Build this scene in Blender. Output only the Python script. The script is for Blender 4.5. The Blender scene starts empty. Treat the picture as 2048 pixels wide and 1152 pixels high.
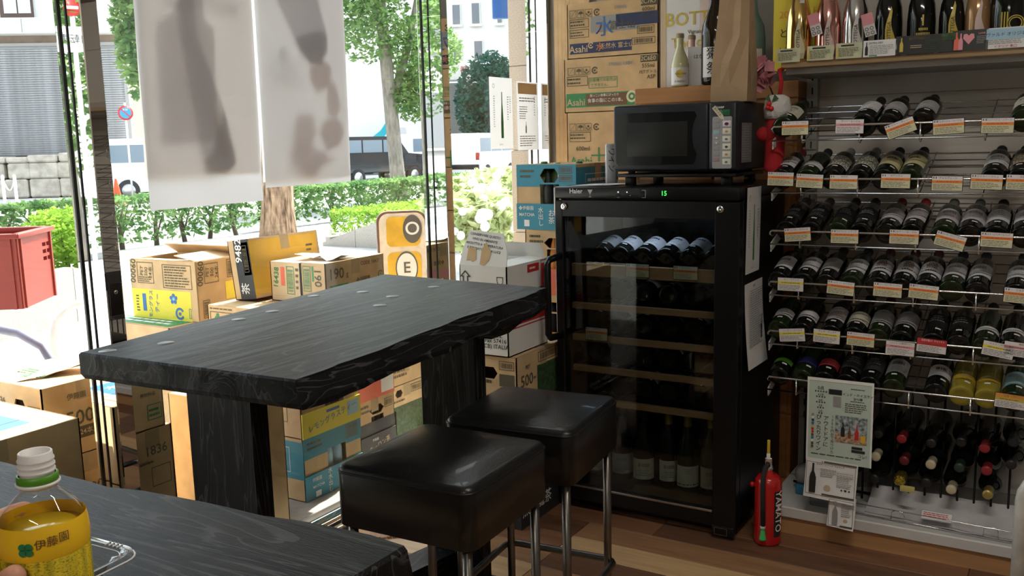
import bpy, bmesh, math, random
from mathutils import Vector, Matrix
random.seed(7)
SC = bpy.context.scene
COL = SC.collection
PI = math.pi

# ------------------------------------------------------------------ camera
F_PX, CX, CY = 1850.0, 1024.0, 576.0
CAM_H = 1.4
_pitch = math.atan((CY - 285.0) / F_PX); _yaw = math.atan(1130.0 / 1850.0); _roll = math.atan(-0.025)
FW = Vector((-math.sin(_yaw) * math.cos(_pitch), math.cos(_yaw) * math.cos(_pitch), -math.sin(_pitch)))
_r0 = Vector((math.cos(_yaw), math.sin(_yaw), 0)); _u0 = _r0.cross(FW)
RT = math.cos(_roll) * _r0 + math.sin(_roll) * _u0
UP = -math.sin(_roll) * _r0 + math.cos(_roll) * _u0
EYE = Vector((0, 0, CAM_H))
cam_data = bpy.data.cameras.new('camera')
cam_data.sensor_width = 36.0; cam_data.sensor_fit = 'HORIZONTAL'
cam_data.lens = F_PX / 2048.0 * 36.0
cam_data.clip_start = 0.02; cam_data.clip_end = 400
cam = bpy.data.objects.new('camera', cam_data); COL.objects.link(cam)
cam.matrix_world = Matrix(((RT.x, UP.x, -FW.x, EYE.x), (RT.y, UP.y, -FW.y, EYE.y), (RT.z, UP.z, -FW.z, EYE.z), (0, 0, 0, 1)))
SC.camera = cam

# measuring helpers: a sight line of the photograph met with a real plane of the shop
def ray(px, py): return (FW * F_PX + RT * (px - CX) - UP * (py - CY)).normalized()
def onx(px, py, x): d = ray(px, py); return EYE + d * (x / d.x)
def ony(px, py, y): d = ray(px, py); return EYE + d * (y / d.y)
def onz(px, py, z): d = ray(px, py); return EYE + d * ((z - CAM_H) / d.z)
def atd(px, py, dist): d = ray(px, py); return EYE + d * (dist / d.dot(FW))

# ------------------------------------------------------------------ light
TO_SUN = Vector((-0.10, 0.62, 0.78)).normalized()
world = bpy.data.worlds.new('sky'); SC.world = world; world.use_nodes = True
wn = world.node_tree; wn.nodes.clear()
sky = wn.nodes.new('ShaderNodeTexSky'); sky.sky_type = 'NISHITA'; sky.sun_disc = False
sky.sun_elevation = math.asin(TO_SUN.z); sky.sun_rotation = math.atan2(TO_SUN.x, TO_SUN.y)
sky.air_density = 1.0; sky.dust_density = 3.0; sky.ozone_density = 1.0
wbg = wn.nodes.new('ShaderNodeBackground'); wbg.inputs['Strength'].default_value = 0.95
wo = wn.nodes.new('ShaderNodeOutputWorld')
whs = wn.nodes.new('ShaderNodeHueSaturation'); whs.inputs['Saturation'].default_value = .38   # pale hazy summer sky
wn.links.new(sky.outputs[0], whs.inputs['Color']); wn.links.new(whs.outputs[0], wbg.inputs[0]); wn.links.new(wbg.outputs[0], wo.inputs[0])
sun_d = bpy.data.lights.new('sun_offscreen', 'SUN'); sun_d.energy = 17.0; sun_d.angle = math.radians(0.6); sun_d.color = (1.0, 0.95, 0.86)
sun = bpy.data.objects.new('sun_offscreen', sun_d); COL.objects.link(sun)
sun.rotation_euler = (-TO_SUN).to_track_quat('-Z', 'Y').to_euler(); sun.location = (-8, 12, 18)
SC.view_settings.view_transform = 'Standard'; SC.view_settings.look = 'None'
SC.view_settings.gamma = 1.0; SC.view_settings.use_curve_mapping = False
SC.view_settings.exposure = 0.0
SC.cycles.use_denoising = True
SC.cycles.max_bounces = 10; SC.cycles.transparent_max_bounces = 24
SC.cycles.sample_clamp_indirect = 6.0
SC.cycles.caustics_reflective = False; SC.cycles.caustics_refractive = False

# ------------------------------------------------------------------ materials
MATS = {}
def _inp(b, *names):
    for n in names:
        if n in b.inputs: return b.inputs[n]
def mat(name, col=(.5, .5, .5), rough=.5, metal=0.0, var=0.0, scale=8.0, bump=0.0, emit=None, estr=0.0,
        trans=0.0, spec=.5, aniso=None, coat=0.0, ior=1.45, col2=None):
    """principled material whose colour is broken up by a noise texture (object coordinates)"""
    if name in MATS: return MATS[name]
    m = bpy.data.materials.new(name); m.use_nodes = True; MATS[name] = m
    nt = m.node_tree; b = nt.nodes['Principled BSDF']
    b.inputs['Roughness'].default_value = rough; b.inputs['Metallic'].default_value = metal
    _inp(b, 'Specular IOR Level', 'Specular').default_value = spec
    b.inputs['IOR'].default_value = ior
    if trans: _inp(b, 'Transmission Weight', 'Transmission').default_value = trans
    if coat: _inp(b, 'Coat Weight', 'Clearcoat').default_value = coat
    c4 = (*col, 1)
    b.inputs['Base Color'].default_value = c4
    tc = nt.nodes.new('ShaderNodeTexCoord'); mp = nt.nodes.new('ShaderNodeMapping')
    nt.links.new(tc.outputs['Object'], mp.inputs['Vector'])
    if aniso: mp.inputs['Scale'].default_value = aniso
    nz = nt.nodes.new('ShaderNodeTexNoise'); nz.inputs['Scale'].default_value = scale; nz.inputs['Detail'].default_value = 4
    nt.links.new(mp.outputs[0], nz.inputs['Vector'])
    if var or col2:
        rp = nt.nodes.new('ShaderNodeValToRGB')
        a = tuple(max(0, x * (1 - var)) for x in col); z = col2 or tuple(min(1, x * (1 + var)) for x in col)
        rp.color_ramp.elements[0].position = .32; rp.color_ramp.elements[1].position = .68
        rp.color_ramp.elements[0].color = (*a, 1); rp.color_ramp.elements[1].color = (*z, 1)
        nt.links.new(nz.outputs['Fac'], rp.inputs[0]); nt.links.new(rp.outputs[0], b.inputs['Base Color'])
    if bump:
        bp = nt.nodes.new('ShaderNodeBump'); bp.inputs['Strength'].default_value = bump; bp.inputs['Distance'].default_value = .01
        nt.links.new(nz.outputs['Fac'], bp.inputs['Height']); nt.links.new(bp.outputs[0], b.inputs['Normal'])
    if emit:
        _inp(b, 'Emission Color', 'Emission').default_value = (*emit, 1); b.inputs['Emission Strength'].default_value = estr
    return m

def glass_mat(name, tint=(1, 1, 1), f0=.04, rough=0.0):
    """thin pane: straight-through light plus a mirror film that grows at grazing angles"""
    if name in MATS: return MATS[name]
    m = bpy.data.materials.new(name); m.use_nodes = True; MATS[name] = m
    nt = m.node_tree; nt.nodes.clear()
    out = nt.nodes.new('ShaderNodeOutputMaterial'); mx = nt.nodes.new('ShaderNodeMixShader')
    tr = nt.nodes.new('ShaderNodeBsdfTransparent'); tr.inputs[0].default_value = (*tint, 1)
    gl = nt.nodes.new('ShaderNodeBsdfGlossy'); gl.inputs['Roughness'].default_value = rough
    lw = nt.nodes.new('ShaderNodeLayerWeight'); lw.inputs[0].default_value = .5
    pw = nt.nodes.new('ShaderNodeMath'); pw.operation = 'POWER'; pw.inputs[1].default_value = 5
    ml = nt.nodes.new('ShaderNodeMath'); ml.operation = 'MULTIPLY_ADD'; ml.inputs[1].default_value = 1 - f0; ml.inputs[2].default_value = f0
    nt.links.new(lw.outputs['Facing'], pw.inputs[0]); nt.links.new(pw.outputs[0], ml.inputs[0]); nt.links.new(ml.outputs[0], mx.inputs[0])
    nt.links.new(tr.outputs[0], mx.inputs[1]); nt.links.new(gl.outputs[0], mx.inputs[2]); nt.links.new(mx.outputs[0], out.inputs[0])
    return m

def paper_mat(name, col, transl=.55, var=.05):
    """thin paper that lets light through"""
    if name in MATS: return MATS[name]
    m = bpy.data.materials.new(name); m.use_nodes = True; MATS[name] = m
    nt = m.node_tree; nt.nodes.clear()
    out = nt.nodes.new('ShaderNodeOutputMaterial'); mx = nt.nodes.new('ShaderNodeMixShader'); mx.inputs[0].default_value = transl
    df = nt.nodes.new('ShaderNodeBsdfDiffuse'); tl = nt.nodes.new('ShaderNodeBsdfTranslucent')
    tc = nt.nodes.new('ShaderNodeTexCoord'); nz = nt.nodes.new('ShaderNodeTexNoise'); nz.inputs['Scale'].default_value = 4
    rp = nt.nodes.new('ShaderNodeValToRGB')
    rp.color_ramp.elements[0].color = (*[c * (1 - var) for c in col], 1); rp.color_ramp.elements[1].color = (*[min(1, c * (1 + var)) for c in col], 1)
    nt.links.new(tc.outputs['Object'], nz.inputs['Vector']); nt.links.new(nz.outputs['Fac'], rp.inputs[0])
    nt.links.new(rp.outputs[0], df.inputs[0]); nt.links.new(rp.outputs[0], tl.inputs[0])
    nt.links.new(df.outputs[0], mx.inputs[1]); nt.links.new(tl.outputs[0], mx.inputs[2]); nt.links.new(mx.outputs[0], out.inputs[0])
    return m

def leaf_mat(name, c1, c2):
    m = paper_mat(name, c1, .45, .0)
    rp = [n for n in m.node_tree.nodes if n.type == 'VALTORGB'][0]
    rp.color_ramp.elements[0].color = (*c1, 1); rp.color_ramp.elements[1].color = (*c2, 1)
    rp.color_ramp.elements[0].position = .35; rp.color_ramp.elements[1].position = .65
    return m

def dark_wood(name, c1=(.0075, .0075, .0078), c2=(.05, .05, .052), axis=1):
    """black-stained cedar: long grain lines paler than the ground, a few knots"""
    if name in MATS: return MATS[name]
    m = bpy.data.materials.new(name); m.use_nodes = True; MATS[name] = m
    nt = m.node_tree; b = nt.nodes['Principled BSDF']
    tc = nt.nodes.new('ShaderNodeTexCoord'); mp = nt.nodes.new('ShaderNodeMapping')
    sc = [7.0, 7.0, 7.0]; sc[axis] = .75; mp.inputs['Scale'].default_value = sc
    nt.links.new(tc.outputs['Object'], mp.inputs[0])
    nz = nt.nodes.new('ShaderNodeTexNoise'); nz.inputs['Scale'].default_value = 1.6; nz.inputs['Detail'].default_value = 3; nz.inputs['Distortion'].default_value = .8
    nt.links.new(mp.outputs[0], nz.inputs['Vector'])
    ml = nt.nodes.new('ShaderNodeMath'); ml.operation = 'MULTIPLY'; ml.inputs[1].default_value = 10
    nt.links.new(nz.outputs['Fac'], ml.inputs[0])
    fr = nt.nodes.new('ShaderNodeMath'); fr.operation = 'FRACT'; nt.links.new(ml.outputs[0], fr.inputs[0])
    rp = nt.nodes.new('ShaderNodeValToRGB')
    e = rp.color_ramp.elements; e[0].position = 0; e[0].color = (*c1, 1); e[1].position = 1.0; e[1].color = (*c1, 1)
    k = e.new(.80); k.color = (*[x * 1.25 for x in c1], 1); k = e.new(.945); k.color = (*c2, 1); k = e.new(.985); k.color = (*c2, 1)
    nt.links.new(fr.outputs[0], rp.inputs[0]); nt.links.new(rp.outputs[0], b.inputs['Base Color'])
    fine = nt.nodes.new('ShaderNodeTexNoise'); fine.inputs['Scale'].default_value = 60
    nt.links.new(mp.outputs[0], fine.inputs['Vector'])
    bp = nt.nodes.new('ShaderNodeBump'); bp.inputs['Strength'].default_value = .25; bp.inputs['Distance'].default_value = .004
    ad = nt.nodes.new('ShaderNodeMath'); ad.operation = 'ADD'; nt.links.new(fine.outputs['Fac'], ad.inputs[0]); nt.links.new(fr.outputs[0], ad.inputs[1])
    nt.links.new(ad.outputs[0], bp.inputs['Height']); nt.links.new(bp.outputs[0], b.inputs['Normal'])
    b.inputs['Roughness'].default_value = .42; _inp(b, 'Specular IOR Level', 'Specular').default_value = .12
    return m

# ------------------------------------------------------------------ mesh helpers
def new_mesh(name, verts, faces, smooth=False):
    me = bpy.data.meshes.new(name); me.from_pydata([tuple(v) for v in verts], [], faces); me.update()
    if smooth:
        for p in me.polygons: p.use_smooth = True
    return me
class MB:
    """collects shapes of one part"""
    def __init__(s): s.v = []; s.f = []; s.sm = []
    def add(s, vs, fs, smooth=False, mtx=None):
        k = len(s.v); s.v += [(mtx @ Vector(v)) if mtx else Vector(v) for v in vs]
        s.f += [tuple(k + i for i in f) for f in fs]; s.sm += [smooth] * len(fs); return s
    def box(s, x0, x1, y0, y1, z0, z1, mtx=None):
        return s.add([(x0, y0, z0), (x1, y0, z0), (x1, y1, z0), (x0, y1, z0), (x0, y0, z1), (x1, y0, z1), (x1, y1, z1), (x0, y1, z1)],
                     [(3, 2, 1, 0), (4, 5, 6, 7), (0, 1, 5, 4), (1, 2, 6, 5), (2, 3, 7, 6), (3, 0, 4, 7)], mtx=mtx)
    def rbox(s, x0, x1, y0, y1, z0, z1, r, seg=2, mtx=None, smooth=True):
        bm = bmesh.new(); bmesh.ops.create_cube(bm, size=1)
        for v in bm.verts: v.co = ((x0 + x1) / 2 + v.co.x * (x1 - x0), (y0 + y1) / 2 + v.co.y * (y1 - y0), (z0 + z1) / 2 + v.co.z * (z1 - z0))
        bmesh.ops.bevel(bm, geom=bm.edges[:], offset=r, segments=seg, profile=.5, affect='EDGES')
        bm.verts.index_update(); vs = [v.co.copy() for v in bm.verts]; fs = [tuple(v.index for v in f.verts) for f in bm.faces]; bm.free()
        return s.add(vs, fs, smooth, mtx)
    def lathe(s, prof, seg=20, mtx=None, a0=0, a1=2 * PI, smooth=True, caps=True):
        full = abs(a1 - a0 - 2 * PI) < 1e-6; n = seg if full else seg + 1
        vs = []; fs = []
        for r, z in prof:
            for i in range(n):
                a = a0 + (a1 - a0) * i / seg; vs.append((r * math.cos(a), r * math.sin(a), z))
        for j in range(len(prof) - 1):
            for i in range(seg):
                i2 = (i + 1) % n
                fs.append((j * n + i, j * n + i2, (j + 1) * n + i2, (j + 1) * n + i))
        if full and caps:
            if prof[0][0] > 1e-5: fs.append(tuple(reversed(range(n))))
            if prof[-1][0] > 1e-5: fs.append(tuple((len(prof) - 1) * n + i for i in range(n)))
        return s.add(vs, fs, smooth, mtx)
    def tube(s, pts, r, seg=8, closed=False, rads=None, smooth=True):
        pts = [Vector(p) for p in pts]; n = len(pts); vs = []; fs = []
        up = Vector((0, 0, 1)); prev = None
        for i, p in enumerate(pts):
            a = pts[(i - 1) % n] if (closed or i) else p; b = pts[(i + 1) % n] if (closed or i < n - 1) else p
            t = (b - a).normalized()
            if prev is None:
                x = t.cross(up)
                if x.length < .05: x = t.cross(Vector((1, 0, 0)))
            else: x = prev - t * prev.dot(t)
            x.normalize(); prev = x; y = t.cross(x); rr = rads[i] if rads else r
            for k in range(seg):
                an = 2 * PI * k / seg; vs.append(p + x * (rr * math.cos(an)) + y * (rr * math.sin(an)))
        m = n if closed else n - 1
        for i in range(m):
            for k in range(seg):
                fs.append((i * seg + k, i * seg + (k + 1) % seg, ((i + 1) % n) * seg + (k + 1) % seg, ((i + 1) % n) * seg + k))
        if not closed: fs.append(tuple(reversed(range(seg)))); fs.append(tuple((n - 1) * seg + k for k in range(seg)))
        return s.add(vs, fs, smooth)
    def prism(s, poly, z0, z1, mtx=None, smooth=False):
        n = len(poly); vs = [(x, y, z0) for x, y in poly] + [(x, y, z1) for x, y in poly]
        fs = [tuple(reversed(range(n))), tuple(range(n, 2 * n))] + [(i, (i + 1) % n, n + (i + 1) % n, n + i) for i in range(n)]
        return s.add(vs, fs, smooth, mtx)
    def ball(s, c, r, seg=12, rings=8, sc=(1, 1, 1)):
        prof = [(math.sin(PI * i / rings) * 1, -math.cos(PI * i / rings)) for i in range(rings + 1)]
        return s.lathe(prof, seg, Matrix.Translation(c) @ Matrix.Diagonal((r * sc[0], r * sc[1], r * sc[2], 1)), caps=False)
    def mesh(s, name):
        me = bpy.data.meshes.new(name); me.from_pydata([tuple(v) for v in s.v], [], s.f)
        me.polygons.foreach_set('use_smooth', s.sm); me.update(); return me
def obj(name, geo, m, parent=None, loc=None, rot=None, mtx=None):
    me = geo.mesh(name) if isinstance(geo, MB) else geo
    o = bpy.data.objects.new(name, me); COL.objects.link(o)
    if m is not None and not len(me.materials): me.materials.append(m)
    if parent is not None: o.parent = parent
    if mtx is not None: o.matrix_local = mtx
    if loc is not None: o.location = loc
    if rot is not None: o.rotation_euler = rot
    return o
def tag(o, label, cat, group=None):
    o['label'] = label; o['category'] = cat
    if group: o['group'] = group
    return o
def thing(name, label, cat, loc=(0, 0, 0), rotz=0.0, group=None):
    o = bpy.data.objects.new(name, None); COL.objects.link(o); o.location = loc; o.rotation_euler = (0, 0, rotz)
    o.empty_display_size = .05
    return tag(o, label, cat, group)
def struct(o): o['kind'] = 'structure'; return o

# text is collected and turned into meshes in one go at the end
TEXTS = []
def text(body, size, m, parent, mtx, ax='CENTER', name='lettering', spacing=1.0, squeeze=1.0):
    TEXTS.append((body, size, m, parent, mtx @ Matrix.Diagonal((squeeze, 1, 1, 1)), ax, name, spacing))
def flush_texts():
    tmp = {}; made = []
    for body, size, m, parent, mtx, ax, name, sp in TEXTS:
        key = (body, round(size, 5), ax, sp)
        if key in tmp: continue
        cu = bpy.data.curves.new('glyphs', 'FONT'); cu.body = body; cu.size = size; cu.align_x = ax; cu.align_y = 'CENTER'
        cu.resolution_u = 5 if size > .08 else 2; cu.space_line = sp; cu.offset = size * (.011 if body.isascii() else .003)
        o = bpy.data.objects.new('glyphs', cu); COL.objects.link(o); tmp[key] = o
    dg = bpy.context.evaluated_depsgraph_get(); meshes = {}
    for key, o in tmp.items():
        meshes[key] = bpy.data.meshes.new_from_object(o.evaluated_get(dg))
    for o in tmp.values():
        cu = o.data; bpy.data.objects.remove(o); bpy.data.curves.remove(cu)
    for body, size, m, parent, mtx, ax, name, sp in TEXTS:
        me = meshes[(body, round(size, 5), ax, sp)]
        if len(me.materials) and me.materials[0] is not m: me = me.copy(); me.materials.clear()
        if not len(me.materials): me.materials.append(m)
        o = bpy.data.objects.new(name, me); COL.objects.link(o); o.parent = parent; o.matrix_local = mtx
def frame_mtx(o, u, v):
    u = Vector(u).normalized(); v = Vector(v).normalized(); n = u.cross(v); o = Vector(o)
    return Matrix(((u.x, v.x, n.x, o.x), (u.y, v.y, n.y, o.y), (u.z, v.z, n.z, o.z), (0, 0, 0, 1)))
def print_lines(mb, mtx, u0, v0, u1, v1, n, thick=.5, gap=.0006, rnd=None):
    """rows of tiny dashes standing for fine print, one word after the other"""
    r = rnd or random; h = (v1 - v0) / n
    for i in range(n):
        v = v1 - (i + .5) * h; u = u0; end = u1 - (u1 - u0) * r.uniform(0, .3)
        while u < end:
            w = (u1 - u0) * r.uniform(.06, .2); e = min(u + w, end)
            mb.add([(u, v - h * thick / 2, gap), (e, v - h * thick / 2, gap), (e, v + h * thick / 2, gap), (u, v + h * thick / 2, gap)], [(0, 1, 2, 3)], mtx=mtx)
            u = e + (u1 - u0) * .025
def flat(mb, mtx, u0, v0, u1, v1, gap=.0004):
    return mb.add([(u0, v0, gap), (u1, v0, gap), (u1, v1, gap), (u0, v1, gap)], [(0, 1, 2, 3)], mtx=mtx)
def outline(mb, mtx, u0, v0, u1, v1, t, gap=.0006):
    flat(mb, mtx, u0, v0, u1, v0 + t, gap); flat(mb, mtx, u0, v1 - t, u1, v1, gap)
    flat(mb, mtx, u0, v0 + t, u0 + t, v1 - t, gap); flat(mb, mtx, u1 - t, v0 + t, u1, v1 - t, gap)
def disc(mb, mtx, u, v, r0, r1, gap=.0006, seg=20, a0=0, a1=2 * PI, sy=1.0):
    vs = []; fs = []
    for i in range(seg + 1):
        a = a0 + (a1 - a0) * i / seg
        vs += [(u + r0 * math.cos(a), v + r0 * sy * math.sin(a), gap), (u + r1 * math.cos(a), v + r1 * sy * math.sin(a), gap)]
    for i in range(seg): fs.append((2 * i, 2 * i + 1, 2 * i + 3, 2 * i + 2))
    mb.add(vs, fs, mtx=mtx)

M = mat
BLK = M('ink_black', (.02, .02, .02), .6)
WHT = M('print_white', (.8, .8, .78), .6)
CARD = M('cardboard', (.60, .415, .225), .85, var=.10, scale=14, bump=.05)
CARD2 = M('cardboard_pale', (.64, .48, .29), .85, var=.08, scale=14)
CARD_W = M('cardboard_white', (.78, .77, .74), .7, var=.04, scale=10)
TAPE = M('packing_tape', (.46, .34, .2), .25)
STEEL = M('mirror_steel', (.80, .80, .79), .012, 1.0)
BRUSH = M('brushed_steel', (.45, .43, .40), .3, 1.0, var=.1, scale=30)
CHROME = M('chrome_wire', (.75, .75, .75), .18, 1.0)
BLACKM = M('black_enamel', (.006, .006, .0065), .3, spec=.35)
BLACKP = M('black_plastic', (.008, .008, .009), .4, var=.1, spec=.4)
RUBBER = M('rubber', (.02, .02, .02), .8)
PAPER = M('paper_white', (.74, .73, .74), .8, var=.03)
INKS = {'k': BLK, 'w': WHT, 'blue': M('print_blue', (.05, .16, .42), .6), 'navy': M('print_navy', (.03, .04, .10), .6), 'cyan': M('print_cyan', (.04, .25, .35), .6),
        'green': M('print_green', (.05, .25, .09), .6), 'yellow': M('print_yellow', (.78, .66, .06), .6), 'red': M('print_red', (.55, .03, .03), .6),
        'coral': M('print_coral', (.72, .16, .10), .6), 'orange': M('print_orange', (.75, .26, .05), .6), 'gold': M('print_gold', (.6, .45, .08), .35),
        'brown': M('print_brown', (.16, .08, .035), .6), 'amber': M('print_amber', (.72, .43, .05), .6), 'grey': M('print_grey', (.3, .3, .3), .6), 'dkg': M('print_dark_green', (.035, .075, .03), .6, var=.5, scale=60),
        'photo': M('print_photo', (.07, .12, .16), .6, scale=90, col2=(.50, .56, .55), var=.3), 'photo2': M('print_photo_warm', (.22, .10, .07), .6, scale=110, col2=(.66, .46, .30), var=.3), 'pale': M('print_pale', (.72, .68, .46), .7), 'pink': M('print_pink', (.75, .3, .36), .6), 'beige': M('print_beige', (.62, .47, .30), .7),
        'kg': M('print_card_ink', (.10, .085, .05), .7), 'lb': M('print_light_blue', (.35, .55, .7), .6), 'slate': M('print_slate', (.022, .024, .027), .5, var=.2)}
# ------------------------------------------------------------------ the shop shell
GX = -2.25          # plane of the shop window
ROOM_X1, ROOM_Y0, ROOM_Y1, ROOM_Z = 1.7, -1.7, 4.1, 2.7
wallm = M('wall_grey', (.40, .38, .35), .85, var=.05, scale=3)
floor_b = MB().box(GX - .02, ROOM_X1, ROOM_Y0, ROOM_Y1, -.12, -.012)
floor = struct(obj('floor', floor_b, M('floor_screed', (.24, .18, .12), .8, var=.1)))
plank_cols = [M('plank_light', (.52, .33, .165), .42, var=.14, scale=5, aniso=(.7, 9, 9)), M('plank_dark', (.14, .068, .037), .4, var=.25, scale=5, aniso=(.7, 9, 9)),
              M('plank_mid', (.30, .16, .078), .42, var=.2, scale=5, aniso=(.7, 9, 9)), M('plank_red', (.21, .10, .052), .42, var=.2, scale=5, aniso=(.7, 9, 9))]
PW = .132; rnd = random.Random(5); pm = {}
y = ROOM_Y0; row = 0
while y < ROOM_Y1 - .01:
    x = GX + .03; first = True; last = -1
    while x < ROOM_X1 - .01:
        L = rnd.choice([.5, .75, 1.0]) if first else 1.0
        first = False; e = min(x + L, ROOM_X1); w = min(PW, ROOM_Y1 - y)
        key = (round(e - x, 2), round(w, 3))
        ci = rnd.choice([k for k in (0, 0, 1, 1, 2, 3) if k != last]); last = ci
        if (key, ci) not in pm:
            me = MB().rbox(0, e - x - .002, 0, w - .002, -.014, 0, .0012, 1, smooth=False).mesh('plank'); me.materials.append(plank_cols[ci]); pm[(key, ci)] = me
        obj('plank', pm[(key, ci)], None, floor, loc=(x, y, 0))
        x = e
    y += PW; row += 1
struct(obj('wall_back', MB().box(GX, ROOM_X1 + .1, ROOM_Y1, ROOM_Y1 + .12, -.1, ROOM_Z), wallm))
struct(obj('wall_right', MB().box(ROOM_X1, ROOM_X1 + .1, ROOM_Y0, ROOM_Y1, -.1, ROOM_Z), wallm))
struct(obj('wall_front', MB().box(GX - .1, ROOM_X1 + .1, ROOM_Y0 - .1, ROOM_Y0, -.1, ROOM_Z), wallm))
struct(obj('ceiling', MB().box(GX - .3, ROOM_X1 + .1, ROOM_Y0 - .1, ROOM_Y1 + .12, ROOM_Z, ROOM_Z + .1), M('ceiling_white', (.60, .60, .57), .9)))
# facade above the window: a lintel box, plus unseen wall added to block fill light
struct(obj('wall_left_light_block', MB().box(GX - .30, GX + .04, ROOM_Y0 - .1, ROOM_Y1 + .12, 2.42, ROOM_Z).box(GX - .30, GX + .04, ROOM_Y0 - .1, .72, -.1, 2.42), M('lintel', (.3, .29, .28), .7, var=.1)))
glass = glass_mat('shop_glass', (.93, .96, .95), .04)
bays = [(.72, 1.557), (1.609, 3.179), (3.227, 4.07)]
for i, (a, b) in enumerate(bays):
    w = struct(obj('window_%d' % (i + 1), MB().box(GX - .064, GX - .056, a, b, .03, 2.42), glass))
    obj('bottom_rail', MB().rbox(GX - .085, GX - .035, a, b, 0, .035, .004).rbox(GX - .022, GX + .0, a, b, 0, .014, .003), STEEL, w)
    obj('top_rail', MB().box(GX - .08, GX - .04, a, b, 2.38, 2.42), BRUSH, w)
for i, (a, b) in enumerate([(1.557, 1.609), (3.179, 3.227), (4.07, 4.10)]):
    t = struct(obj('trim_%d' % (i + 1), MB().rbox(GX - .062, GX, a, b, 0, 2.44, .0025, 1, smooth=False), STEEL))
    obj('cover_strip', MB().rbox(GX - .125, GX - .064, a + .004, b - .004, 0, 2.44, .004, 1, smooth=False), STEEL, t)
    obj('gasket', MB().box(GX - .0655, GX - .0605, a - .0025, b + .0005, .02, 2.42), RUBBER, t)
    obj('gasket', MB().box(GX - .105, GX - .098, a - .001, a + .006, .02, 2.42), BLACKM, t)
    if i == 0:
        lp = obj('lock_plate', MB().rbox(GX, GX + .004, a + .006, b - .006, .955, 1.045, .0015), M('dark_bronze', (.06, .055, .05), .3, .8), t)
        obj('keyhole', MB().lathe([(.006, 0), (.006, .003), (.003, .004)], 12, frame_mtx((GX + .004, a + .024, 1.02), (0, 1, 0), (0, 0, 1))), CHROME, t)
# ceiling lamps: slim fluorescent battens over the aisle and the wine rack
def batten(x, y, L, w, rot, label):
    t = thing('ceiling_lamp', label, 'lamp', (x, y, ROOM_Z), rot, 'fluorescent battens on the ceiling')
    obj('housing', MB().rbox(-L / 2, L / 2, -.05, .05, -.05, 0, .008), M('lamp_housing', (.7, .7, .7), .5), t)
    obj('tube', MB().lathe([(.014, -L / 2 + .03), (.014, L / 2 - .03)], 12, Matrix.Translation((0, 0, -.066)) @ Matrix.Rotation(PI / 2, 4, 'Y')),
        M('lamp_tube', (.85, .85, .85), .4), t)
    ld = bpy.data.lights.new('ceiling_tube_offscreen', 'AREA'); ld.shape = 'RECTANGLE'; ld.size = L - .06; ld.size_y = .05; ld.energy = w; ld.color = (1, .93, .82)
    lo = bpy.data.objects.new('ceiling_tube_offscreen', ld); COL.objects.link(lo); lo.parent = t; lo.location = (0, 0, -.085)
batten(.0, 1.45, 1.2, 22, 0, 'white fluorescent ceiling batten above the stools and rack aisle')
batten(.3, -1.1, 1.2, 20, 0, 'white fluorescent ceiling batten near the front wall')

# ------------------------------------------------------------------ pavement, road, pier
rnd = random.Random(3)
conc = M('pavement_base', (.42, .41, .40), .9, var=.1)
pav = struct(obj('pavement', MB().box(-11.4, GX - .02, -20, 40, -.25, -.02), conc))
slab_m = [M('slab_a', (.50, .49, .48), .8, var=.08, scale=20), M('slab_b', (.45, .44, .44), .8, var=.08, scale=20), M('slab_c', (.55, .54, .52), .8, var=.08, scale=20)]
sm = {}
for c in range(3):
    me = MB().rbox(0, .594, 0, .444, -.03, 0, .004, 1, smooth=False).mesh('paving_slab'); me.materials.append(slab_m[c]); sm[c] = me
for i in range(14):
    for j in range(20):
        xx = GX - .66 - i * .6; yy = 1.0 + j * .45 + (.22 if i % 2 else 0) + i * .25
        if xx < -11.3: continue
        obj('paving_slab', sm[rnd.randrange(3)], None, pav, loc=(xx, yy, 0))
struct(obj('road', MB().box(-27, -11.4, -60, 90, -.3, -.10), M('asphalt', (.22, .22, .22), .9, var=.15, scale=60)))
struct(obj('road_kerb', MB().rbox(-11.55, -11.35, -20, 40, -.2, .03, .02), M('kerb_stone', (.5, .5, .48), .8, var=.1)))
struct(obj('far_pavement', MB().box(-75, -27, -60, 90, -.3, -.02), M('far_concrete', (.50, .49, .48), .9, var=.05)))
# speckled granite pier at the end of the window
granite = M('pink_granite', (.66, .56, .47), .5, var=.0, scale=170, col2=(.48, .39, .31))
def pier():
    o = struct(obj('wall_pier', MB().box(-2.475, -2.262, 4.115, 4.66, -.1, 2.9), M('pier_core', (.45, .42, .38), .9)))
    z = -.1
    zs = [-.1, .52, .94, 1.36, 1.78, 2.2, 2.62]
    for a, b in zip(zs, zs[1:]):
        obj('granite_block', MB().rbox(-2.49, -2.252, 4.10, 4.675, a + .0015, b - .0015, .003, 1, smooth=False), granite, o)
pier()
# ------------------------------------------------------------------ planting
def leaf_mesh(name, pts, size, m, rnd, flat_up=.3):
    n = len(pts); vs = []; fs = []
    for p in pts:
        s = size * rnd.uniform(.6, 1.3)
        d = Vector((rnd.gauss(0, 1), rnd.gauss(0, 1), rnd.gauss(0, .6))).normalized()
        q = d.cross(Vector((rnd.gauss(0, 1), rnd.gauss(0, 1), rnd.gauss(0, 1)))).normalized()
        k = len(vs); p = Vector(p)
        vs += [p - d * s, p + q * s * .45, p + d * s, p - q * s * .45]; fs.append((k, k + 1, k + 2, k + 3))
    return new_mesh(name, vs, fs)
LEAF_H = leaf_mat('hedge_leaf', (.08, .17, .06), (.24, .38, .14))
LEAF_B = leaf_mat('box_leaf', (.16, .30, .04), (.34, .52, .08))
LEAF_T = leaf_mat('tree_leaf', (.10, .20, .07), (.28, .42, .15))
LEAF_Y = leaf_mat('young_leaf', (.34, .42, .18), (.60, .66, .36))
TWIG = M('twig', (.11, .085, .06), .9, var=.2)
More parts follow.
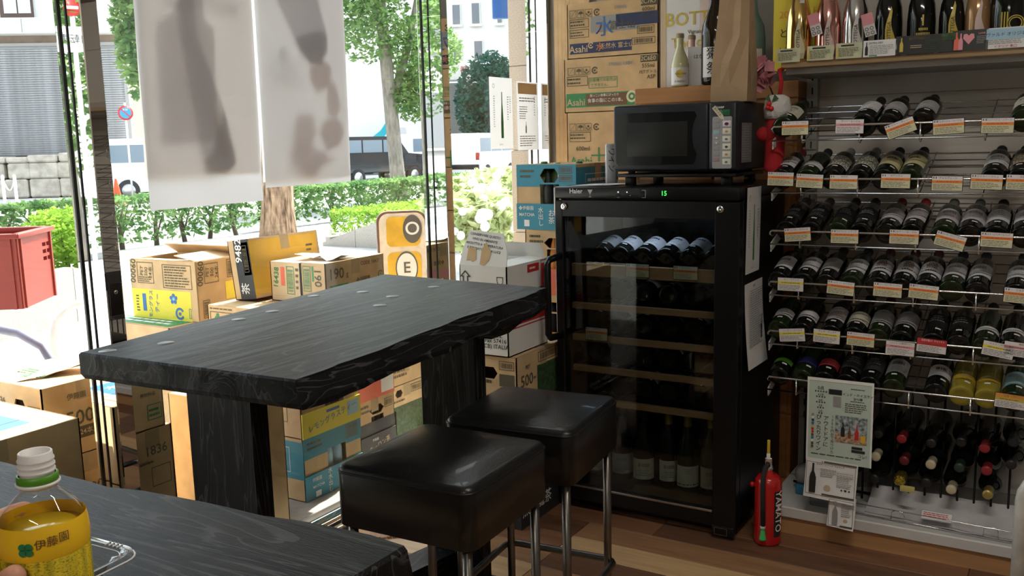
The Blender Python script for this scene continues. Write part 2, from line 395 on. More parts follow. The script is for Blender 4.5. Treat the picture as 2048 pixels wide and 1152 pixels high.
BARK = M('bark', (.10, .055, .03), .95, scale=7, bump=1.0, aniso=(3.2, 3.2, .55), col2=(.46, .30, .19), var=.3)
BARK2 = M('bark_grey', (.26, .23, .19), .95, var=.3, scale=8, bump=.8, aniso=(2, 2, .5))
def hedge(name, label, x0, x1, y0, y1, z0, z1, n, size, m, seed, stems=0, core=True, rot=0, org=(0, 0, 0), group=None):
    r = random.Random(seed); t = thing(name, label, 'hedge', org, rot, group)
    pts = []
    for _ in range(n):
        k = r.random(); x = r.uniform(x0, x1); y = r.uniform(y0, y1); z = z0 + (z1 - z0) * (1 - r.random() ** 1.6)
        if k < .3: z = z1 + r.gauss(0, .02)
        elif k < .62: x = x1 + r.gauss(0, .02)
        elif k < .75: x = x0 + r.gauss(0, .02)
        elif k < .83: y = y0 + r.gauss(0, .02)
        pts.append((x, y, z))
    o = obj('foliage', leaf_mesh('foliage', pts, size, m, r), m, t); o['kind'] = 'stuff'
    if stems:
        for i in range(stems):
            yy = y0 + (y1 - y0) * (i + .5) / stems; xx = (x0 + x1) / 2 + r.uniform(-.1, .1)
            b = MB()
            b.tube([(xx, yy, -.05), (xx + r.uniform(-.05, .05), yy + r.uniform(-.1, .1), z1 * .45), (xx + r.uniform(-.1, .1), yy + r.uniform(-.2, .2), z1 * .9)], .03, 6, rads=[.04, .03, .012])
            for s in range(3):
                b.tube([(xx, yy, z1 * r.uniform(.1, .4)), (xx + r.uniform(-.2, .2), yy + r.uniform(-.3, .3), z1 * .85)], .012, 5, rads=[.016, .006])
            obj('stem', b, TWIG, t)
    return t
hedge('hedge', 'loose evergreen hedge with bare stems along the kerb beside the big trunk', -12.1, -11.5, 2.0, 11.0, .12, .74, 9000, .055, LEAF_H, 11, 16)
hedge('hedge', 'denser evergreen hedge beyond the big trunk by the parked cars', -12.9, -12.2, 12.2, 24.5, .05, .66, 12000, .06, LEAF_H, 12, 12)
hedge('clipped_hedge', 'bright yellow green clipped hedge growing in the far granite planter', -9.12, -6.4, 9.98, 12.6, .16, .50, 15000, .03, LEAF_B, 13, 0)
# a round yellow-green shrub by the crate
def shrub(name, label, c, r, n, size, m, seed, flowers=0):
    rr = random.Random(seed); t = thing(name, label, 'shrub', (c[0], c[1], 0)); pts = []
    for _ in range(n):
        d = Vector((rr.gauss(0, 1), rr.gauss(0, 1), rr.gauss(0, 1))).normalized() * (rr.random() ** .35)
        pts.append((d.x * r[0], d.y * r[1], c[2] + d.z * r[2]))
    o = obj('foliage', leaf_mesh('foliage', pts, size, m, rr), m, t); o['kind'] = 'stuff'
    b = MB()
    for k in range(6): b.tube([(rr.uniform(-.04, .04), rr.uniform(-.04, .04), 0), (rr.uniform(-.7, .7) * r[0], rr.uniform(-.7, .7) * r[1], c[2] + rr.uniform(0, .5) * r[2])], .01, 5, rads=[.014, .005])
    obj('stem', b, TWIG, t)
    if flowers:
        fb = MB()
        for _ in range(flowers):
            d = Vector((abs(rr.gauss(0, 1)), -abs(rr.gauss(0, 1)), rr.gauss(.3, .8))).normalized()
            fb.ball((d.x * r[0], d.y * r[1], c[2] + d.z * r[2]), rr.uniform(.035, .06), 7, 5)
        obj('blossom', fb, M('blossom_white', (.75, .74, .68), .8), t)
    return t
shrub('shrub', 'rounded yellow green shrub behind the red plastic crate', (-8.0, 5.15, .62), (.42, .36, .30), 2600, .035, LEAF_B, 21)
for k, (px, py, d, s) in enumerate([(935, 420, 9.0, .42), (985, 405, 10.5, .5), (960, 445, 8.0, .35)]):
    p = atd(px, py, d)
    shrub('flower_shrub', ['low white flowering shrub outside by the granite pier', 'taller white flowering shrub behind the other flowering shrubs', 'leafy flowering shrub lowest in the bed beyond the white wine carton'][k],
          (p.x, p.y, max(.3, p.z)), (s, s * 1.3, s * .8), 1800, .07, LEAF_Y, 30 + k, 14)
# granite planter walls with a pointed nose
def planter(label, nose, d1, L, w, h, seed):
    n = Vector((nose[0], nose[1], 0)); a = Vector((d1[0], d1[1], 0)).normalized(); b = Vector((-a.y, a.x, 0))
    ang = math.atan2(a.y, a.x)
    t = thing('granite_planter', label, 'planter', n, ang)
    g = M('grey_granite', (.40, .365, .33), .7, scale=60, col2=(.30, .27, .235))
    segs = int(L / 1.0)
    for i in range(segs):
        x0 = L * i / segs; x1 = L * (i + 1) / segs - .008
        def wid(x): return w * min(1, .14 + .86 * math.sin(min(1, x / (L * .45)) * PI / 2))
        def hh(x): return h * min(1, .45 + x / (L * .35))
        m8 = MB()
        for s in (1, -1):
            y0a, y0b = s * wid(x0) / 2, s * wid(x1) / 2
            y1a, y1b = y0a - s * .10, y0b - s * .10
            m8.add([(x0, y0a, 0), (x1, y0b, 0), (x1, y1b, 0), (x0, y1a, 0), (x0, y0a, hh(x0)), (x1, y0b, hh(x1)), (x1, y1b, hh(x1)), (x0, y1a, hh(x0))],
                   [(3, 2, 1, 0), (4, 5, 6, 7), (0, 1, 5, 4), (1, 2, 6, 5), (2, 3, 7, 6), (3, 0, 4, 7)])
        obj('granite_slab', m8, g, t)
    soil = [(0.15, 0)] + [(L * i / 8, wid(L * i / 8) / 2 - .06) for i in range(1, 9)] + [(L * i / 8, -wid(L * i / 8) / 2 + .06) for i in range(8, 0, -1)]
    obj('soil', MB().prism(soil, 0, h * .62), M('soil', (.09, .065, .045), .95, var=.3), t)
    return t
def wedge_planter():
    t = thing('granite_planter', 'grey granite planter with wedge shaped end under the clipped hedge', 'planter', (-9.2, 9.88, 0)); g = MATS['grey_granite'] if 'grey_granite' in MATS else M('grey_granite', (.40, .365, .33), .7, scale=60, col2=(.30, .27, .235))
    hh = lambda x: min(.42, .05 + .33 * x)
    for i in range(5):
        a, b = i * .62, i * .62 + .612
        obj('granite_slab', MB().add([(a, 0, 0), (b, 0, 0), (b, .1, 0), (a, .1, 0), (a, 0, hh(a)), (b, 0, hh(b)), (b, .1, hh(b)), (a, .1, hh(a))], [(3, 2, 1, 0), (4, 5, 6, 7), (0, 1, 5, 4), (1, 2, 6, 5), (2, 3, 7, 6), (3, 0, 4, 7)]), g, t)
    for i in range(4): obj('granite_slab', MB().rbox(-.04, .06, .1 + i * .68, .77 + i * .68, 0, .12, .006), g, t)
    obj('soil', MB().box(.06, 3.0, .1, 2.8, 0, .09), M('soil', (.09, .065, .045), .95, var=.3), t)
    obj('marker_plate', MB().rbox(1.02, 1.22, -.006, 0, .06, .26, .002), M('plate_white', (.7, .7, .7), .5), t)
wedge_planter()
pl = planter('grey granite planter with slotted vent behind the red crate', (-7.72, 5.6), (.16, -1), 4.2, 1.1, .46, 2)
# vent grille on the near side of that planter
vm = frame_mtx((2.35, .552, .14), (-1, 0, 0), (0, 0, 1))
vb = MB(); vb.box(-.13, -.09, -.06, .06, .004, .022, mtx=vm).box(.09, .13, -.06, .06, .004, .022, mtx=vm).box(-.09, .09, .042, .06, .004, .022, mtx=vm).box(-.09, .09, -.06, -.042, .004, .022, mtx=vm)
vo = obj('vent_plate', vb, M('vent_plate', (.5, .47, .42), .6), pl)
for k in range(3): obj('vent_bar', MB().box(-.09, .09, -.030 + k * .024, -.018 + k * .024, .004, .022, mtx=vm), MATS['vent_plate'], pl)

def tree(label, base, rad, hgt, lean, crown, n, size, m, bark, seed, forks=()):
    r = random.Random(seed); t = thing('tree', label, 'tree', (base[0], base[1], 0)); b = MB()
    pts = [(lean[0] * k / 10, lean[1] * k / 10, hgt * k / 10) for k in range(11)]
    b.tube(pts, rad, 14, rads=[rad * (1.22 if k == 0 else 1.06 - .045 * k) for k in range(11)])
    obj('trunk', b, bark, t)
    for f in forks:
        fb = MB(); fb.tube([Vector(p) for p in f[0]], f[1], 8, rads=[f[1] * (1 - .5 * i / (len(f[0]) - 1)) for i in range(len(f[0]))]); obj('branch', fb, bark, t)
    pts = []
    for (c, rr3, share) in crown:
        for _ in range(int(n * share)):
            d = Vector((r.gauss(0, 1), r.gauss(0, 1), r.gauss(0, 1))).normalized() * (r.random() ** .4)
            pts.append((c[0] + d.x * rr3[0], c[1] + d.y * rr3[1], c[2] + d.z * rr3[2]))
    o = obj('crown', leaf_mesh('crown', pts, size, m, r), m, t); o['kind'] = 'stuff'
    return t
tree('street tree with thick scaly orange brown trunk behind the hanging posters', (-10.45, 10.25), .245, 5.2, (.1, .2), [(tuple(atd(258, 25, 13.2) - Vector((-10.45, 10.25, 0))), (.30, .24, 1.25), .3), ((0, .3, 6.6), (1.8, 1.8, 1.3), .7)], 5200, .075, LEAF_T, BARK, 41,
     [([(0, 0, 3.6), (.3, -.8, 4.4), tuple(atd(262, -20, 13.2) - Vector((-10.45, 10.25, 0)))], .06)])
tree('slender forked street tree with leafy crown beyond the second hedge', (-15.8, 20.1), .20, 7.5, (-.35, -.25),
     [((-.2, -.9, 5.0), (1.0, 1.5, 1.5), .26), ((.3, .9, 3.9), (1.0, 1.3, 1.0), .22), ((0, -.2, 6.6), (1.5, 2.6, 1.4), .42), ((.2, .5, 2.7), (.5, .8, .7), .1)], 12000, .085, LEAF_T, BARK2, 42,
     [([(-.1, -.1, 2.4), (.1, .55, 4.1), (.3, 1.0, 6.0)], .13), ([(-.05, 0, 3.4), (-.1, -.7, 5.0), (0, -1.4, 6.0)], .07)])
tree('leafy street tree beside the white building gate', (-14.6, 27.0), .16, 6.0, (.1, .1), [((0, -.2, 5.3), (1.1, 1.5, 2.2), .75), ((0, .1, 3.2), (.7, .8, .8), .25)], 6000, .12, LEAF_T, BARK2, 43)
tree('dark evergreen tree inside the white building gate', (-24.5, 38.5), .2, 4.0, (0, 0), [((0, 0, 3.2), (1.7, 1.7, 2.6), 1.0)], 5000, .16, leaf_mat('evergreen_leaf', (.03, .09, .07), (.06, .17, .13)), BARK2, 44)

# ------------------------------------------------------------------ street furniture
def sign_post(name, label, p, face, r, kind):
    t = thing(name, label, 'road sign', (p.x, p.y, 0), math.atan2(face.y, face.x) + PI / 2)
    obj('pole', MB().tube([(0, .03, -.1), (0, .03, p.z + r * 1.4)], .03, 10), M('sign_pole', (.7, .7, .7), .4), t)
    fm = frame_mtx((0, 0, p.z), (1, 0, 0), (0, 0, 1))
    obj('disc', MB().lathe([(r, -.004), (r, .004)], 32, fm), M('sign_red', (.62, .03, .03), .4), t)
    b = MB()
    if kind == 'parking':
        disc(b, fm, 0, 0, 0, r * .76, .006, 28); obj('blue_field', b, M('sign_blue', (.04, .32, .55), .4), t)
        b = MB(); a = fm @ Matrix.Rotation(-PI / 4, 4, 'Z'); flat(b, a, -r * .78, -r * .08, r * .78, r * .08, .008); obj('red_bar', b, MATS['sign_red'], t)
        text('8-20', r * .34, WHT, t, fm @ Matrix.Translation((0, r * .45, .009)))
    else:
        flat(b, fm, -r * .72, -r * .17, r * .72, r * .17, .006); obj('white_bar', b, WHT, t)
        b = MB(); b.rbox(-.2, .2, -r - .42, -r - .12, -.003, .004, .002, mtx=fm); obj('plate', b, WHT, t)
        text('自転車', .12, BLK, t, fm @ Matrix.Translation((0, -r - .27, .006)))
    return t
sign_post('no_parking_sign', 'round blue and red no parking sign in front of the shuttered building', atd(251, 226, 27), Vector((.85, -.5, 0)), .21, 'parking')
_v = atd(143, 15, 11.0)   # seen only as a reflection in the polished window post
sign_post('no_entry_sign', 'round red no entry sign with white bar down the street', Vector((_v.x, 2 * 1.557 - _v.y, _v.z)), Vector((.85, .52, 0)), .10, 'entry')
def cone(p):
    t = thing('traffic_cone', 'orange traffic cone standing by the far hedge', 'cone', p)
    mo = M('cone_orange', (.75, .10, .03), .5)
    obj('base', MB().rbox(-.19, .19, -.19, .19, 0, .03, .01), mo, t)
    obj('body', MB().lathe([(.15, .03), (.03, .68), (.02, .70)], 18), mo, t)
    obj('band', MB().lathe([(.1005, .26), (.082, .36)], 18, caps=False), WHT, t)
q = onz(236, 409, 0); cone((q.x, q.y, 0))
for k, (px, d) in enumerate([(3, 27), (27, 27)]):
    p = atd(px, 340, d)
    t = thing('chain_post', ['white chain post nearer the stone wall end', 'white chain post carrying the slack chain'][k], 'post', (p.x, p.y, -.02))
    obj('pole', MB().lathe([(.09, 0), (.09, .05), (.045, .07), (.045, .80), (.03, .84), (0, .86)], 12), M('post_white', (.75, .75, .73), .5), t)
    if k == 1:
        q = atd(3, 340, 27) - p
        obj('chain', MB().tube([(q.x * s, q.y * s, .74 - .35 * math.sin(PI * s)) for s in [i / 8 for i in range(9)]], .02, 6), MATS['post_white'], t)

# bent tube handles of bicycle stands on the pavement
def hoop(label, a, b, hgt, m):
    a = Vector((a.x, a.y, 0)); b = Vector((b.x, b.y, 0)); t = thing('cycle_stand', label, 'stand', a); d = b - a; pts = []
    pts += [(0, 0, 0), (0, 0, hgt * .6)]
    for k in range(7):
        s = k / 6; pts.append((d.x * (.5 - .5 * math.cos(PI * s)), d.y * (.5 - .5 * math.cos(PI * s)), hgt * .6 + hgt * .4 * math.sin(PI * s)))
    pts += [(d.x, d.y, hgt * .6), (d.x, d.y, 0)]
    obj('hoop', MB().tube(pts, .025, 12), m, t)
    for p in ((0, 0), (d.x, d.y)): obj('foot_plate', MB().lathe([(.07, 0), (.07, .012), (.04, .014)], 14, Matrix.Translation((p[0], p[1], 0))), BRUSH, t)
hoop('blue grey bent tube cycle stand beside the torn carton', atd(103, 700, 5.0), atd(-130, 700, 5.3), .46, M('tube_blue', (.17, .18, .23), .5, .3, var=.2))
hoop('worn cream bent tube cycle stand behind the torn carton', atd(108, 690, 5.6), atd(250, 690, 5.9), .50, M('tube_cream', (.55, .52, .46), .6, var=.15))
# red crate on a second one that sits out of the picture
def crate(label, c, rot, z):
    t = thing('plastic_crate', label, 'crate', (c.x, c.y, z), rot)
    m = M('crate_red', (.24, .028, .016), .5, var=.06); w, d, h, th = .56, .42, .34, .012
    obj('floor_panel', MB().box(-w / 2 + .02, w / 2 - .02, -d / 2 + .02, d / 2 - .02, 0, th), m, t)
    for s, f in ((-1, 'y'), (1, 'y'), (-1, 'x'), (1, 'x')):
        L = w if f == 'y' else d; off = d / 2 if f == 'y' else w / 2
        R = Matrix.Rotation(0 if f == 'y' else PI / 2, 4, 'Z'); b = MB()
        y0, y1 = (s * off - th / 2, s * off + th / 2)
        # wall with six slots near one end
        us = [-L / 2, .08, .125, .135, .18, L / 2]; vs_ = [0, .19, .21, .225, .245, .26, .28, h]
        for i in range(len(us) - 1):
            for j in range(len(vs_) - 1):
                if i in (1, 3) and j in (1, 3, 5): continue
                b.box(us[i], us[i + 1], y0, y1, vs_[j], vs_[j + 1], mtx=R)
        obj('side_wall', b, m, t)
        obj('rim', MB().rbox(-L / 2 - .015, L / 2 + .015, s * off - .02, s * off + .02, h - .012, h + .012, .004, mtx=R), m, t)
        obj('rib', MB().box(-L / 2 + .02, -L / 2 + .035, s * off - .014, s * off + .014, 0, h - .012, mtx=R).box(L / 2 - .035, L / 2 - .02, s * off - .014, s * off + .014, 0, h - .012, mtx=R), m, t)
    return t
cp = atd(8, 600, 4.6)
crate('red plastic crate with slotted sides on top of its stack beside the planter', Vector((cp.x, cp.y, 0)) - Vector((.0, .12, 0)), math.radians(38), cp.z - .0)
for k in range(1):
    crate('red plastic crate carrying the slotted crate above it', Vector((cp.x - .30, cp.y - .50, 0)), math.radians(38), cp.z - .352)
    bpos = Vector((cp.x - .30, cp.y - .50, 0))
    t = thing('crate_dolly', 'low steel dolly under the stack of red crates', 'dolly', bpos, math.radians(38))
    hz = cp.z - .352
    obj('deck', MB().rbox(-.27, .27, -.2, .2, hz - .03, hz, .006), BRUSH, t)
    for sx in (-1, 1):
        for sy in (-1, 1): obj('leg', MB().tube([(sx * .24, sy * .17, 0), (sx * .24, sy * .17, hz - .02)], .018, 8), BRUSH, t)

# ------------------------------------------------------------------ vehicles
def car(name, label, p, rot, paint, L=4.5, W=1.75, H=1.75, kind='suv'):
    t = thing(name, label, 'car' if kind != 'truck' else 'truck', (p.x, p.y, -.1), rot)
    if kind == 'suv': low = [(-.5, .28), (.5, .28), (.5, .52), (.47, .60), (.27, .64), (-.49, .66), (-.5, .5)]; cab = [(.27, .63), (.15, .97), (.05, 1.0), (-.42, 1.0), (-.48, .95), (-.495, .63)]
    elif kind == 'van': low = [(-.5, .15), (.5, .15), (.5, .45), (.46, .58), (-.49, .58), (-.5, .5)]; cab = [(.46, .57), (.36, .96), (.30, 1.0), (-.46, 1.0), (-.49, .96), (-.495, .57)]
    else: low = [(-.5, .16), (.5, .16), (.5, .40), (.48, .5), (-.5, .5)]; cab = [(.5, .46), (.47, .8), (.30, .8), (.30, .46)]
    P = frame_mtx((0, 0, 0), (1, 0, 0), (0, 0, 1))
    def pr(poly, w): return MB().prism([(x * L, z * H) for x, z in poly], -w / 2, w / 2, mtx=P)
    obj('body', pr(low, W), paint, t)
    obj('cabin', pr(cab, W * .9), paint, t)
    gl = M('car_glass', (.22, .28, .34), .08)
    x0, x1, zz = (-.46, .2, (.68, .93)) if kind == 'suv' else ((-.45, .40, (.62, .90)) if kind == 'van' else (.34, .47, (.52, .74)))
    n = 3 if kind != 'truck' else 1
    for s in (-1, 1):
        for k in range(n):
            a = x0 + (x1 - x0) * k / n + .008; b = x0 + (x1 - x0) * (k + 1) / n - .008; sl = .07 if k == n - 1 else 0
            mb = MB(); yv = s * (W * .45 + .004)
            mb.add([(a * L, yv, zz[0] * H), (b * L, yv, zz[0] * H), ((b - sl) * L, yv, zz[1] * H), (a * L, yv, zz[1] * H)], [(0, 1, 2, 3)]); obj('window', mb, gl, t)
    if kind == 'truck':
        cb = obj('cargo_box', MB().rbox(-.5 * L, .28 * L, -W / 2 - .03, W / 2 + .03, .40 * H, H * 1.0, .02), paint, t)
        for s in (-1, 1):
            mb = MB(); yv = s * (W / 2 + .035)
            mb.add([(-.1 * L, yv, .42 * H), (.1 * L, yv, .42 * H), (.24 * L, yv, .7 * H), (.27 * L, yv, .95 * H), (.18 * L, yv, .75 * H)], [(0, 1, 2, 3, 4)]); obj('stripe', mb, M('stripe_cyan', (.03, .5, .6), .5), cb)
    for s in (-1, 1):
        for x in (-.31, .31):
            wm = frame_mtx((x * L, s * (W / 2 - .1), .34), (1, 0, 0), (0, 0, 1))
            w = obj('wheel', MB().lathe([(.20, -.11), (.33, -.11), (.34, 0), (.33, .11), (.20, .11)], 20, wm), RUBBER, t)
            obj('hub_cap', MB().lathe([(0, -.115), (.2, -.112), (.2, .112), (0, .115)], 16, wm), M('alloy', (.6, .6, .6), .3, .8), w)
        obj('headlamp', MB().rbox(.47 * L, .5 * L + .01, s * W * .42 - .14, s * W * .42 + .14, .44 * H, .52 * H, .02), M('lamp_lens', (.8, .8, .8), .15), t)
        obj('tail_lamp', MB().rbox(-.5 * L - .01, -.48 * L, s * W * .43 - .08, s * W * .43 + .08, .45 * H, .60 * H, .02), M('tail_red', (.4, .02, .02), .2), t)
    obj('bumper', MB().rbox(-.51 * L, .51 * L, -W * .47, W * .47, .26 * H, .36 * H, .03), BLACKP, t)
    return t
yy = math.radians(80)
g = lambda px, d: Vector((atd(px, 300, d).x, atd(px, 300, d).y, 0))
car('parked_car', 'black off road car parked behind the second hedge', g(742, 36), yy, M('paint_black', (.02, .024, .03), .12, coat=.5), 4.6, 1.8, 1.85)
car('box_truck', 'white box truck with cyan stripe behind the black car', g(700, 46), yy, M('paint_white', (.8, .8, .8), .25), 6.2, 2.1, 3.0, 'truck')
car('white_van', 'white van beside the forked tree', g(868, 41), yy, MATS['paint_white'], 4.4, 1.7, 1.95, 'van')
car('white_van', 'white van in front of the gate of the white building', g(965, 38), yy + .3, MATS['paint_white'], 3.6, 1.5, 1.9, 'van')
car('white_van', 'white van parked before the shuttered building near the cone', g(352, 29), math.radians(40), MATS['paint_white'], 4.2, 1.7, 1.9, 'van')

# ------------------------------------------------------------------ buildings across the road
def facade_frame(pxc, dist, turn=0.0):
    p = atd(pxc, 300, dist); return (p.x, p.y, 0), _yaw + turn
def building_left():
    c, rz = facade_frame(70, 31.0, math.radians(6))
    t = thing('shuttered_building', 'brown brick building with a long louvred shutter above a stone wall', 'building', c, rz)
    brick = M('brick_wall', (.33, .25, .20), .9, var=.12, scale=3); wht = M('render_white', (.72, .71, .68), .85, var=.04)
    obj('wall', MB().box(-7, 3.0, .4, 2.4, 0, 5.6), brick, t)
    obj('upper_wall', MB().box(-7, 3.0, .3, 2.4, 5.6, 14), wht, t)
    obj('cornice', MB().rbox(-7.0, 3.05, -.35, .4, 5.30, 5.80, .03), wht, t)
    for k in range(9): obj('cornice_joint', MB().box(-6.8 + k * 1.15, -6.77 + k * 1.15, -.356, -.34, 5.33, 5.77), M('joint_grey', (.35, .34, .33), .9), t)
    # window above the cornice
    w = obj('window', MB().box(-.72, .30, .18, .35, 5.86, 8.2), M('frame_brown', (.10, .06, .05), .6), t)
    obj('pane', MB().box(-.58, -.18, .15, .2, 6.0, 8.1), M('pane_pale', (.6, .65, .7), .1), w); obj('pane', MB().box(-.13, .26, .15, .2, 6.0, 8.1), MATS['pane_pale'], w)
    b = obj('bracket', MB().tube([(-2.4, .35, 4.95), (-2.4, -.3, 5.35)], .04, 6), MATS['joint_grey'], t)
    slat = M('louvre_grey', (.36, .36, .37), .5, var=.25, scale=3); me = None; n = 46
    fr = obj('shutter_back', MB().box(-6.5, 3.0, .30, .38, 1.35, 4.95), M('shutter_metal', (.36, .36, .37), .6), t)
    me = MB().box(-6.5, 3.0, -.02, .03, -.026, .026, mtx=Matrix.Rotation(math.radians(28), 4, 'X')).mesh('slat'); me.materials.append(slat)
    for k in range(n): obj('slat', me, None, fr, loc=(0, .27, 1.40 + k * (3.5 / n)))
    obj('shutter_frame', MB().box(3.0, 3.12, .2, .4, 1.35, 5.0).box(-6.6, 3.12, .2, .4, 4.95, 5.05), MATS['joint_grey'], t)
    # low rough stone wall in front
    r = random.Random(8); o = thing('stone_wall', 'low rough stone retaining wall below the louvred shutter', 'wall', c, rz)
    sm_ = M('rough_stone', (.48, .43, .36), .95, var=.25, scale=4, bump=.8)
    x = -7.0
    while x < 3.0:
        L = r.uniform(.5, 1.1); z = 0
        for hh_ in (.62, .52, .28):
            a = x + r.uniform(-.08, .08); b = MB()
            b.rbox(a, a + L - .02, -.9 - r.uniform(0, .08), .1, z, z + hh_ - .015 + (r.uniform(-.08, .06) if hh_ < .3 else 0), .05, 1, smooth=False); obj('stone', b, sm_, o); z += hh_
        x += L
    # second shutter bay right of the wall seen past the window post
    c2, rz2 = facade_frame(232, 36.5, math.radians(2))
    t2 = thing('shuttered_annex', 'narrow annex with louvred shutter behind the white van', 'building', c2, rz2)
    obj('wall', MB().box(-1.6, .95, .3, 5, 0, 9), wht, t2); fr = obj('shutter_back', MB().box(-1.5, .45, .2, .28, 2.0, 5.2), MATS['shutter_metal'], t2)
    me = MB().box(-1.5, .45, -.02, .03, -.03, .03, mtx=Matrix.Rotation(math.radians(28), 4, 'X')).mesh('slat'); me.materials.append(slat)
    for k in range(38): obj('slat', me, None, fr, loc=(0, .17, 2.05 + k * (3.1 / 38)))
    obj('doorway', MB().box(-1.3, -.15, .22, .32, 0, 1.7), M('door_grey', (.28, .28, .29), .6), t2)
    obj('band', MB().box(-1.5, .0, .1, .3, 5.25, 6.2), M('band_brown', (.45, .4, .38), .8), t2)
building_left()
def building_white():
    c, rz = facade_frame(860, 58.0, math.radians(-4))
    t = thing('white_building', 'tall white institutional building with narrow windows behind the trees', 'building', c, rz)
    wht = MATS['render_white']; d = M('window_dark', (.16, .17, .19), .3)
    s = 58.0 / F_PX
    obj('wall', MB().box(-8, 18, .3, 6, 0, 30), wht, t)
    for (x0, x1, y0, y1) in [(687, 701, 52, 102), (912, 930, 22, 62), (950, 968, 20, 62), (912, 930, 95, 130), (953, 972, 92, 134), (1000, 1012, 20, 62), (760, 775, 20, 66)]:
        a = (x0 - 860) * s; b = (x1 - 860) * s; z1 = 1.4 + (292 - y0) * s; z0 = 1.4 + (292 - y1) * s
        w = obj('window', MB().box(a, b, .18, .34, z0, z1), wht, t); obj('pane', MB().box(a + .06, b - .06, .14, .2, z0 + .06, z1 - .06), d, w)
        obj('sill', MB().box(a - .1, b + .1, .02, .2, z0 - .12, z0), wht, w)
    c, rz = facade_frame(945, 47.0, math.radians(-4)); s = 47.0 / F_PX
    g = thing('gateway', 'covered gateway with dark opening and red lettering on its beam', 'gateway', c, rz)
    H = lambda y: 1.4 + (292 - y) * s
    obj('beam', MB().rbox(-1.9, 2.6, -.2, .8, H(168), H(132), .05), wht, g)
    obj('pillar', MB().box(-1.9, -1.35, -.1, .7, 0, H(166)), wht, g); obj('pillar', MB().box(2.1, 2.6, -.1, .7, 0, H(166)), wht, g)
    obj('back_wall', MB().box(-1.4, 2.1, 1.2, 1.4, 0, H(170)), M('gate_wall', (.34, .34, .33), .85), g)
    text('都立立川', .42, INKS['red'], g, frame_mtx((.35, -.212, H(150)), (1, 0, 0), (0, 0, 1)))
    # ground floor wall that closes the street view at the right
    c, rz = facade_frame(500, 75.0, math.radians(0))
    t = thing('pale_building', 'long pale building closing the street behind the posters', 'building', c, rz)
    obj('wall', MB().box(-16, 2, 0, 6, 0, 26), wht, t)
    for k in range(6):
        w = obj('window', MB().box(-14 + k * 3.2, -12.6 + k * 3.2, -.1, .05, 5, 7), wht, t); obj('pane', MB().box(-13.9 + k * 3.2, -12.7 + k * 3.2, -.13, -.08, 5.1, 6.9), d, w)
building_white()
# blue sign board that hangs outside by the pier
p = atd(1000, 5, 5.2)
t = thing('blue_sign', 'blue plastic sign board hanging outside by the granite pier', 'sign', p, _yaw)
obj('board', MB().rbox(-.045, .05, -.015, .015, -.09, .20, .008), M('blue_plastic', (.02, .12, .42), .3), t)
obj('bracket', MB().tube([(.045, 0, .15), (.2, .0, .15)], .01, 6), BRUSH, t)
# yellow sign board with rounded corners leaning outside
p0 = onx(752, 424, -3.25); p1 = onx(852, 412, -3.05)
def yellow_sign():
    a = Vector((p0.x, p0.y, 0)); b = Vector((p1.x, p1.y, 0)); u = (b - a); L = u.length; hz = p0.z
    t = thing('yellow_sign', 'worn yellow standing sign with white letters on dark ovals outside the window', 'sign', a, math.atan2(u.y, u.x))
    def rr(x0, x1, z0, z1, r, n=6):
        o = []
        for cx_, cz_, a0 in ((x1 - r, z1 - r, 0), (x0 + r, z1 - r, PI / 2), (x0 + r, z0 + r, PI), (x1 - r, z0 + r, 1.5 * PI)):
            o += [(cx_ + r * math.cos(a0 + PI / 2 * i / n), cz_ + r * math.sin(a0 + PI / 2 * i / n)) for i in range(n + 1)]
        return o
    P = frame_mtx((0, 0, 0), (1, 0, 0), (0, 0, 1))
    obj('panel', MB().prism(rr(0, L, .06, hz, .06), -.05, .0, mtx=P), M('sign_edge', (.16, .07, .05), .5, var=.3), t)
    obj('rim', MB().prism(rr(.012, L - .012, .075, hz - .012, .05), 0, .012, mtx=P), M('sign_cream', (.72, .62, .5), .35, var=.15, scale=20), t)
    f = frame_mtx((0, -.0125, 0), (1, 0, 0), (0, 0, 1)); y = M('sign_yellow', (.68, .40, .03), .35, var=.2, scale=12)
    b = MB(); b.prism(rr(.05, L - .04, hz * .815, hz - .03, .03), 0, .002, mtx=f); b.prism(rr(.05, L - .04, .1, hz * .785, .03), 0, .002, mtx=f); obj('yellow_field', b, y, t)
    ov = MB(); fm = f @ Matrix.Translation((L * .70, hz * .905, 0)); disc(ov, fm, 0, 0, 0, .052, .003, 24, sy=1.5)
    fm2 = f @ Matrix.Translation((L * .56, hz * .70, 0)); disc(ov, fm2, 0, 0, 0, .062, .003, 24, sy=1.5); obj('oval', ov, M('sign_oval', (.09, .085, .085), .4), t)
    w = MB(); disc(w, fm2, 0, 0, 0, .055, .004, 24, sy=1.5); obj('letter_field', w, M('sign_white', (.8, .8, .78), .4), t)
    text('O', .10, MATS['sign_white'], t, fm @ Matrix.Translation((0, 0, .005))); text('E', .085, MATS['sign_oval'], t, fm2 @ Matrix.Translation((0, 0, .006)))
    obj('leg', MB().tube([(.06, -.03, 0), (.06, -.03, .2)], .012, 6), BRUSH, t); obj('leg', MB().tube([(L - .06, -.03, 0), (L - .06, -.03, .2)], .012, 6), BRUSH, t)
    obj('foot', MB().box(.03, .09, -.09, .06, 0, .02), BRUSH, t); obj('foot', MB().box(L - .09, L - .03, -.09, .06, 0, .02), BRUSH, t)
yellow_sign()
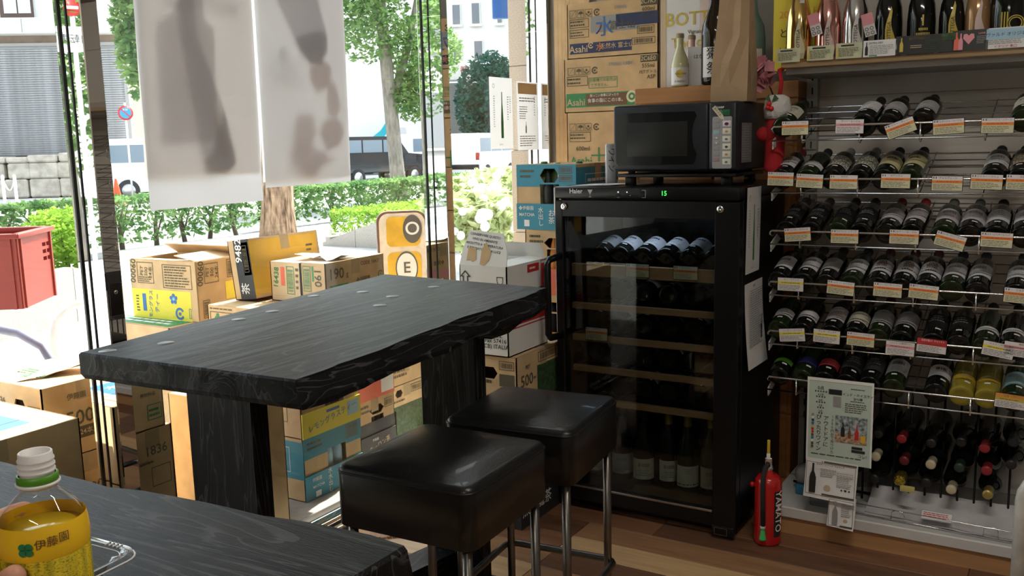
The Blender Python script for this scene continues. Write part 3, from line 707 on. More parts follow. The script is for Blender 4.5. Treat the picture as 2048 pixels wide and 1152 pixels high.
# ------------------------------------------------------------------ the other end of the street, met in the reflections
tree('street tree with full crown down the street past the no entry sign', (-11.35, -4.3), .18, 4.0, (0, .1), [((0, 0, 3.1), (1.2, 1.5, 2.0), 1.0)], 6000, .08, LEAF_T, BARK2, 51)
tree('street tree far down the street near the corner building', (-13.4, -11.5), .2, 4.5, (0, .1), [((0, 0, 4.4), (1.8, 2.2, 2.4), 1.0)], 5000, .10, LEAF_T, BARK2, 52)
hedge('hedge', 'evergreen hedge down the street past the no entry sign', -12.1, -11.5, -14.0, 1.5, .1, .74, 7000, .06, LEAF_H, 53, 8)
cbd = thing('corner_building', 'grey corner building down the street behind the trees', 'building', (-24, -16, 0), math.radians(150))
obj('wall', MB().box(-14, 14, 0, 6, 0, 14), M('concrete_grey', (.42, .42, .42), .85, var=.1, scale=1), cbd)
for k in range(6):
    for z in (1.2, 4.4, 7.6):
        w = obj('window', MB().box(-12 + k * 4, -9.8 + k * 4, -.12, .04, z, z + 2), MATS['render_white'], cbd); obj('pane', MB().box(-11.9 + k * 4, -9.9 + k * 4, -.15, -.1, z + .1, z + 1.9), MATS['window_dark'], w)
# ------------------------------------------------------------------ cartons
def pierce(b, mt, u0, u1, v0, v1, n0, n1, holes):
    """flat sheet u0..u1 x v0..v1 with real openings left in it"""
    us = sorted({u0, u1} | {min(max(x, u0), u1) for q in holes for x in (q[0], q[2])}); vs = sorted({v0, v1} | {min(max(x, v0), v1) for q in holes for x in (q[1], q[3])})
    for i in range(len(us) - 1):
        for j in range(len(vs) - 1):
            cu, cv = (us[i] + us[i + 1]) / 2, (vs[j] + vs[j + 1]) / 2
            if not any(q[0] < cu < q[2] and q[1] < cv < q[3] for q in holes): b.box(us[i], us[i + 1], vs[j], vs[j + 1], n0, n1, mtx=mt)
    for q in holes:
        if q[4] and q[0] >= u0 and q[2] <= u1 and q[1] >= v0 and q[3] <= v1:      # corner pieces give hand holes their pointed ends
            k = (q[2] - q[0]) * .22; m = (q[1] + q[3]) / 2
            for cu, su in ((q[0], 1), (q[2], -1)):
                for cv in (q[1], q[3]): b.prism([(cu, cv), (cu + su * k, cv), (cu, m)] if (su > 0) == (cv < m) else [(cu, cv), (cu, m), (cu + su * k, cv)], n0, n1, mtx=mt)
def carton(label, x0, x1, y0, y1, z0, h, decor=(), rot=0.0, hole=None, cm=None, group=None, name='carton', open_top=False, tape=True, tilt=None, cat='carton'):
    """cardboard box: walls, two top flaps, tape, and the print on its faces. Decor uses 0..1 face coordinates."""
    cm = cm or CARD; w, d = x1 - x0, y1 - y0
    t = thing(name, label, cat, ((x0 + x1) / 2, (y0 + y1) / 2, z0), rot, group)
    if tilt: t.rotation_euler = (tilt[0], tilt[1], rot)
    hx, hy = w / 2, d / 2
    faces = {'F': (frame_mtx((-hx, -hy, 0), (1, 0, 0), (0, 0, 1)), w, h), 'R': (frame_mtx((hx, -hy, 0), (0, 1, 0), (0, 0, 1)), d, h),
             'L': (frame_mtx((-hx, hy, 0), (0, -1, 0), (0, 0, 1)), d, h), 'B': (frame_mtx((hx, hy, 0), (-1, 0, 0), (0, 0, 1)), w, h),
             'T': (frame_mtx((-hx, -hy, h + .0005), (1, 0, 0), (0, 1, 0)), w, d)}
    th = .004; b = MB(); holes = {k: [] for k in 'FRLBT'}   # openings cut through the walls: (u0, v0, u1, v1, pointed ends)
    if hole: holes[hole[0]].append((hole[1] * faces[hole[0]][1], hole[2] * h, hole[3] * faces[hole[0]][1], hole[4] * h, False))
    for it in decor:
        if it[0] == 'h': W, H = faces[it[1]][1:]; holes[it[1]].append((it[2] * W - it[4], it[3] * H - it[5], it[2] * W + it[4], it[3] * H + it[5], True))
    for f in 'FRLB':
        mt, W, H = faces[f]
        pierce(b, mt, 0, W, 0, H, -th, 0, holes[f])
    b.box(-hx, hx, -hy, hy, 0, th)
    obj('body', b, cm, t)
    if not open_top:
        for s in (-1, 1):
            ya, yb = (-hy, -.0015) if s < 0 else (.0015, hy)
            fb = MB().box(-hx + .001, hx - .001, ya + .001, yb - .001, h - .004, h)
            obj('flap', fb, cm, t)
        if tape:
            tb = MB().box(-hx - .0006, hx + .0006, -.025, .025, h, h + .0007); mt = faces['F'][0]
            tb.box(hx, hx + .0008, -.025, .025, h - .06, h + .0005); tb.box(-hx - .0008, -hx, -.025, .025, h - .06, h + .0005)
            obj('tape', tb, TAPE, t)
    for it in decor:
        k = it[0]; mt, W, H = faces[it[1]]; P = {}
        if k == 'p':      # printed field
            pr = it[7] if len(it) > 7 else .0006
            if pr > .001: q = MB(); pierce(q, mt, it[2] * W, it[4] * W, it[3] * H, it[5] * H, .0005, pr, holes[it[1]]); obj('panel', q, INKS[it[6]], t)
            else: obj('print_field', flat(MB(), mt, it[2] * W, it[3] * H, it[4] * W, it[5] * H, pr), INKS[it[6]], t)
        elif k == 't':    # words
            R = Matrix.Rotation(math.radians(it[7] if len(it) > 7 else 0), 4, 'Z')
            text(it[5], it[4], INKS[it[6]], t, mt @ Matrix.Translation((it[2] * W, it[3] * H, .0018 + (it[8] if len(it) > 8 else 0))) @ R)
        elif k == 'l': print_lines(P.setdefault(it[7], MB()), mt, it[2] * W, it[3] * H, it[4] * W, it[5] * H, it[6], .45, .0016, random.Random(len(label)))
        elif k == 'o': outline(P.setdefault(it[6], MB()), mt, it[2] * W, it[3] * H, it[4] * W, it[5] * H, .0025, .0015)
        elif k == 'b':    # barcode
            r = random.Random(9); q = P.setdefault(it[6], MB()); outline(q, mt, it[2] * W, it[3] * H, it[4] * W, it[5] * H, .0025, .0015)
            vert = (it[5] - it[3]) * H > (it[4] - it[2]) * W
            s = .1
            while s < .9:
                e = s + r.uniform(.01, .035)
                if vert: flat(q, mt, (it[2] + .15 * (it[4] - it[2])) * W, (it[3] + s * (it[5] - it[3])) * H, (it[4] - .15 * (it[4] - it[2])) * W, (it[3] + e * (it[5] - it[3])) * H, .0015)
                else: flat(q, mt, (it[2] + s * (it[4] - it[2])) * W, (it[3] + .2 * (it[5] - it[3])) * H, (it[2] + e * (it[4] - it[2])) * W, (it[5] - .2 * (it[5] - it[3])) * H, .0015)
                s = e + r.uniform(.01, .03)
        elif k == 'c':    # ring mark
            disc(P.setdefault(it[5], MB()), mt, it[2] * W, it[3] * H, it[4] * .62, it[4], .0016, 18, .5, 2 * PI - .5); disc(P[it[5]], mt, it[2] * W, it[3] * H, 0, it[4] * .3, .0016, 10)
        elif k == 'u':    # care symbols: umbrella, hands, recycle, no hooks
            q = P.setdefault(it[5], MB()); s = it[4]; u, v = it[2] * W, it[3] * H
            for i in range(3): outline(q, mt, u + i * s * 1.15, v, u + i * s * 1.15 + s, v + s, s * .05, .0016)
            q.add([(u + s * .15, v + s * .1, .0016), (u + s * .2, v + s * .1, .0016), (u + s * .85, v + s * .9, .0016), (u + s * .8, v + s * .9, .0016)], [(0, 1, 2, 3)], mtx=mt)
            disc(q, mt, u + s * 1.65, v + s * .45, 0, s * .36, .0016, 10, 0, PI); flat(q, mt, u + s * 1.62, v + s * .12, u + s * 1.68, v + s * .5, .0016)
            disc(q, mt, u + s * 2.8, v + s * .6, 0, s * .16, .0016, 12); disc(q, mt, u + s * 2.8, v + s * .5, s * .25, s * .36, .0016, 10, PI, 2 * PI)
            disc(q, mt, u + s * 4.0, v + s * .5, s * .3, s * .46, .0016, 18, .5, 2 * PI - .5); disc(q, mt, u + s * 4.0, v + s * .5, 0, s * .14, .0016, 10)
        elif k == 'i':    # insert seen through a cut-out
            for q in range(2):
                uc = (it[2] + (it[4] - it[2]) * (.25 + .5 * q)) * W; rr = min((it[4] - it[2]) * W * .24, .03)
                obj('packed_bottle', MB().lathe([(rr, .005), (rr, H * .62), (rr * .75, H * .74), (rr * .4, H * .84), (rr * .4, H * .93)], 16, mt @ Matrix.Translation((uc, 0, -rr - .008)) @ Matrix.Rotation(-PI / 2, 4, 'X')), INKS[it[6]], t)
        for kk, q in P.items(): obj({'l': 'small_print', 'o': 'frame_print', 'b': 'barcode', 'c': 'ring_mark', 'u': 'care_symbols'}[k], q, INKS[kk], t)
    return t

OUT = 'drink cartons piled outside the window'
# --- outside, left of the window post
carton('brown coffee carton at the foot of the outdoor stack by the window post', -2.77, -2.35, 1.05, 1.503, 0, .215, [('p', 'R', .0, .35, .97, .95, 'navy'), ('t', 'R', .66, .62, .05, 'BLACK', 'w')], group=OUT)
carton('brown carton in the middle of the outdoor stack by the window post', -2.77, -2.35, 1.05, 1.503, .215, .215, [('p', 'R', .55, .04, .95, .36, 'navy'), ('t', 'R', .75, .2, .035, 'BLACK', 'w'), ('t', 'R', .42, .6, .06, 'mi', 'k')], group=OUT)
carton('carton with blue printed top, uppermost by the window post', -2.77, -2.35, 1.04, 1.503, .43, .238,
       [('p', 'T', .30, .30, .86, .84, 'lb'), ('p', 'T', .35, .36, .81, .80, 'blue', .0009), ('t', 'T', .52, .58, .05, '天然水', 'w', 90), ('o', 'T', .68, .06, .93, .3, 'kg'), ('l', 'T', .7, .1, .92, .28, 4, 'kg'), ('o', 'T', .68, .55, .9, .9, 'kg'),
        ('t', 'R', .42, .5, .055, 'mi', 'k'), ('l', 'R', .38, .22, .5, .32, 1, 'kg')], group=OUT)
tb = carton('torn top carton marked 500 behind the blue topped carton', -2.98, -2.61, 1.556, 1.835, .47, .235,
       [('t', 'R', .42, .50, .065, '500', 'kg'), ('t', 'R', .58, .50, .018, 'ml', 'kg'), ('t', 'R', .4, .80, .022, '伊藤園', 'kg'), ('p', 'R', .30, .22, .74, .38, 'kg'), ('t', 'R', .52, .30, .022, '24本入', 'beige'), ('c', 'R', .92, .2, .035, 'green'),
        ('h', 'F', .68, .66, .035, .035), ('b', 'F', .8, .5, .97, .75, 'kg'), ('t', 'F', .4, .75, .03, '1836', 'kg'), ('t', 'T', .55, .35, .06, '1836', 'green', 200), ('o', 'T', .15, .3, .5, .6, 'green'), ('l', 'T', .2, .35, .45, .55, 3, 'green')], group=OUT)
b = MB(); b.add([(-.02, .05, .236), (.06, -.06, .238), (.13, .08, .275), (.05, .14, .29)], [(0, 1, 2, 3)]); b.add([(.0, -.10, .237), (.03, -.12, .237), (.12, .05, .262), (.08, .06, .268)], [(0, 1, 2, 3)]); obj('torn_flap', b, CARD, tb)
carton('plain brown carton directly under the torn top carton', -2.98, -2.61, 1.556, 1.835, .235, .235, [('t', 'R', .5, .5, .05, '500', 'kg'), ('t', 'R', .85, .75, .05, 'G', 'green', 70)], group=OUT)
carton('plain brown carton at ground level under the torn top carton', -2.98, -2.61, 1.556, 1.835, 0, .235, [('t', 'R', .8, .5, .05, '500', 'kg'), ('l', 'R', .6, .2, .95, .3, 2, 'kg')], group=OUT)
S1 = (-2.58, -2.40, 1.70, 1.842)
carton('carton on the ground behind the window post beside the table slab', *S1, 0, .29, [('t', 'R', .6, .8, .02, '烏龍茶', 'kg'), ('o', 'R', .45, .3, .9, .6, 'kg')], group=OUT)
carton('carton printed 1836 behind the window beside the table slab', *S1, .29, .262, [('t', 'R', .56, .74, .042, '1836', 'kg'), ('o', 'R', .40, .30, .90, .54, 'kg'), ('l', 'R', .12, .58, .5, .64, 1, 'kg'), ('t', 'R', .2, .62, .014, 'CODE', 'kg')], group=OUT)
carton('carton with two framed print fields on top of the 1836 carton', *S1[:3], S1[3] - .02, .552, .245, [('o', 'R', .45, .58, .9, .85, 'green'), ('l', 'R', .5, .62, .85, .82, 3, 'green'), ('t', 'R', .55, .45, .014, '原材料名', 'kg'), ('o', 'R', .5, .12, .92, .32, 'green'), ('l', 'R', .54, .15, .88, .28, 2, 'green')], group=OUT)
# --- the stack that carries the yellow tea carton
S2 = (-3.45, -3.06, 2.51, 2.77)
for k, dsc in enumerate(['lowest carton under the upright yellow tea carton', 'second carton up under the upright yellow tea carton', 'carton with green printed top just under the yellow tea carton']):
    dz = k * .2325; sh = .08 if k == 2 else 0
    carton('brown ' + dsc if k < 2 else dsc, S2[0] - sh, S2[1] - sh * .2, S2[2] - sh * 1.5, S2[3], dz, .2325,
           [('p', 'T', .05, .05, .95, .6, 'green'), ('l', 'T', .1, .1, .9, .5, 4, 'w'), ('p', 'F', .6, .3, .9, .75, 'navy'), ('l', 'F', .62, .35, .88, .7, 4, 'beige'), ('p', 'R', .2, .3, .7, .8, 'brown'), ('l', 'R', .22, .35, .68, .75, 4, 'beige')], group=OUT)
lem = carton('upright brown and yellow lemongrass tea carton with lifted flap outside', -3.45, -3.06, 2.515, 2.775, .6985, .25,
       [('p', 'F', .0, .0, .90, .50, 'yellow'), ('t', 'F', .29, .25, .0245, 'モングラス', 'blue', 84), ('t', 'F', .39, .27, .028, 'ティー', 'blue', 84), ('p', 'F', .16, .12, .215, .42, 'blue', .0012), ('l', 'F', .06, .1, .11, .4, 6, 'kg'), ('p', 'F', .60, .28, .68, .40, 'lb', .0012), ('t', 'F', .64, .36, .06, '✿', 'blue'), ('c', 'F', .72, .12, .026, 'blue'), ('o', 'F', .86, .05, .89, .22, 'blue'),
        ('t', 'F', .05, .80, .042, '00060', 'kg', 84), ('o', 'F', .11, .60, .36, .96, 'kg'), ('t', 'F', .25, .80, .026, 'PET\n500\n24本', 'kg', 84), ('l', 'F', .13, .62, .34, .72, 3, 'kg'), ('o', 'F', .50, .54, .93, .94, 'kg'), ('l', 'F', .53, .56, .9, .92, 8, 'kg'),
        ('t', 'R', .09, .80, .042, '00060', 'kg', 84), ('o', 'R', .16, .62, .46, .95, 'kg'), ('t', 'R', .33, .80, .026, 'PET\n500\n24本', 'kg', 84), ('b', 'R', .65, .66, .8, .97, 'kg'), ('b', 'R', .82, .58, .93, .97, 'kg'), ('p', 'R', .60, .30, .97, .60, 'yellow'), ('b', 'R', .1, .05, .24, .35, 'kg')], group=OUT, open_top=True)
lem.rotation_euler = (0, 0, math.radians(3))
for s, (va, vb) in enumerate([((-.19, -.128, .25), (.19, -.128, .25)), ((.193, -.12, .25), (.193, .12, .25)), ((-.19, .128, .25), (.19, .128, .25))]):
    va, vb = Vector(va), Vector(vb); up = Vector((0, .11, -.012)) if s == 0 else (Vector((-.13, 0, .02)) if s == 1 else Vector((.0, -.07, .045)))
    obj('flap', MB().add([va, vb, vb + up, va + up, va + Vector((0, 0, .003)), vb + Vector((0, 0, .003)), vb + up + Vector((0, 0, .003)), va + up + Vector((0, 0, .003))], [(0, 1, 2, 3), (7, 6, 5, 4), (0, 4, 5, 1), (1, 5, 6, 2), (2, 6, 7, 3), (3, 7, 4, 0)]), CARD, lem)
# --- column with the tall plain carton against the glass
S3 = (-2.685, -2.43, 2.06, 2.352)
carton('tall plain cardboard carton against the window behind the table slab', *S3, 0, .56, [('p', 'R', .2, .62, .55, .9, 'beige')], group=OUT, tape=False)

# --- display cartons: blue / yellow / red / black with cut-outs, long side to the glass
def display(label, x0, x1, y0, y1, z0, h, band, lip, words, ink='w', win='slate', face='R', extra=(), group=OUT, rot=0, cm=None, side=None):
    W0 = (.40, .40, .72, .70)
    o = 'F' if face == 'R' else 'R'
    dec = [('i', face, .40, .3, .72, .8, win)]
    if band: dec += [('p', face, 0, .66, 1, 1.0, band, .0012), ('p', face, .04, .76, .33, .96, 'beige'), ('l', face, .06, .78, .31, .94, 2, 'kg'), ('p', face, .70, .72, .96, .98, 'beige'), ('b', face, .72, .86, .94, .97, 'brown'), ('b', face, .72, .74, .94, .84, 'brown')]
    else: dec += [('l', face, .08, .78, .36, .94, 2, 'kg'), ('h', face, .55, .80, .05, .02), ('b', face, .74, .78, .95, .93, 'kg')]
    dec += [('p', face, .0, .0, 1.0, .40, lip, .006)]
    dec += [(w[0], face) + w[1:] for w in words]
    if side: dec += [('p', o, 0, .35, 1, .95, side), ('o', o, .2, .45, .8, .85, 'w'), ('l', o, .25, .5, .75, .8, 3, 'w')]
    else: dec += [('b', o, .2, .55, .8, .8, 'kg'), ('b', o, .2, .25, .8, .5, 'kg')]
    return carton(label, x0, x1, y0, y1, z0, h, dec + list(extra), rot, (face,) + W0, cm, group)
board = obj('cardboard_mat', MB().rbox(-3.04, -2.40, 2.365, 3.28, 0, .028, .004), M('grey_board', (.34, .31, .28), .85, var=.1)); tag(board, 'grey flat board under the cartons outside the window', 'board')
C1 = (-2.86, -2.50, 2.51, 2.85)
jp = lambda s: '\n'.join(s)
display('blue display carton of cold tea on the ground by the window', *C1, .028, .255, 'cyan', 'cyan', [('t', .40, .2, .026, jp('水水出し'), 'w', 0, .006), ('t', .58, .2, .028, jp('お茶'), 'w', 0, .006), ('t', .76, .2, .030, jp('抹茶'), 'w', 0, .006), ('t', .18, .31, .018, '伊藤園', 'w', 0, .006), ('t', .2, .2, .016, 'MATCHA', 'w', 0, .006), ('p', .15, .03, .24, .12, 'w', .0066)], side='cyan', win='lb')
display('yellow lemongrass display carton on the blue display carton', *C1, .283, .25, 'yellow', 'yellow', [('c', .12, .16, .026, 'blue'), ('t', .50, .2, .032, 'レモングラスティー', 'blue', 8, .006), ('p', .40, .30, .62, .345, 'blue', .0066), ('p', .76, .12, .96, .36, 'lb', .0066)])
carton('long carton with sunlit top above the yellow lemongrass carton', -2.975, -2.50, 2.505, 2.87, .533, .25, [('t', 'F', .12, .80, .035, '♣', 'green'), ('l', 'F', .03, .93, .4, .97, 1, 'kg'), ('o', 'F', .03, .6, .5, .9, 'kg'), ('t', 'F', .3, .78, .035, '茶茶', 'green'), ('l', 'T', .1, .3, .4, .9, 4, 'kg'), ('p', 'R', .0, .0, 1, .5, 'yellow')], group=OUT)
carton('carton of small cans printed 190g outside the window', -2.63, -2.50, 2.69, 3.05, .783, .165,
       [('t', 'R', .17, .70, .062, '190', 'kg'), ('t', 'R', .35, .66, .03, 'g', 'kg'), ('p', 'R', .06, .3, .36, .44, 'green'), ('t', 'R', .75, .85, .022, 'CODE 16437', 'kg'), ('t', 'R', .62, .45, .022, '❖伊藤園', 'kg'), ('c', 'R', .93, .5, .016, 'kg'), ('p', 'R', .4, .0, .6, .25, 'pink'), ('p', 'R', .7, .0, .9, .3, 'pink'),
        ('b', 'F', .08, .3, .4, .92, 'green'), ('t', 'F', .68, .65, .05, '190', 'kg', -90), ('p', 'F', .45, .55, .53, .92, 'green'), ('p', 'F', .1, .0, .8, .14, 'pink')], group=OUT)
carton('narrow carton printed 16438 beside the small can carton', -2.80, -2.635, 2.69, 3.02, .783, .162, [('t', 'F', .20, .6, .035, '16438', 'green', 84), ('p', 'F', .35, .4, .48, .88, 'coral'), ('b', 'F', .55, .2, .8, .9, 'green'), ('l', 'F', .85, .3, .95, .9, 4, 'kg')], group=OUT, cm=CARD2)
b = MB()
rr_ = random.Random(2)
gv = [[(-2.72 + .035 * i, 2.75 + .05 * j, .950 + rr_.uniform(0, .022)) for j in range(4)] for i in range(7)]
b.add([p for r_ in gv for p in r_], [(i * 4 + j, i * 4 + j + 1, i * 4 + 5 + j, i * 4 + 4 + j) for i in range(6) for j in range(3)], True)
tag(obj('plastic_wrap', b, M('shiny_wrap', (.75, .74, .72), .15)), 'crumpled shiny wrapping lying on the 190g carton', 'wrapping')
bx = carton('black and yellow oolong carton leaning behind the small can cartons', -2.935, -2.815, 2.62, 3.02, .792, .245,
       [('p', 'F', .28, .0, 1, 1, 'slate'), ('t', 'F', .5, .82, .05, '9482', 'w', 84), ('p', 'F', .62, .4, .97, .95, 'beige'), ('b', 'F', .66, .45, .88, .9, 'kg'), ('t', 'F', .6, .18, .05, '茶', 'w', 84), ('p', 'R', .0, .06, .97, .96, 'amber'), ('l', 'R', .8, .3, .9, .8, 6, 'kg'), ('p', 'T', .3, .0, 1, .9, 'slate'), ('o', 'T', .4, .2, .8, .6, 'w')], group=OUT)
bx.rotation_euler = (0, math.radians(-7), 0)
C2 = (-2.94, -2.60, 2.93, 3.20)
display('black oolong tea display carton on the ground by the window', *C2, .028, .27, None, 'slate', [('t', .55, .2, .03, 'ウーロン茶', 'beige', 10, .006), ('t', .45, .31, .014, '伊藤園', 'w', 0, .006), ('c', .86, .2, .02, 'beige')], extra=[('p', 'R', .0, .40, 1.0, .62, 'slate')])
display('red display carton printed 17734 on the black oolong carton', *C2, .298, .25, 'coral', 'coral', [('p', .66, .06, .98, .66, 'w', .0066), ('t', .82, .58, .022, '17734', 'k', 0, .006), ('l', .69, .1, .95, .5, 4, 'k'), ('c', .12, .22, .02, 'w'), ('l', .25, .1, .5, .3, 3, 'w')], side='coral')
C3 = (-3.06, -2.72, 3.30, 3.60)
carton('brown carton with dark green grass print lowest by the pillar', *C3, .0, .26, [('p', 'R', .0, .0, 1, .62, 'dkg'), ('p', 'R', .12, .1, .2, .55, 'gold'), ('h', 'R', .3, .85, .03, .018), ('b', 'R', .6, .8, .9, .95, 'kg'), ('l', 'R', .05, .68, .5, .75, 1, 'kg')], group=OUT)
carton('brown carton on the green grass printed carton', *C3, .26, .12, [('l', 'R', .1, .3, .6, .7, 2, 'kg')], group=OUT)
# light blue crate and yellow bag further out
q = onx(815, 745, -3.25)
t = thing('blue_crate', 'light blue plastic crate standing behind the outdoor cartons', 'crate', (-3.80, q.y + .35, 0), math.radians(8)); lb = M('crate_light_blue', (.30, .52, .66), .45, var=.05)
obj('body', MB().rbox(-.2, .2, -.26, .26, 0, .62, .01), lb, t); obj('rim', MB().rbox(-.215, .215, -.275, .275, .60, .64, .008), lb, t); obj('rim', MB().rbox(-.21, .21, -.27, .27, .30, .33, .008), lb, t)
text('11.', .09, INKS['navy'], t, frame_mtx((.2015, -.05, .2), (0, 1, 0), (0, 0, 1))); obj('arrow_mark', MB().add([(.2015, -.1, .42), (.2015, .12, .36), (.2015, .2, .46), (.2015, .05, .52)], [(0, 1, 2, 3)]), INKS['blue'], t)
obj('latch', MB().rbox(.2, .21, -.2, -.16, .4, .44, .004), INKS['navy'], t)
q = onz(825, 800, 0.0)
t = thing('yellow_bag', 'yellow plastic sack slumped on the pavement by the blue crate', 'bag', (q.x + .32, q.y - .12, 0), .4)
obj('body', MB().rbox(-.14, .14, -.2, .2, 0, .16, .05, 3), M('sack_yellow', (.66, .42, .06), .5, var=.15, scale=10, bump=.4), t); obj('crease', MB().tube([(-.1, -.15, .158), (.02, 0, .164), (.1, .16, .158)], .006, 6), MATS['sack_yellow'], t)

# ------------------------------------------------------------------ cartons inside, left of the fridge
INS = 'cartons stacked beside the wine fridge'
carton('brown carton with black base band on the floor beside the fridge', -1.965, -1.655, 2.735, 3.12, 0, .322, [('p', 'F', 0, 0, 1, .36, 'slate'), ('p', 'R', 0, 0, 1, .38, 'slate'), ('c', 'F', .84, .19, .024, 'w'), ('t', 'F', .5, .2, .04, '鳥K', 'w'), ('t', 'R', .3, .2, .055, '黒烏龍茶', 'w'), ('p', 'R', .22, .45, .97, 1, 'slate'), ('t', 'R', .12, .55, .03, '500', 'kg'), ('l', 'R', .24, .5, .6, .9, 4, 'beige'), ('l', 'F', .3, .05, .7, .12, 1, 'w')], group=INS)
carton('brown carton printed 500ml with hand hole under the white wine carton', -1.965, -1.66, 2.735, 3.12, .322, .322, [('h', 'F', .62, .80, .035, .022), ('t', 'F', .2, .88, .03, '18', 'kg'), ('b', 'F', .76, .85, .97, .95, 'kg'), ('p', 'F', .76, .66, .97, .8, 'kg'), ('l', 'F', .45, .66, .7, .74, 1, 'kg'), ('p', 'F', .0, .0, .8, .46, 'pale'), ('p', 'F', .3, .3, .6, .5, 'green'), ('t', 'R', .18, .70, .06, '500', 'kg'), ('t', 'R', .33, .70, .02, 'ml', 'kg'), ('l', 'R', .08, .46, .3, .58, 2, 'kg'), ('p', 'R', .38, 0, 1, .82, 'dkg'), ('b', 'R', .4, .85, .8, .97, 'kg'), ('t', 'R', .2, .85, .02, 'PET', 'kg')], group=INS)
wb = carton('white wine carton with red stripe and raised torn flap', -1.885, -1.685, 2.725, 3.01, .645, .325,
       [('p', 'F', 0, .33, 1, .45, 'red'), ('p', 'R', 0, .33, 1, .45, 'red'), ('p', 'F', 0, .465, 1, .48, 'red'), ('p', 'R', 0, .465, 1, .48, 'red'), ('p', 'F', 0, .295, 1, .31, 'red'), ('p', 'R', 0, .295, 1, .31, 'red'),
        ('t', 'F', .50, .235, .022, 'CLITERNIA s.c.a.', 'k'), ('t', 'F', .55, .175, .022, '57106 - Fax 57416', 'k'), ('t', 'F', .50, .11, .022, 'MARINO (CB) ITALIA', 'k'), ('t', 'F', .6, .55, .02, 'BOTTIGLIE DA 1,5 lt.', 'k'),
        ('t', 'R', .70, .66, .055, 'kliternia', 'k'), ('p', 'R', .5, .88, .8, .97, 'red'), ('l', 'R', .55, .90, .75, .95, 1, 'w'), ('o', 'R', .84, .6, .98, .99, 'red'), ('p', 'R', .86, .62, .96, .95, 'red'), ('l', 'R', .1, .5, .7, .58, 2, 'grey'),
        ('t', 'F', .13, .86, .055, '⇧', 'k'), ('t', 'F', .13, .745, .012, 'ALTO', 'k')], cm=CARD_W, group=INS, open_top=True)
# wine glass mark
wm = frame_mtx((-.1, -.1425, 0), (1, 0, 0), (0, 0, 1)) @ Matrix.Translation((.172, .262, 0)); g = MB()
disc(g, wm, 0, .012, .011, .0135, .0016, 14, PI, 2 * PI); flat(g, wm, -.0135, .012, -.011, .026, .0016); flat(g, wm, .011, .012, .0135, .026, .0016); flat(g, wm, -.0135, .024, .0135, .0265, .0016); flat(g, wm, -.0015, -.012, .0015, 0, .0016); flat(g, wm, -.009, -.0145, .009, -.012, .0016)
obj('glass_mark', g, BLK, wb)
# raised front flap with a torn patch, side flaps folded in
fm = frame_mtx((-.1, -.1425, .325), (1, 0, 0), (0, .28, 1)); fl = MB().prism([(0, 0), (.2, 0), (.196, .05), (.172, .118), (.03, .128), (.008, .06)], -.003, 0, mtx=fm); ff = obj('flap', fl, CARD_W, wb)
for k, s in enumerate(['CONSERVARE QUESTO', 'VINO IN AMBIENTE', 'ASCIUTTO A TEMPERATURA', 'E RIPARATO DALLA LUCE']): text(s, .0125, BLK, wb, fm @ Matrix.Translation((.098, .108 - k * .017, .001)) @ Matrix.Rotation(-.12, 4, 'Z'))
obj('torn_patch', MB().prism([(.03, .015), (.048, .02), (.055, .012), (.07, .02), (.066, .062), (.045, .066), (.032, .06)], .0012, .0018, mtx=fm), CARD, wb); obj('torn_patch', MB().prism([(.088, .005), (.105, .0), (.125, .02), (.13, .05), (.105, .085), (.09, .06)], .0012, .0018, mtx=fm), CARD, wb)
obj('flap', MB().add([(.1, -.14, .325), (.1, .14, .325), (.02, .14, .33), (.02, -.13, .332)], [(0, 1, 2, 3)]), CARD_W, wb); obj('flap', MB().add([(-.1, .14, .325), (.1, .14, .325), (.1, .10, .385), (-.09, .10, .385)], [(0, 1, 2, 3)]), CARD_W, wb)
N2 = (-1.945, -1.665, 3.25, 3.60)
wordsT = [('t', .42, .2, .026, jp('水出し'), 'w', 0, .006), ('t', .60, .2, .030, jp('お茶'), 'w', 0, .006), ('t', .80, .2, .032, jp('抹茶'), 'w', 0, .006), ('t', .17, .33, .018, '❖伊藤園', 'w', 0, .006), ('t', .18, .23, .018, 'MATCHA', 'w', 0, .006), ('p', .13, .05, .22, .15, 'w', .0066)]
for k, nm in enumerate(['carton on the floor behind the fridge handle', 'second carton up behind the fridge handle', 'orange lipped display carton at fridge handle height']):
    display('brown ' + nm if k < 2 else nm, *N2, k * .262, .262, None, 'orange' if k == 2 else 'coral', [('l', .1, .1, .5, .3, 2, 'w')], face='F', group=INS)
display('brown display carton with red base above the orange lipped one', N2[0] + .03, N2[1], N2[2], N2[3], .786, .262, None, 'coral', [('l', .1, .15, .5, .3, 2, 'w')], face='F', group=INS, win='orange')
display('turquoise matcha tea display carton on top of the stack by the pier', *N2, 1.048, .262, 'cyan', 'cyan', wordsT, face='F', group=INS, rot=math.radians(-3), side='cyan', extra=[('h', 'F', .56, .83, .045, .028)])
ASA = (-2.005, -1.56, 3.80, 4.08)
for k in range(6): carton('plain drink carton, level %s under the mineral water cartons' % ['one', 'two', 'three', 'four', 'five', 'six'][k], *ASA, k * .214, .214, [('b', 'F', .6, .4, .9, .7, 'kg')], group=INS)
carton('sixteen herb tea carton with green brush lettering, third from the top', ASA[0], ASA[1], ASA[2], ASA[3], 1.284, .241, [('u', 'F', .03, .66, .034, 'kg'), ('l', 'F', .04, .5, .25, .62, 2, 'kg'), ('o', 'F', .03, .46, .27, .64, 'kg'), ('t', 'F', .55, .16, .085, '十六茶', 'green'), ('t', 'F', .16, .10, .05, 'Asahi', 'green'), ('t', 'F', .18, .33, .028, '600ml', 'kg'), ('t', 'F', .55, .38, .02, 'Nonkanoyu', 'orange')], group=INS, cm=CARD)
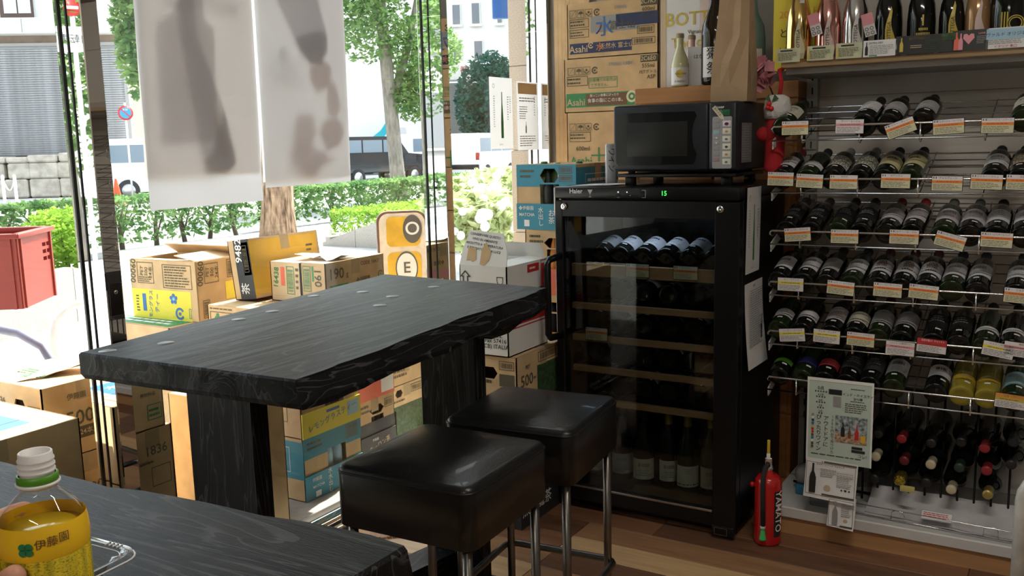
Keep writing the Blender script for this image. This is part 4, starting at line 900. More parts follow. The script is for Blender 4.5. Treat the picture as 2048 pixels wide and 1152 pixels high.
carton('tea carton with dark green band, second from the top', ASA[0] - .01, ASA[1], ASA[2], ASA[3], 1.525, .237, [('u', 'F', .04, .70, .034, 'kg'), ('l', 'F', .04, .52, .24, .66, 2, 'kg'), ('o', 'F', .03, .5, .26, .68, 'kg'), ('o', 'F', .27, .44, .58, .64, 'green'), ('t', 'F', .425, .585, .0165, '自販機での販売は', 'green'), ('t', 'F', .40, .495, .0165, 'できません。', 'green'),
       ('p', 'F', .02, .10, .86, .36, 'green'), ('t', 'F', .13, .19, .042, 'Asahi', 'beige'), ('p', 'F', .24, .12, .68, .34, 'brown', .0012), ('t', 'F', .46, .21, .0195, '食事の脂にこの1本。', 'w'), ('t', 'F', .44, .305, .013, '脂っこい食事にぴったり', 'w'), ('c', 'F', .73, .26, .026, 'pale'), ('p', 'F', .82, .86, 1, .98, 'kg', .0012), ('t', 'F', .90, .92, .026, '2C6E0', 'beige'), ('t', 'F', .9, .79, .024, '555ml', 'kg'), ('t', 'F', .90, .68, .018, 'PETボトル', 'kg'), ('t', 'F', .93, .59, .024, 'ASP', 'kg'), ('t', 'F', .62, .86, .022, '170903 05841', 'grey')], group=INS, cm=CARD)
carton('mineral water carton with blue mountain print, uppermost by the pillar', ASA[0] + .008, ASA[1], ASA[2], ASA[3], 1.762, .24, [('u', 'F', .03, .74, .034, 'kg'), ('l', 'F', .04, .58, .24, .70, 2, 'kg'), ('o', 'F', .03, .56, .25, .72, 'kg'), ('l', 'F', .04, .4, .23, .5, 2, 'kg'), ('o', 'F', .03, .38, .25, .53, 'kg'), ('p', 'F', .27, .45, .80, .74, 'grey'), ('p', 'F', .55, .52, 1, .74, 'navy', .0012), ('t', 'F', .42, .52, .09, '水', 'blue'), ('t', 'F', .62, .54, .042, '富士山', 'kg'), ('t', 'F', .36, .5, .045, 'フ', 'orange'), ('b', 'F', .78, .36, .96, .5, 'kg'), ('b', 'F', .72, .18, .97, .3, 'kg'),
       ('p', 'F', .03, .09, .72, .28, 'navy'), ('t', 'F', .13, .17, .042, 'Asahi', 'beige'), ('c', 'F', .27, .23, .014, 'beige'), ('t', 'F', .37, .18, .038, '水', 'orange'), ('t', 'F', .56, .19, .026, '天然水 富士山', 'beige'), ('p', 'F', .82, .84, 1, .98, 'kg', .0012), ('t', 'F', .90, .91, .026, '2C7K7', 'beige'), ('t', 'F', .9, .78, .024, '600ml', 'kg'), ('t', 'F', .90, .67, .018, 'PETボトル', 'kg'), ('t', 'F', .6, .86, .02, '170905', 'grey')], group=INS, cm=CARD)

b = MB(); n = 9
for i in range(n): b.box(-.095 + .19 * i / n, -.095 + .19 * (i + 1) / n - .0006, 0, .006, 0, 2.25)
tag(obj('carton_reflection_panel', b, CARD, loc=(-2.115, 4.07, 0)), 'flat tan panel added in the corner for the cartons reflected in glass', 'cardboard')  # added panel, imitates the carton sides mirrored in the corner glass
# ------------------------------------------------------------------ tasting tables
DW = dark_wood('black_cedar'); DWX = dark_wood('black_cedar_cross', axis=0); DWZ = dark_wood('black_cedar_upright', axis=2)
TZ = .95
def slab(poly, z0, z1, wav, rnd, n=26):
    """thick live-edge top: edges listed in wav are cut wavy and undercut"""
    top = []; bot = []
    for i in range(len(poly)):
        a = Vector(poly[i]); b = Vector(poly[(i + 1) % len(poly)]); nrm = Vector(((b - a).y, -(b - a).x)).normalized()
        m = n if i in wav else 3
        for k in range(m):
            s = k / m; p = a.lerp(b, s)
            if i in wav and 0 < k:
                o = .006 * math.sin(s * 9 + i) + .004 * math.sin(s * 31) + rnd.uniform(-.003, .003)
                top.append(p + nrm * o); bot.append(p + nrm * (o + .018 + .008 * math.sin(s * 17) + rnd.uniform(-.004, .004)))
            else: top.append(p); bot.append(p + (nrm * .012 if i in wav else Vector((0, 0))))
    N = len(top); cen = sum(top, Vector((0, 0))) / N; b = MB(); vs = []
    for L, z, sh in ((top, z1, .994), (top, z1 - .005, 1), (bot, z0 + .012, 1), (bot, z0, .99)):
        vs += [((p - cen) * sh + cen).to_3d() + Vector((0, 0, z)) for p in L]
    fs = [tuple(range(N)), tuple(reversed(range(3 * N, 4 * N)))]
    for l in range(3):
        for i in range(N): fs.append((l * N + i, (l + 1) * N + i, (l + 1) * N + (i + 1) % N, l * N + (i + 1) % N))
    b.add(vs, fs); return b
rnd = random.Random(4)
tbl = thing('tasting_table', 'black stained cedar plank table with live edge by the shop window', 'table', (-1.67, 1.9, 0))
T = lambda x, y: (x + 1.67, y - 1.9)
poly = [T(-1.289, 1.284), T(-1.393, 2.49), T(-2.079, 2.542), T(-1.929, 1.249)]   # counter-clockwise from above
obj('table_top', slab(poly, TZ - .062, TZ, (0,), rnd), DW, tbl)
def plug(px, py):
    p = onz(px, py, TZ); obj('plug', MB().lathe([(.020, -.002), (.0195, .0008), (0, .0009)], 18, Matrix.Translation((p.x + 1.67, p.y - 1.9, TZ))), M('plug_grey', (.20, .20, .205), .3), tbl)
for q in ((215, 702), (332, 686), (478, 639), (545, 580 + 43), (628, 592), (726, 584), (760, 611), (785, 593), (868, 574)): plug(*q)
def upright(y0, th, x0, x1):
    obj('leg', MB().rbox(x0 + 1.67, x1 + 1.67, y0 - 1.9, y0 + th - 1.9, .055, TZ - .055, .004, 1, smooth=False), DWZ, tbl)
    obj('foot', MB().rbox(x0 - .06 + 1.67, x1 + .06 + 1.67, y0 - .04 - 1.9, y0 + th + .04 - 1.9, 0, .07, .006, 1, smooth=False), DWX, tbl)
    obj('batten', MB().add(*(lambda xa, xb, ya, yb, za, zb: ([(xa + .05, ya, za), (xb - .05, ya, za), (xb - .05, yb, za), (xa + .05, yb, za), (xa, ya, zb), (xb, ya, zb), (xb, yb, zb), (xa, yb, zb)],
        [(3, 2, 1, 0), (4, 5, 6, 7), (0, 1, 5, 4), (1, 2, 6, 5), (2, 3, 7, 6), (3, 0, 4, 7)]))(x0 - .02 + 1.67, x1 + .12 + 1.67, y0 - .02 - 1.9, y0 + th + .02 - 1.9, TZ - .10, TZ - .060)), DWX, tbl)
upright(1.50, .055, -1.888, -1.655); upright(2.18, .055, -1.665, -1.462)
obj('stretcher', MB().add([(-1.80 + 1.67, 1.50 - 1.9, .07), (-1.70 + 1.67, 1.50 - 1.9, .07), (-1.55 + 1.67, 2.22 - 1.9, .07), (-1.65 + 1.67, 2.22 - 1.9, .07), (-1.80 + 1.67, 1.50 - 1.9, .165), (-1.70 + 1.67, 1.50 - 1.9, .165), (-1.55 + 1.67, 2.22 - 1.9, .165), (-1.65 + 1.67, 2.22 - 1.9, .165)],
    [(3, 2, 1, 0), (4, 5, 6, 7), (0, 1, 5, 4), (1, 2, 6, 5), (2, 3, 7, 6), (3, 0, 4, 7)]), DW, tbl)
t2 = thing('tasting_table', 'black stained cedar plank table under the green tea bottle', 'table', (-1.1, .4, 0))
poly = [(.47, -.15), (.474, .382), (-.9, .29), (-.9, -.2)]
obj('table_top', slab([(x, y) for x, y in poly], TZ - .06, TZ, (1,), rnd), DWX, t2)
for x in (.22, -.62):
    obj('leg', MB().rbox(x, x + .055, -.05, .18, .055, TZ - .055, .004, 1, smooth=False), DWZ, t2); obj('foot', MB().rbox(x - .04, x + .095, -.12, .25, 0, .07, .006, 1, smooth=False), DWX, t2)
obj('stretcher', MB().rbox(-.60, .24, .02, .11, .07, .165, .004, 1, smooth=False), DWX, t2)

# ------------------------------------------------------------------ stools
LEATHER = M('black_leather', (.006, .006, .0065), .36, bump=.08, scale=220, coat=.08, spec=.4)
STEEL_D = M('worn_steel', (.20, .185, .17), .32, 1.0, var=.1, scale=30)
def stool(label, cx, cy, rot):
    t = thing('stool', label, 'stool', (cx, cy, 0), rot)
    s = .182; z0, z1 = .55, .69
    bm = bmesh.new(); bmesh.ops.create_cube(bm, size=1)
    for v in bm.verts: v.co = (v.co.x * 2 * s, v.co.y * 2 * s, (z0 + z1) / 2 + v.co.z * (z1 - z0))
    bmesh.ops.bevel(bm, geom=[e for e in bm.edges if abs(e.verts[0].co.z - e.verts[1].co.z) > .05], offset=.03, segments=4, affect='EDGES', profile=.5)
    bmesh.ops.bevel(bm, geom=[e for e in bm.edges if e.verts[0].co.z > z1 - .001 and e.verts[1].co.z > z1 - .001 and len(e.link_faces) == 2], offset=.016, segments=3, affect='EDGES', profile=.5)
    me = bpy.data.meshes.new('seat'); bm.to_mesh(me); bm.free()
    for p in me.polygons: p.use_smooth = True
    obj('seat', me, LEATHER, t)
    # domed pad on top
    n = 12; vs = []; 
    for i in range(n + 1):
        for j in range(n + 1):
            u, v = -1 + 2 * i / n, -1 + 2 * j / n; hgt = .012 * (1 - u ** 4) * (1 - v ** 4) - .004 * math.exp(-((abs(u) - abs(v)) ** 2) * 60) * min(abs(u), abs(v))
            vs.append((u * (s - .02), v * (s - .02), z1 + .0005 + hgt))
    obj('pad', MB().add(vs, [(i * (n + 1) + j, (i + 1) * (n + 1) + j, (i + 1) * (n + 1) + j + 1, i * (n + 1) + j + 1) for i in range(n) for j in range(n)], True), LEATHER, t)
    rim = []
    for cx_, cy_, a0 in ((1, 1, 0), (-1, 1, PI / 2), (-1, -1, PI), (1, -1, 1.5 * PI)):
        for k in range(5): a = a0 + PI / 2 * k / 4; rim.append((cx_ * (s - .03) + .0295 * math.cos(a), cy_ * (s - .03) + .0295 * math.sin(a), z1 - .014))
    obj('piping', MB().tube(rim, .0028, 6, closed=True), LEATHER, t)
    L = s - .028
    for sx in (-1, 1):
        for sy in (-1, 1): obj('leg', MB().tube([(sx * L, sy * L, 0), (sx * L, sy * L, z0 + .01)], .0115, 12), STEEL_D, t)
    R = L + .018; ring = []
    for cx_, cy_, a0 in ((1, 1, 0), (-1, 1, PI / 2), (-1, -1, PI), (1, -1, 1.5 * PI)):
        for k in range(5): a = a0 + PI / 2 * k / 4; ring.append((cx_ * (R - .035) + .035 * math.cos(a), cy_ * (R - .035) + .035 * math.sin(a), .20))
    obj('foot_ring', MB().tube(ring, .0105, 10, closed=True), STEEL_D, t)
stool('black leather box stool with steel legs nearer the tea bottle table', -1.225, 1.683, math.radians(2))
stool('black leather box stool with steel legs nearer the wine fridge', -1.226, 2.105, math.radians(6))

# ------------------------------------------------------------------ posters hung in the window, print towards the street
pw = paper_mat('poster_back', (.68, .66, .655), .5)
def wposter(label, y0, y1, z0, z1, parts):
    t = thing('hanging_poster', label, 'poster', (GX + .006, (y0 + y1) / 2, z0)); w = y1 - y0; h = z1 - z0
    n = 10; vs = []; fs = []
    for i in range(n + 1):
        for j in range(n + 1):
            u, v = i / n, j / n; vs.append((.006 * math.sin(u * 5 + v * 2) * (1 - v) + .004, (u - .5) * w, v * h))
    for i in range(n):
        for j in range(n): fs.append((i * (n + 1) + j, (i + 1) * (n + 1) + j, (i + 1) * (n + 1) + j + 1, i * (n + 1) + j + 1))
    obj('sheet', new_mesh('sheet', vs, fs, True), pw, t)
    f = frame_mtx((-.004, -w / 2, 0), (0, 1, 0), (0, 0, 1))
    for k, (nm, poly, col) in enumerate(parts):
        mb = MB(); mb.add([(u * w, v * h, -.0012 * (k + 1)) for u, v in poly], [tuple(range(len(poly)))], mtx=f); obj(nm, mb, paper_mat('poster_ink_%s' % col[0], col[1], .62), t)
    return t, f, w, h
def tilt_bottle(cx, cy, s, ang, flip=1):
    prof = [(-.5, 0), (.5, 0), (.5, 1.9), (.42, 2.25), (.2, 2.6), (.17, 3.4), (-.17, 3.4), (-.2, 2.6), (-.42, 2.25), (-.5, 1.9)]
    ca, sa = math.cos(ang), math.sin(ang); return [(cx + (x * ca - y * sa) * s, cy + (x * sa + y * ca) * s * .52 / 1.0) for x, y in prof]
def blob(cx, cy, rx, ry, n=18): return [(cx + rx * math.cos(2 * PI * i / n), cy + ry * math.sin(2 * PI * i / n)) for i in range(n)]
warm = ('warm', (.86, .80, .75)); grey = ('grey', (.66, .65, .68)); dark = ('dark', (.55, .54, .58)); rose = ('rose', (.74, .64, .62)); rose2 = ('rosepale', (.80, .72, .70)); lite = ('lite', (.95, .90, .84))
def pm_(y0, y1, z0, z1, pts):   # outline measured on the photograph -> sheet coordinates
    o = []
    for q in pts: p = onx(q[0], q[1], GX); o.append((min(1, max(0, (p.y - y0) / (y1 - y0))), min(1, max(0, (p.z - z0) / (z1 - z0)))))
    return o
A = (1.712, 2.147, 1.234, 2.114); B = (2.156, 2.577, 1.275, 2.114)
t, f, w, h = wposter('left translucent wine poster hanging in the shop window', *A, [
    ('print_field', pm_(*A, [(290, 358), (518, 345), (512, -60), (262, -60)]), warm), ('dark_block', pm_(*A, [(306, 48), (345, 20), (350, -60), (400, -60), (404, 40), (425, 60), (430, 282), (318, 292)]), ('block', (.72, .71, .74))),
    ('bottle_shape', pm_(*A, [(408, 351), (395, 300), (378, 200), (352, 60), (350, -40), (380, -40), (392, 70), (420, 150), (445, 220), (468, 310), (470, 325), (455, 345)]), grey),
    ('bottle_base', pm_(*A, [(408, 351), (402, 320), (420, 300), (436, 250), (446, 222), (468, 310), (470, 325), (455, 345)]), dark), ('base_spot', pm_(*A, [(434, 305), (428, 270), (424, 225), (432, 222), (448, 280), (452, 300), (446, 318)]), lite)])
p_ = onx(400, 12, GX)
text('BOTTEGA', .062, paper_mat('poster_ink_dark', dark[1], .62), t, f @ Matrix.Translation((p_.y - A[0], p_.z - A[2], -.008)) @ Matrix.Rotation(PI, 4, 'Y'))
t, f, w, h = wposter('right translucent poster with slanting bottle and red fruit hanging in the window', *B, [
    ('print_field', pm_(*B, [(523, 365), (698, 352), (684, -60), (505, -60)]), ('warm2', (.88, .85, .83))), ('bottle_shape', pm_(*B, [(545, -60), (548, 0), (575, 60), (600, 110), (618, 128), (640, 126), (652, 100), (650, 70), (632, 0), (628, -60)]), grey), ('bottle_base', pm_(*B, [(583, 78), (600, 110), (618, 128), (640, 126), (652, 100), (650, 70), (635, 62), (610, 68)]), dark),
    ('fruit', pm_(*B, [(614, 150), (618, 132), (640, 120), (655, 125), (661, 145), (655, 168), (640, 183), (625, 178)]), rose), ('fruit_shade', pm_(*B, [(652, 158), (668, 165), (680, 215), (672, 232), (654, 230), (650, 195)]), rose2), ('fruit', pm_(*B, [(636, 262), (645, 240), (665, 232), (682, 245), (686, 268), (676, 292), (650, 300)]), rose),
    ('fruit', pm_(*B, [(580, 262), (588, 228), (622, 226), (630, 260), (620, 300), (585, 300)]), rose2), ('fruit_shade', pm_(*B, [(573, 300), (585, 285), (640, 300), (668, 318), (640, 330), (620, 360), (602, 352), (580, 335)]), rose), ('stamp', pm_(*B, [(552, 100), (560, 94), (569, 100), (569, 115), (561, 120), (553, 112)]), grey)])
g = MB(); print_lines(g, f, .12 * w, .40 * h, .48 * w, .50 * h, 4, .4, -.014); obj('small_print', g, paper_mat('poster_ink_grey', grey[1], .62), t)
text('1', .05, paper_mat('poster_ink_grey', grey[1], .62), t, f @ Matrix.Translation((.26 * w, .40 * h, -.014)))
# two wine flyers taped to the glass by the pier
def flyer(label, parent_mtx, w, h, body, curl=0.0, cat='flyer', name='flyer', pm=None):
    t = thing(name, label, cat); t.matrix_world = parent_mtx
    n = 8; vs = []; fs = []
    for i in range(n + 1):
        for j in range(2):
            v = i / n; vs.append((w * j, h * v, curl * (1 - v) ** 2 * (1 + .5 * j)))
    for i in range(n): fs.append((2 * i, 2 * i + 1, 2 * i + 3, 2 * i + 2))
    obj('sheet', new_mesh('sheet', vs, fs, True), pm or PAPER, t)
    def z_at(v): return curl * (1 - v) ** 2 * 1.5 + .0012
    for it in body:
        P = {}
        if it[0] == 'p': obj('print_field', flat(MB(), Matrix(), it[1] * w, it[2] * h, it[3] * w, it[4] * h, z_at(it[2]) + .0001 * body.index(it)), INKS[it[5]], t)
        elif it[0] == 'poly': obj('picture', MB().add([(u * w, v * h, z_at(min(q[1] for q in it[1])) + .0003 + .0001 * body.index(it)) for u, v in it[1]], [tuple(range(len(it[1])))]), INKS[it[2]], t)
        elif it[0] == 'l': print_lines(P.setdefault(it[6], MB()), Matrix(), it[1] * w, it[2] * h, it[3] * w, it[4] * h, it[5], .4, z_at(it[2]) + .0002, random.Random(3))
        elif it[0] == 't': text(it[4], it[3], INKS[it[5]], t, Matrix.Translation((it[1] * w, it[2] * h, z_at(it[2]) + .0006)) @ Matrix.Rotation(math.radians(it[6] if len(it) > 6 else 0), 4, 'Z'))
        elif it[0] == 'd': q = MB(); disc(q, Matrix(), it[1] * w, it[2] * h, it[3], it[4], z_at(it[2]) + .0004 + .0001 * body.index(it)); obj('round_mark', q, INKS[it[5]], t)
        elif it[0] == 'o': outline(P.setdefault(it[5], MB()), Matrix(), it[1] * w, it[2] * h, it[3] * w, it[4] * h, .0015, z_at(it[2]) + .0003)
        for k, q in P.items(): obj('small_print' if it[0] == 'l' else 'frame_print', q, INKS[k], t)
    return t
def bottle_poly(cx, y0, y1, wd): 
    H_ = y1 - y0; return [(cx - wd, y0), (cx + wd, y0), (cx + wd, y0 + H_ * .52), (cx + wd * .8, y0 + H_ * .62), (cx + wd * .34, y0 + H_ * .74), (cx + wd * .3, y1), (cx - wd * .3, y1), (cx - wd * .34, y0 + H_ * .74), (cx - wd * .8, y0 + H_ * .62), (cx - wd, y0 + H_ * .52)]
def flute_poly(cx, y0, y1, wd): 
    H_ = y1 - y0; return [(cx - wd, y0), (cx + wd, y0), (cx + wd, y0 + H_ * .35), (cx + wd * .35, y0 + H_ * .78), (cx + wd * .3, y1), (cx - wd * .3, y1), (cx - wd * .35, y0 + H_ * .78), (cx - wd, y0 + H_ * .35)]
FLW = [('poly', flute_poly(.52, .15, .80, .055), 'green'), ('p', .465, .2, .575, .33, 'w'), ('d', .17, .88, .008, .0105, 'gold'), ('l', .15, .3, .22, .75, 14, 'grey'), ('l', .75, .4, .82, .75, 10, 'grey'), ('l', .86, .5, .92, .75, 8, 'grey'), ('t', .45, .06, .009, '2017/10', 'grey')]
flyer('white flyer with one green bottle taped to the glass by the pier', frame_mtx((GX - .05, 3.61, 1.372), (0, 1, 0), (0, 0, 1)), .20, .325, FLW, pm=paper_mat('thin_paper', (.82, .81, .80), .5))
flyer('white flyer with vineyard photo and small print taped to the glass', frame_mtx((GX - .05, 3.852, 1.362), (0, 1, 0), (0, 0, 1)), .20, .325, [('p', .05, .82, .95, .98, 'beige'), ('l', .1, .7, .9, .78, 2, 'grey'), ('l', .1, .45, .5, .65, 6, 'grey'), ('poly', bottle_poly(.4, .25, .42, .03), 'grey'), ('l', .1, .05, .9, .22, 5, 'grey'), ('l', .8, .5, .86, .8, 8, 'grey')], pm=MATS['thin_paper'])

# ------------------------------------------------------------------ tea bottle, hand and tray on the near table
def tea_bottle():
    ax = atd(74, 945, .745); bx, by = ax.x, ax.y; ztop = atd(70, 895, .745).z - .002; z0 = TZ; Hh = ztop - z0
    t = thing('tea_bottle', 'half full plastic green tea bottle without cap held by a hand', 'bottle', (bx, by, z0), _yaw)
    R = .0335
    pet = glass_mat('pet_plastic', (.97, .97, .95), .05, .04)
    prof = [(.028, 0), (.031, .004), (R, .012), (R, Hh - .080), (R + .0005, Hh - .070), (R, Hh - .062), (R - .0015, Hh - .055), (.027, Hh - .046), (.0178, Hh - .036), (.0138, Hh - .032), (.0132, Hh - .026)]
    obj('body', MB().lathe(prof, 40, caps=False), pet, t)
    tea = M('green_tea', (.62, .42, .02), .12, spec=.4)
    obj('tea', MB().lathe([(.027, .003), (R - .002, .013), (R - .002, Hh - .070), (R - .0022, Hh - .063), (0, Hh - .0625)], 32), tea, t)
    wh = M('finish_white', (.82, .80, .80), .45)
    nk = obj('neck_finish', MB().lathe([(.0118, Hh - .030), (.0165, Hh - .0268), (.0168, Hh - .025), (.0132, Hh - .0238), (.0125, Hh - .018), (.0140, Hh - .0165), (.0140, Hh - .0150), (.0126, Hh - .0138), (.0140, Hh - .0120), (.0140, Hh - .0105), (.0126, Hh - .0092), (.0138, Hh - .0072), (.0138, Hh - .0060), (.0128, Hh - .0046), (.0128, Hh - .0008), (.0120, Hh), (.0108, Hh - .0008), (.0108, Hh - .028)], 36, caps=False), wh, t)
    obj('tamper_ring', MB().lathe([(.0150, Hh - .0250), (.0157, Hh - .0244), (.0155, Hh - .0188), (.0144, Hh - .0182), (.0138, Hh - .0186)], 36, caps=False), M('ring_green', (.09, .28, .02), .4), t)
    # printed sleeve: golden shoulder band and darker speckled body, seen over the tea
    lab = bpy.data.materials.new('tea_sleeve'); lab.use_nodes = True; nt = lab.node_tree; bs = nt.nodes['Principled BSDF']; bs.inputs['Roughness'].default_value = .18; bs.inputs['Metallic'].default_value = .1
    tc = nt.nodes.new('ShaderNodeTexCoord'); mp = nt.nodes.new('ShaderNodeMapping'); mp.inputs['Scale'].default_value = (150, 150, 420); nt.links.new(tc.outputs['Object'], mp.inputs[0])
    vo = nt.nodes.new('ShaderNodeTexNoise'); vo.inputs['Scale'].default_value = 3; nt.links.new(mp.outputs[0], vo.inputs['Vector'])
    wv = nt.nodes.new('ShaderNodeTexNoise'); wv.inputs['Scale'].default_value = 60; m2 = nt.nodes.new('ShaderNodeMapping'); m2.inputs['Scale'].default_value = (1, 1, .06); nt.links.new(tc.outputs['Object'], m2.inputs[0]); nt.links.new(m2.outputs[0], wv.inputs['Vector'])
    r1 = nt.nodes.new('ShaderNodeValToRGB'); r1.color_ramp.elements[0].position = .38; r1.color_ramp.elements[1].position = .66; r1.color_ramp.elements[0].color = (.26, .25, .015, 1); r1.color_ramp.elements[1].color = (.95, .72, .04, 1); nt.links.new(wv.outputs['Fac'], r1.inputs[0])
    r2 = nt.nodes.new('ShaderNodeValToRGB'); r2.color_ramp.elements[0].position = .38; r2.color_ramp.elements[1].position = .45; nt.links.new(vo.outputs['Fac'], r2.inputs[0])
    mx = nt.nodes.new('ShaderNodeMixRGB'); mx.blend_type = 'MULTIPLY'; mx.inputs[0].default_value = .55; nt.links.new(r1.outputs[0], mx.inputs[1]); nt.links.new(r2.outputs[0], mx.inputs[2]); nt.links.new(mx.outputs[0], bs.inputs['Base Color'])
    obj('sleeve', MB().lathe([(R + .0006, .02), (R + .0006, Hh - .083), (R + .0001, Hh - .080)], 40, caps=False), lab, t)
    obj('shoulder_band', MB().lathe([(R + .0002, Hh - .080), (R + .0010, Hh - .077), (R + .0012, Hh - .068), (R + .0006, Hh - .060), (R - .0006, Hh - .0535)], 40, caps=False), M('band_gold', (.95, .58, .02), .3), t)
    # maker's name and clover mark wrapped on the band
    def on_band(a, z, r=R + .0018): 
        ca, sa = math.cos(a), math.sin(a); return frame_mtx((r * ca, r * sa, z), (-sa, ca, 0), (0, 0, 1))
    zz = Hh - .066; a0 = -PI / 2 + .10
    for k, ch in enumerate('伊藤園'): text(ch, .0088, INKS['brown'], t, on_band(a0 + .30 + k * .25, zz + .0035 * (k - 0)*.35))
    g = MB()
    for k in range(4): disc(g, on_band(a0, zz - .0025), .0032 * math.cos(PI / 4 + k * PI / 2), .0032 * math.sin(PI / 4 + k * PI / 2), 0, .0031, .0004, 12)
    obj('clover_mark', g, M('clover_green', (.02, .22, .08), .5), t)
    return bx, by, z0, R, Hh
bx, by, bz, bR, bH = tea_bottle()
def hand():
    """left hand closed round the bottle: thumb on the near side, fingers round the far side"""
    th = thing('hand', 'hand holding the plastic green tea bottle from its side', 'hand', (bx, by, bz), _yaw + .5)
    vs = []; ed = []; rad = []
    def V(a, r, z, rr): vs.append(Vector((r * math.cos(a), r * math.sin(a), z))); rad.append(rr); return len(vs) - 1
    # local: +x = picture right, -y = towards the viewer.  palm on the left (-x)
    pal = [V(PI, .055, .140, .017), V(PI, .060, .115, .021), V(PI, .062, .092, .021)]
    wr = [V(PI - .1, .088, .072, .022), V(PI - .25, .125, .048, .023), V(PI - .35, .19, .038, .029)]
    for a, b in ((0, 1), (1, 2)): ed.append((pal[a], pal[b]))
    ed.append((pal[2], wr[0])); ed.append((wr[0], wr[1])); ed.append((wr[1], wr[2]))
    for z, root, n in ((.152, 0, 4), (.131, 0, 4), (.110, 1, 4), (.091, 2, 3)):
        prev = pal[root]
        for k in range(n):
            a = PI - .38 - k * .36; i = V(a, bR + .0108 - .001 * k, z + .001 * k, .0096 - .0007 * k); ed.append((prev, i)); prev = i
    prev = pal[1]
    for k in range(4):
        a = PI + .34 + k * .28; i = V(a, bR + .0150 - .0016 * k, .106 + .010 * k, .0122 - .001 * k); ed.append((prev, i)); prev = i
    me = bpy.data.meshes.new('body'); me.from_pydata([tuple(v) for v in vs], ed, []); me.update()
    skin = M('skin', (.60, .30, .20), .5, var=.1, scale=60, spec=.3)
    o = obj('body', me, skin, th)
    o.modifiers.new('skin', 'SKIN'); 
    for i, s in enumerate(me.skin_vertices[0].data): s.radius = (rad[i], rad[i])
    me.skin_vertices[0].data[2].use_root = True
    sb = o.modifiers.new('smooth', 'SUBSURF'); sb.levels = 2; sb.render_levels = 2
    o.modifiers['skin'].use_smooth_shade = True
hand()
def clear_tray():
    c = onz(266, 1112, TZ + .03); t = thing('clear_tray', 'clear plastic food tray with ribbed rim beside the tea bottle', 'tray', (c.x - .088, c.y - .074, TZ), math.radians(4))
    cl = glass_mat('clear_plastic', (.95, .95, .95), .10, .05)
    def rr(w, d, z, r=.022, n=5):
        o = []
        for sx, sy, a0 in ((1, 1, 0), (-1, 1, PI / 2), (-1, -1, PI), (1, -1, 1.5 * PI)):
            o += [(sx * (w - r) + r * math.cos(a0 + PI / 2 * i / n), sy * (d - r) + r * math.sin(a0 + PI / 2 * i / n), z) for i in range(n + 1)]
        return o
    loops = [rr(.062, .05, .001), rr(.068, .056, .004), rr(.078, .066, .026), rr(.083, .071, .027), rr(.084, .072, .031), rr(.092, .080, .032), rr(.093, .081, .027)]
    n = len(loops[0]); vs = [p for l in loops for p in l]; fs = [(l * n + i, l * n + (i + 1) % n, (l + 1) * n + (i + 1) % n, (l + 1) * n + i) for l in range(len(loops) - 1) for i in range(n)] + [tuple(reversed(range(n)))]
    obj('shell', MB().add(vs, fs, True), cl, t)
    gl = M('clear_edge', (.72, .72, .74), .15)
    obj('rim_edge', MB().tube(rr(.0935, .0815, .0275), .0011, 6, closed=True), gl, t); obj('rim_step', MB().tube(rr(.083, .071, .0285), .0008, 6, closed=True), gl, t)
    for k in range(4):
        for s in (-1, 1): obj('rib', MB().tube([(.045 + .006 * k, s * .072, .0315), (.045 + .006 * k, s * .080, .0325)], .0008, 5), gl, t)
clear_tray()
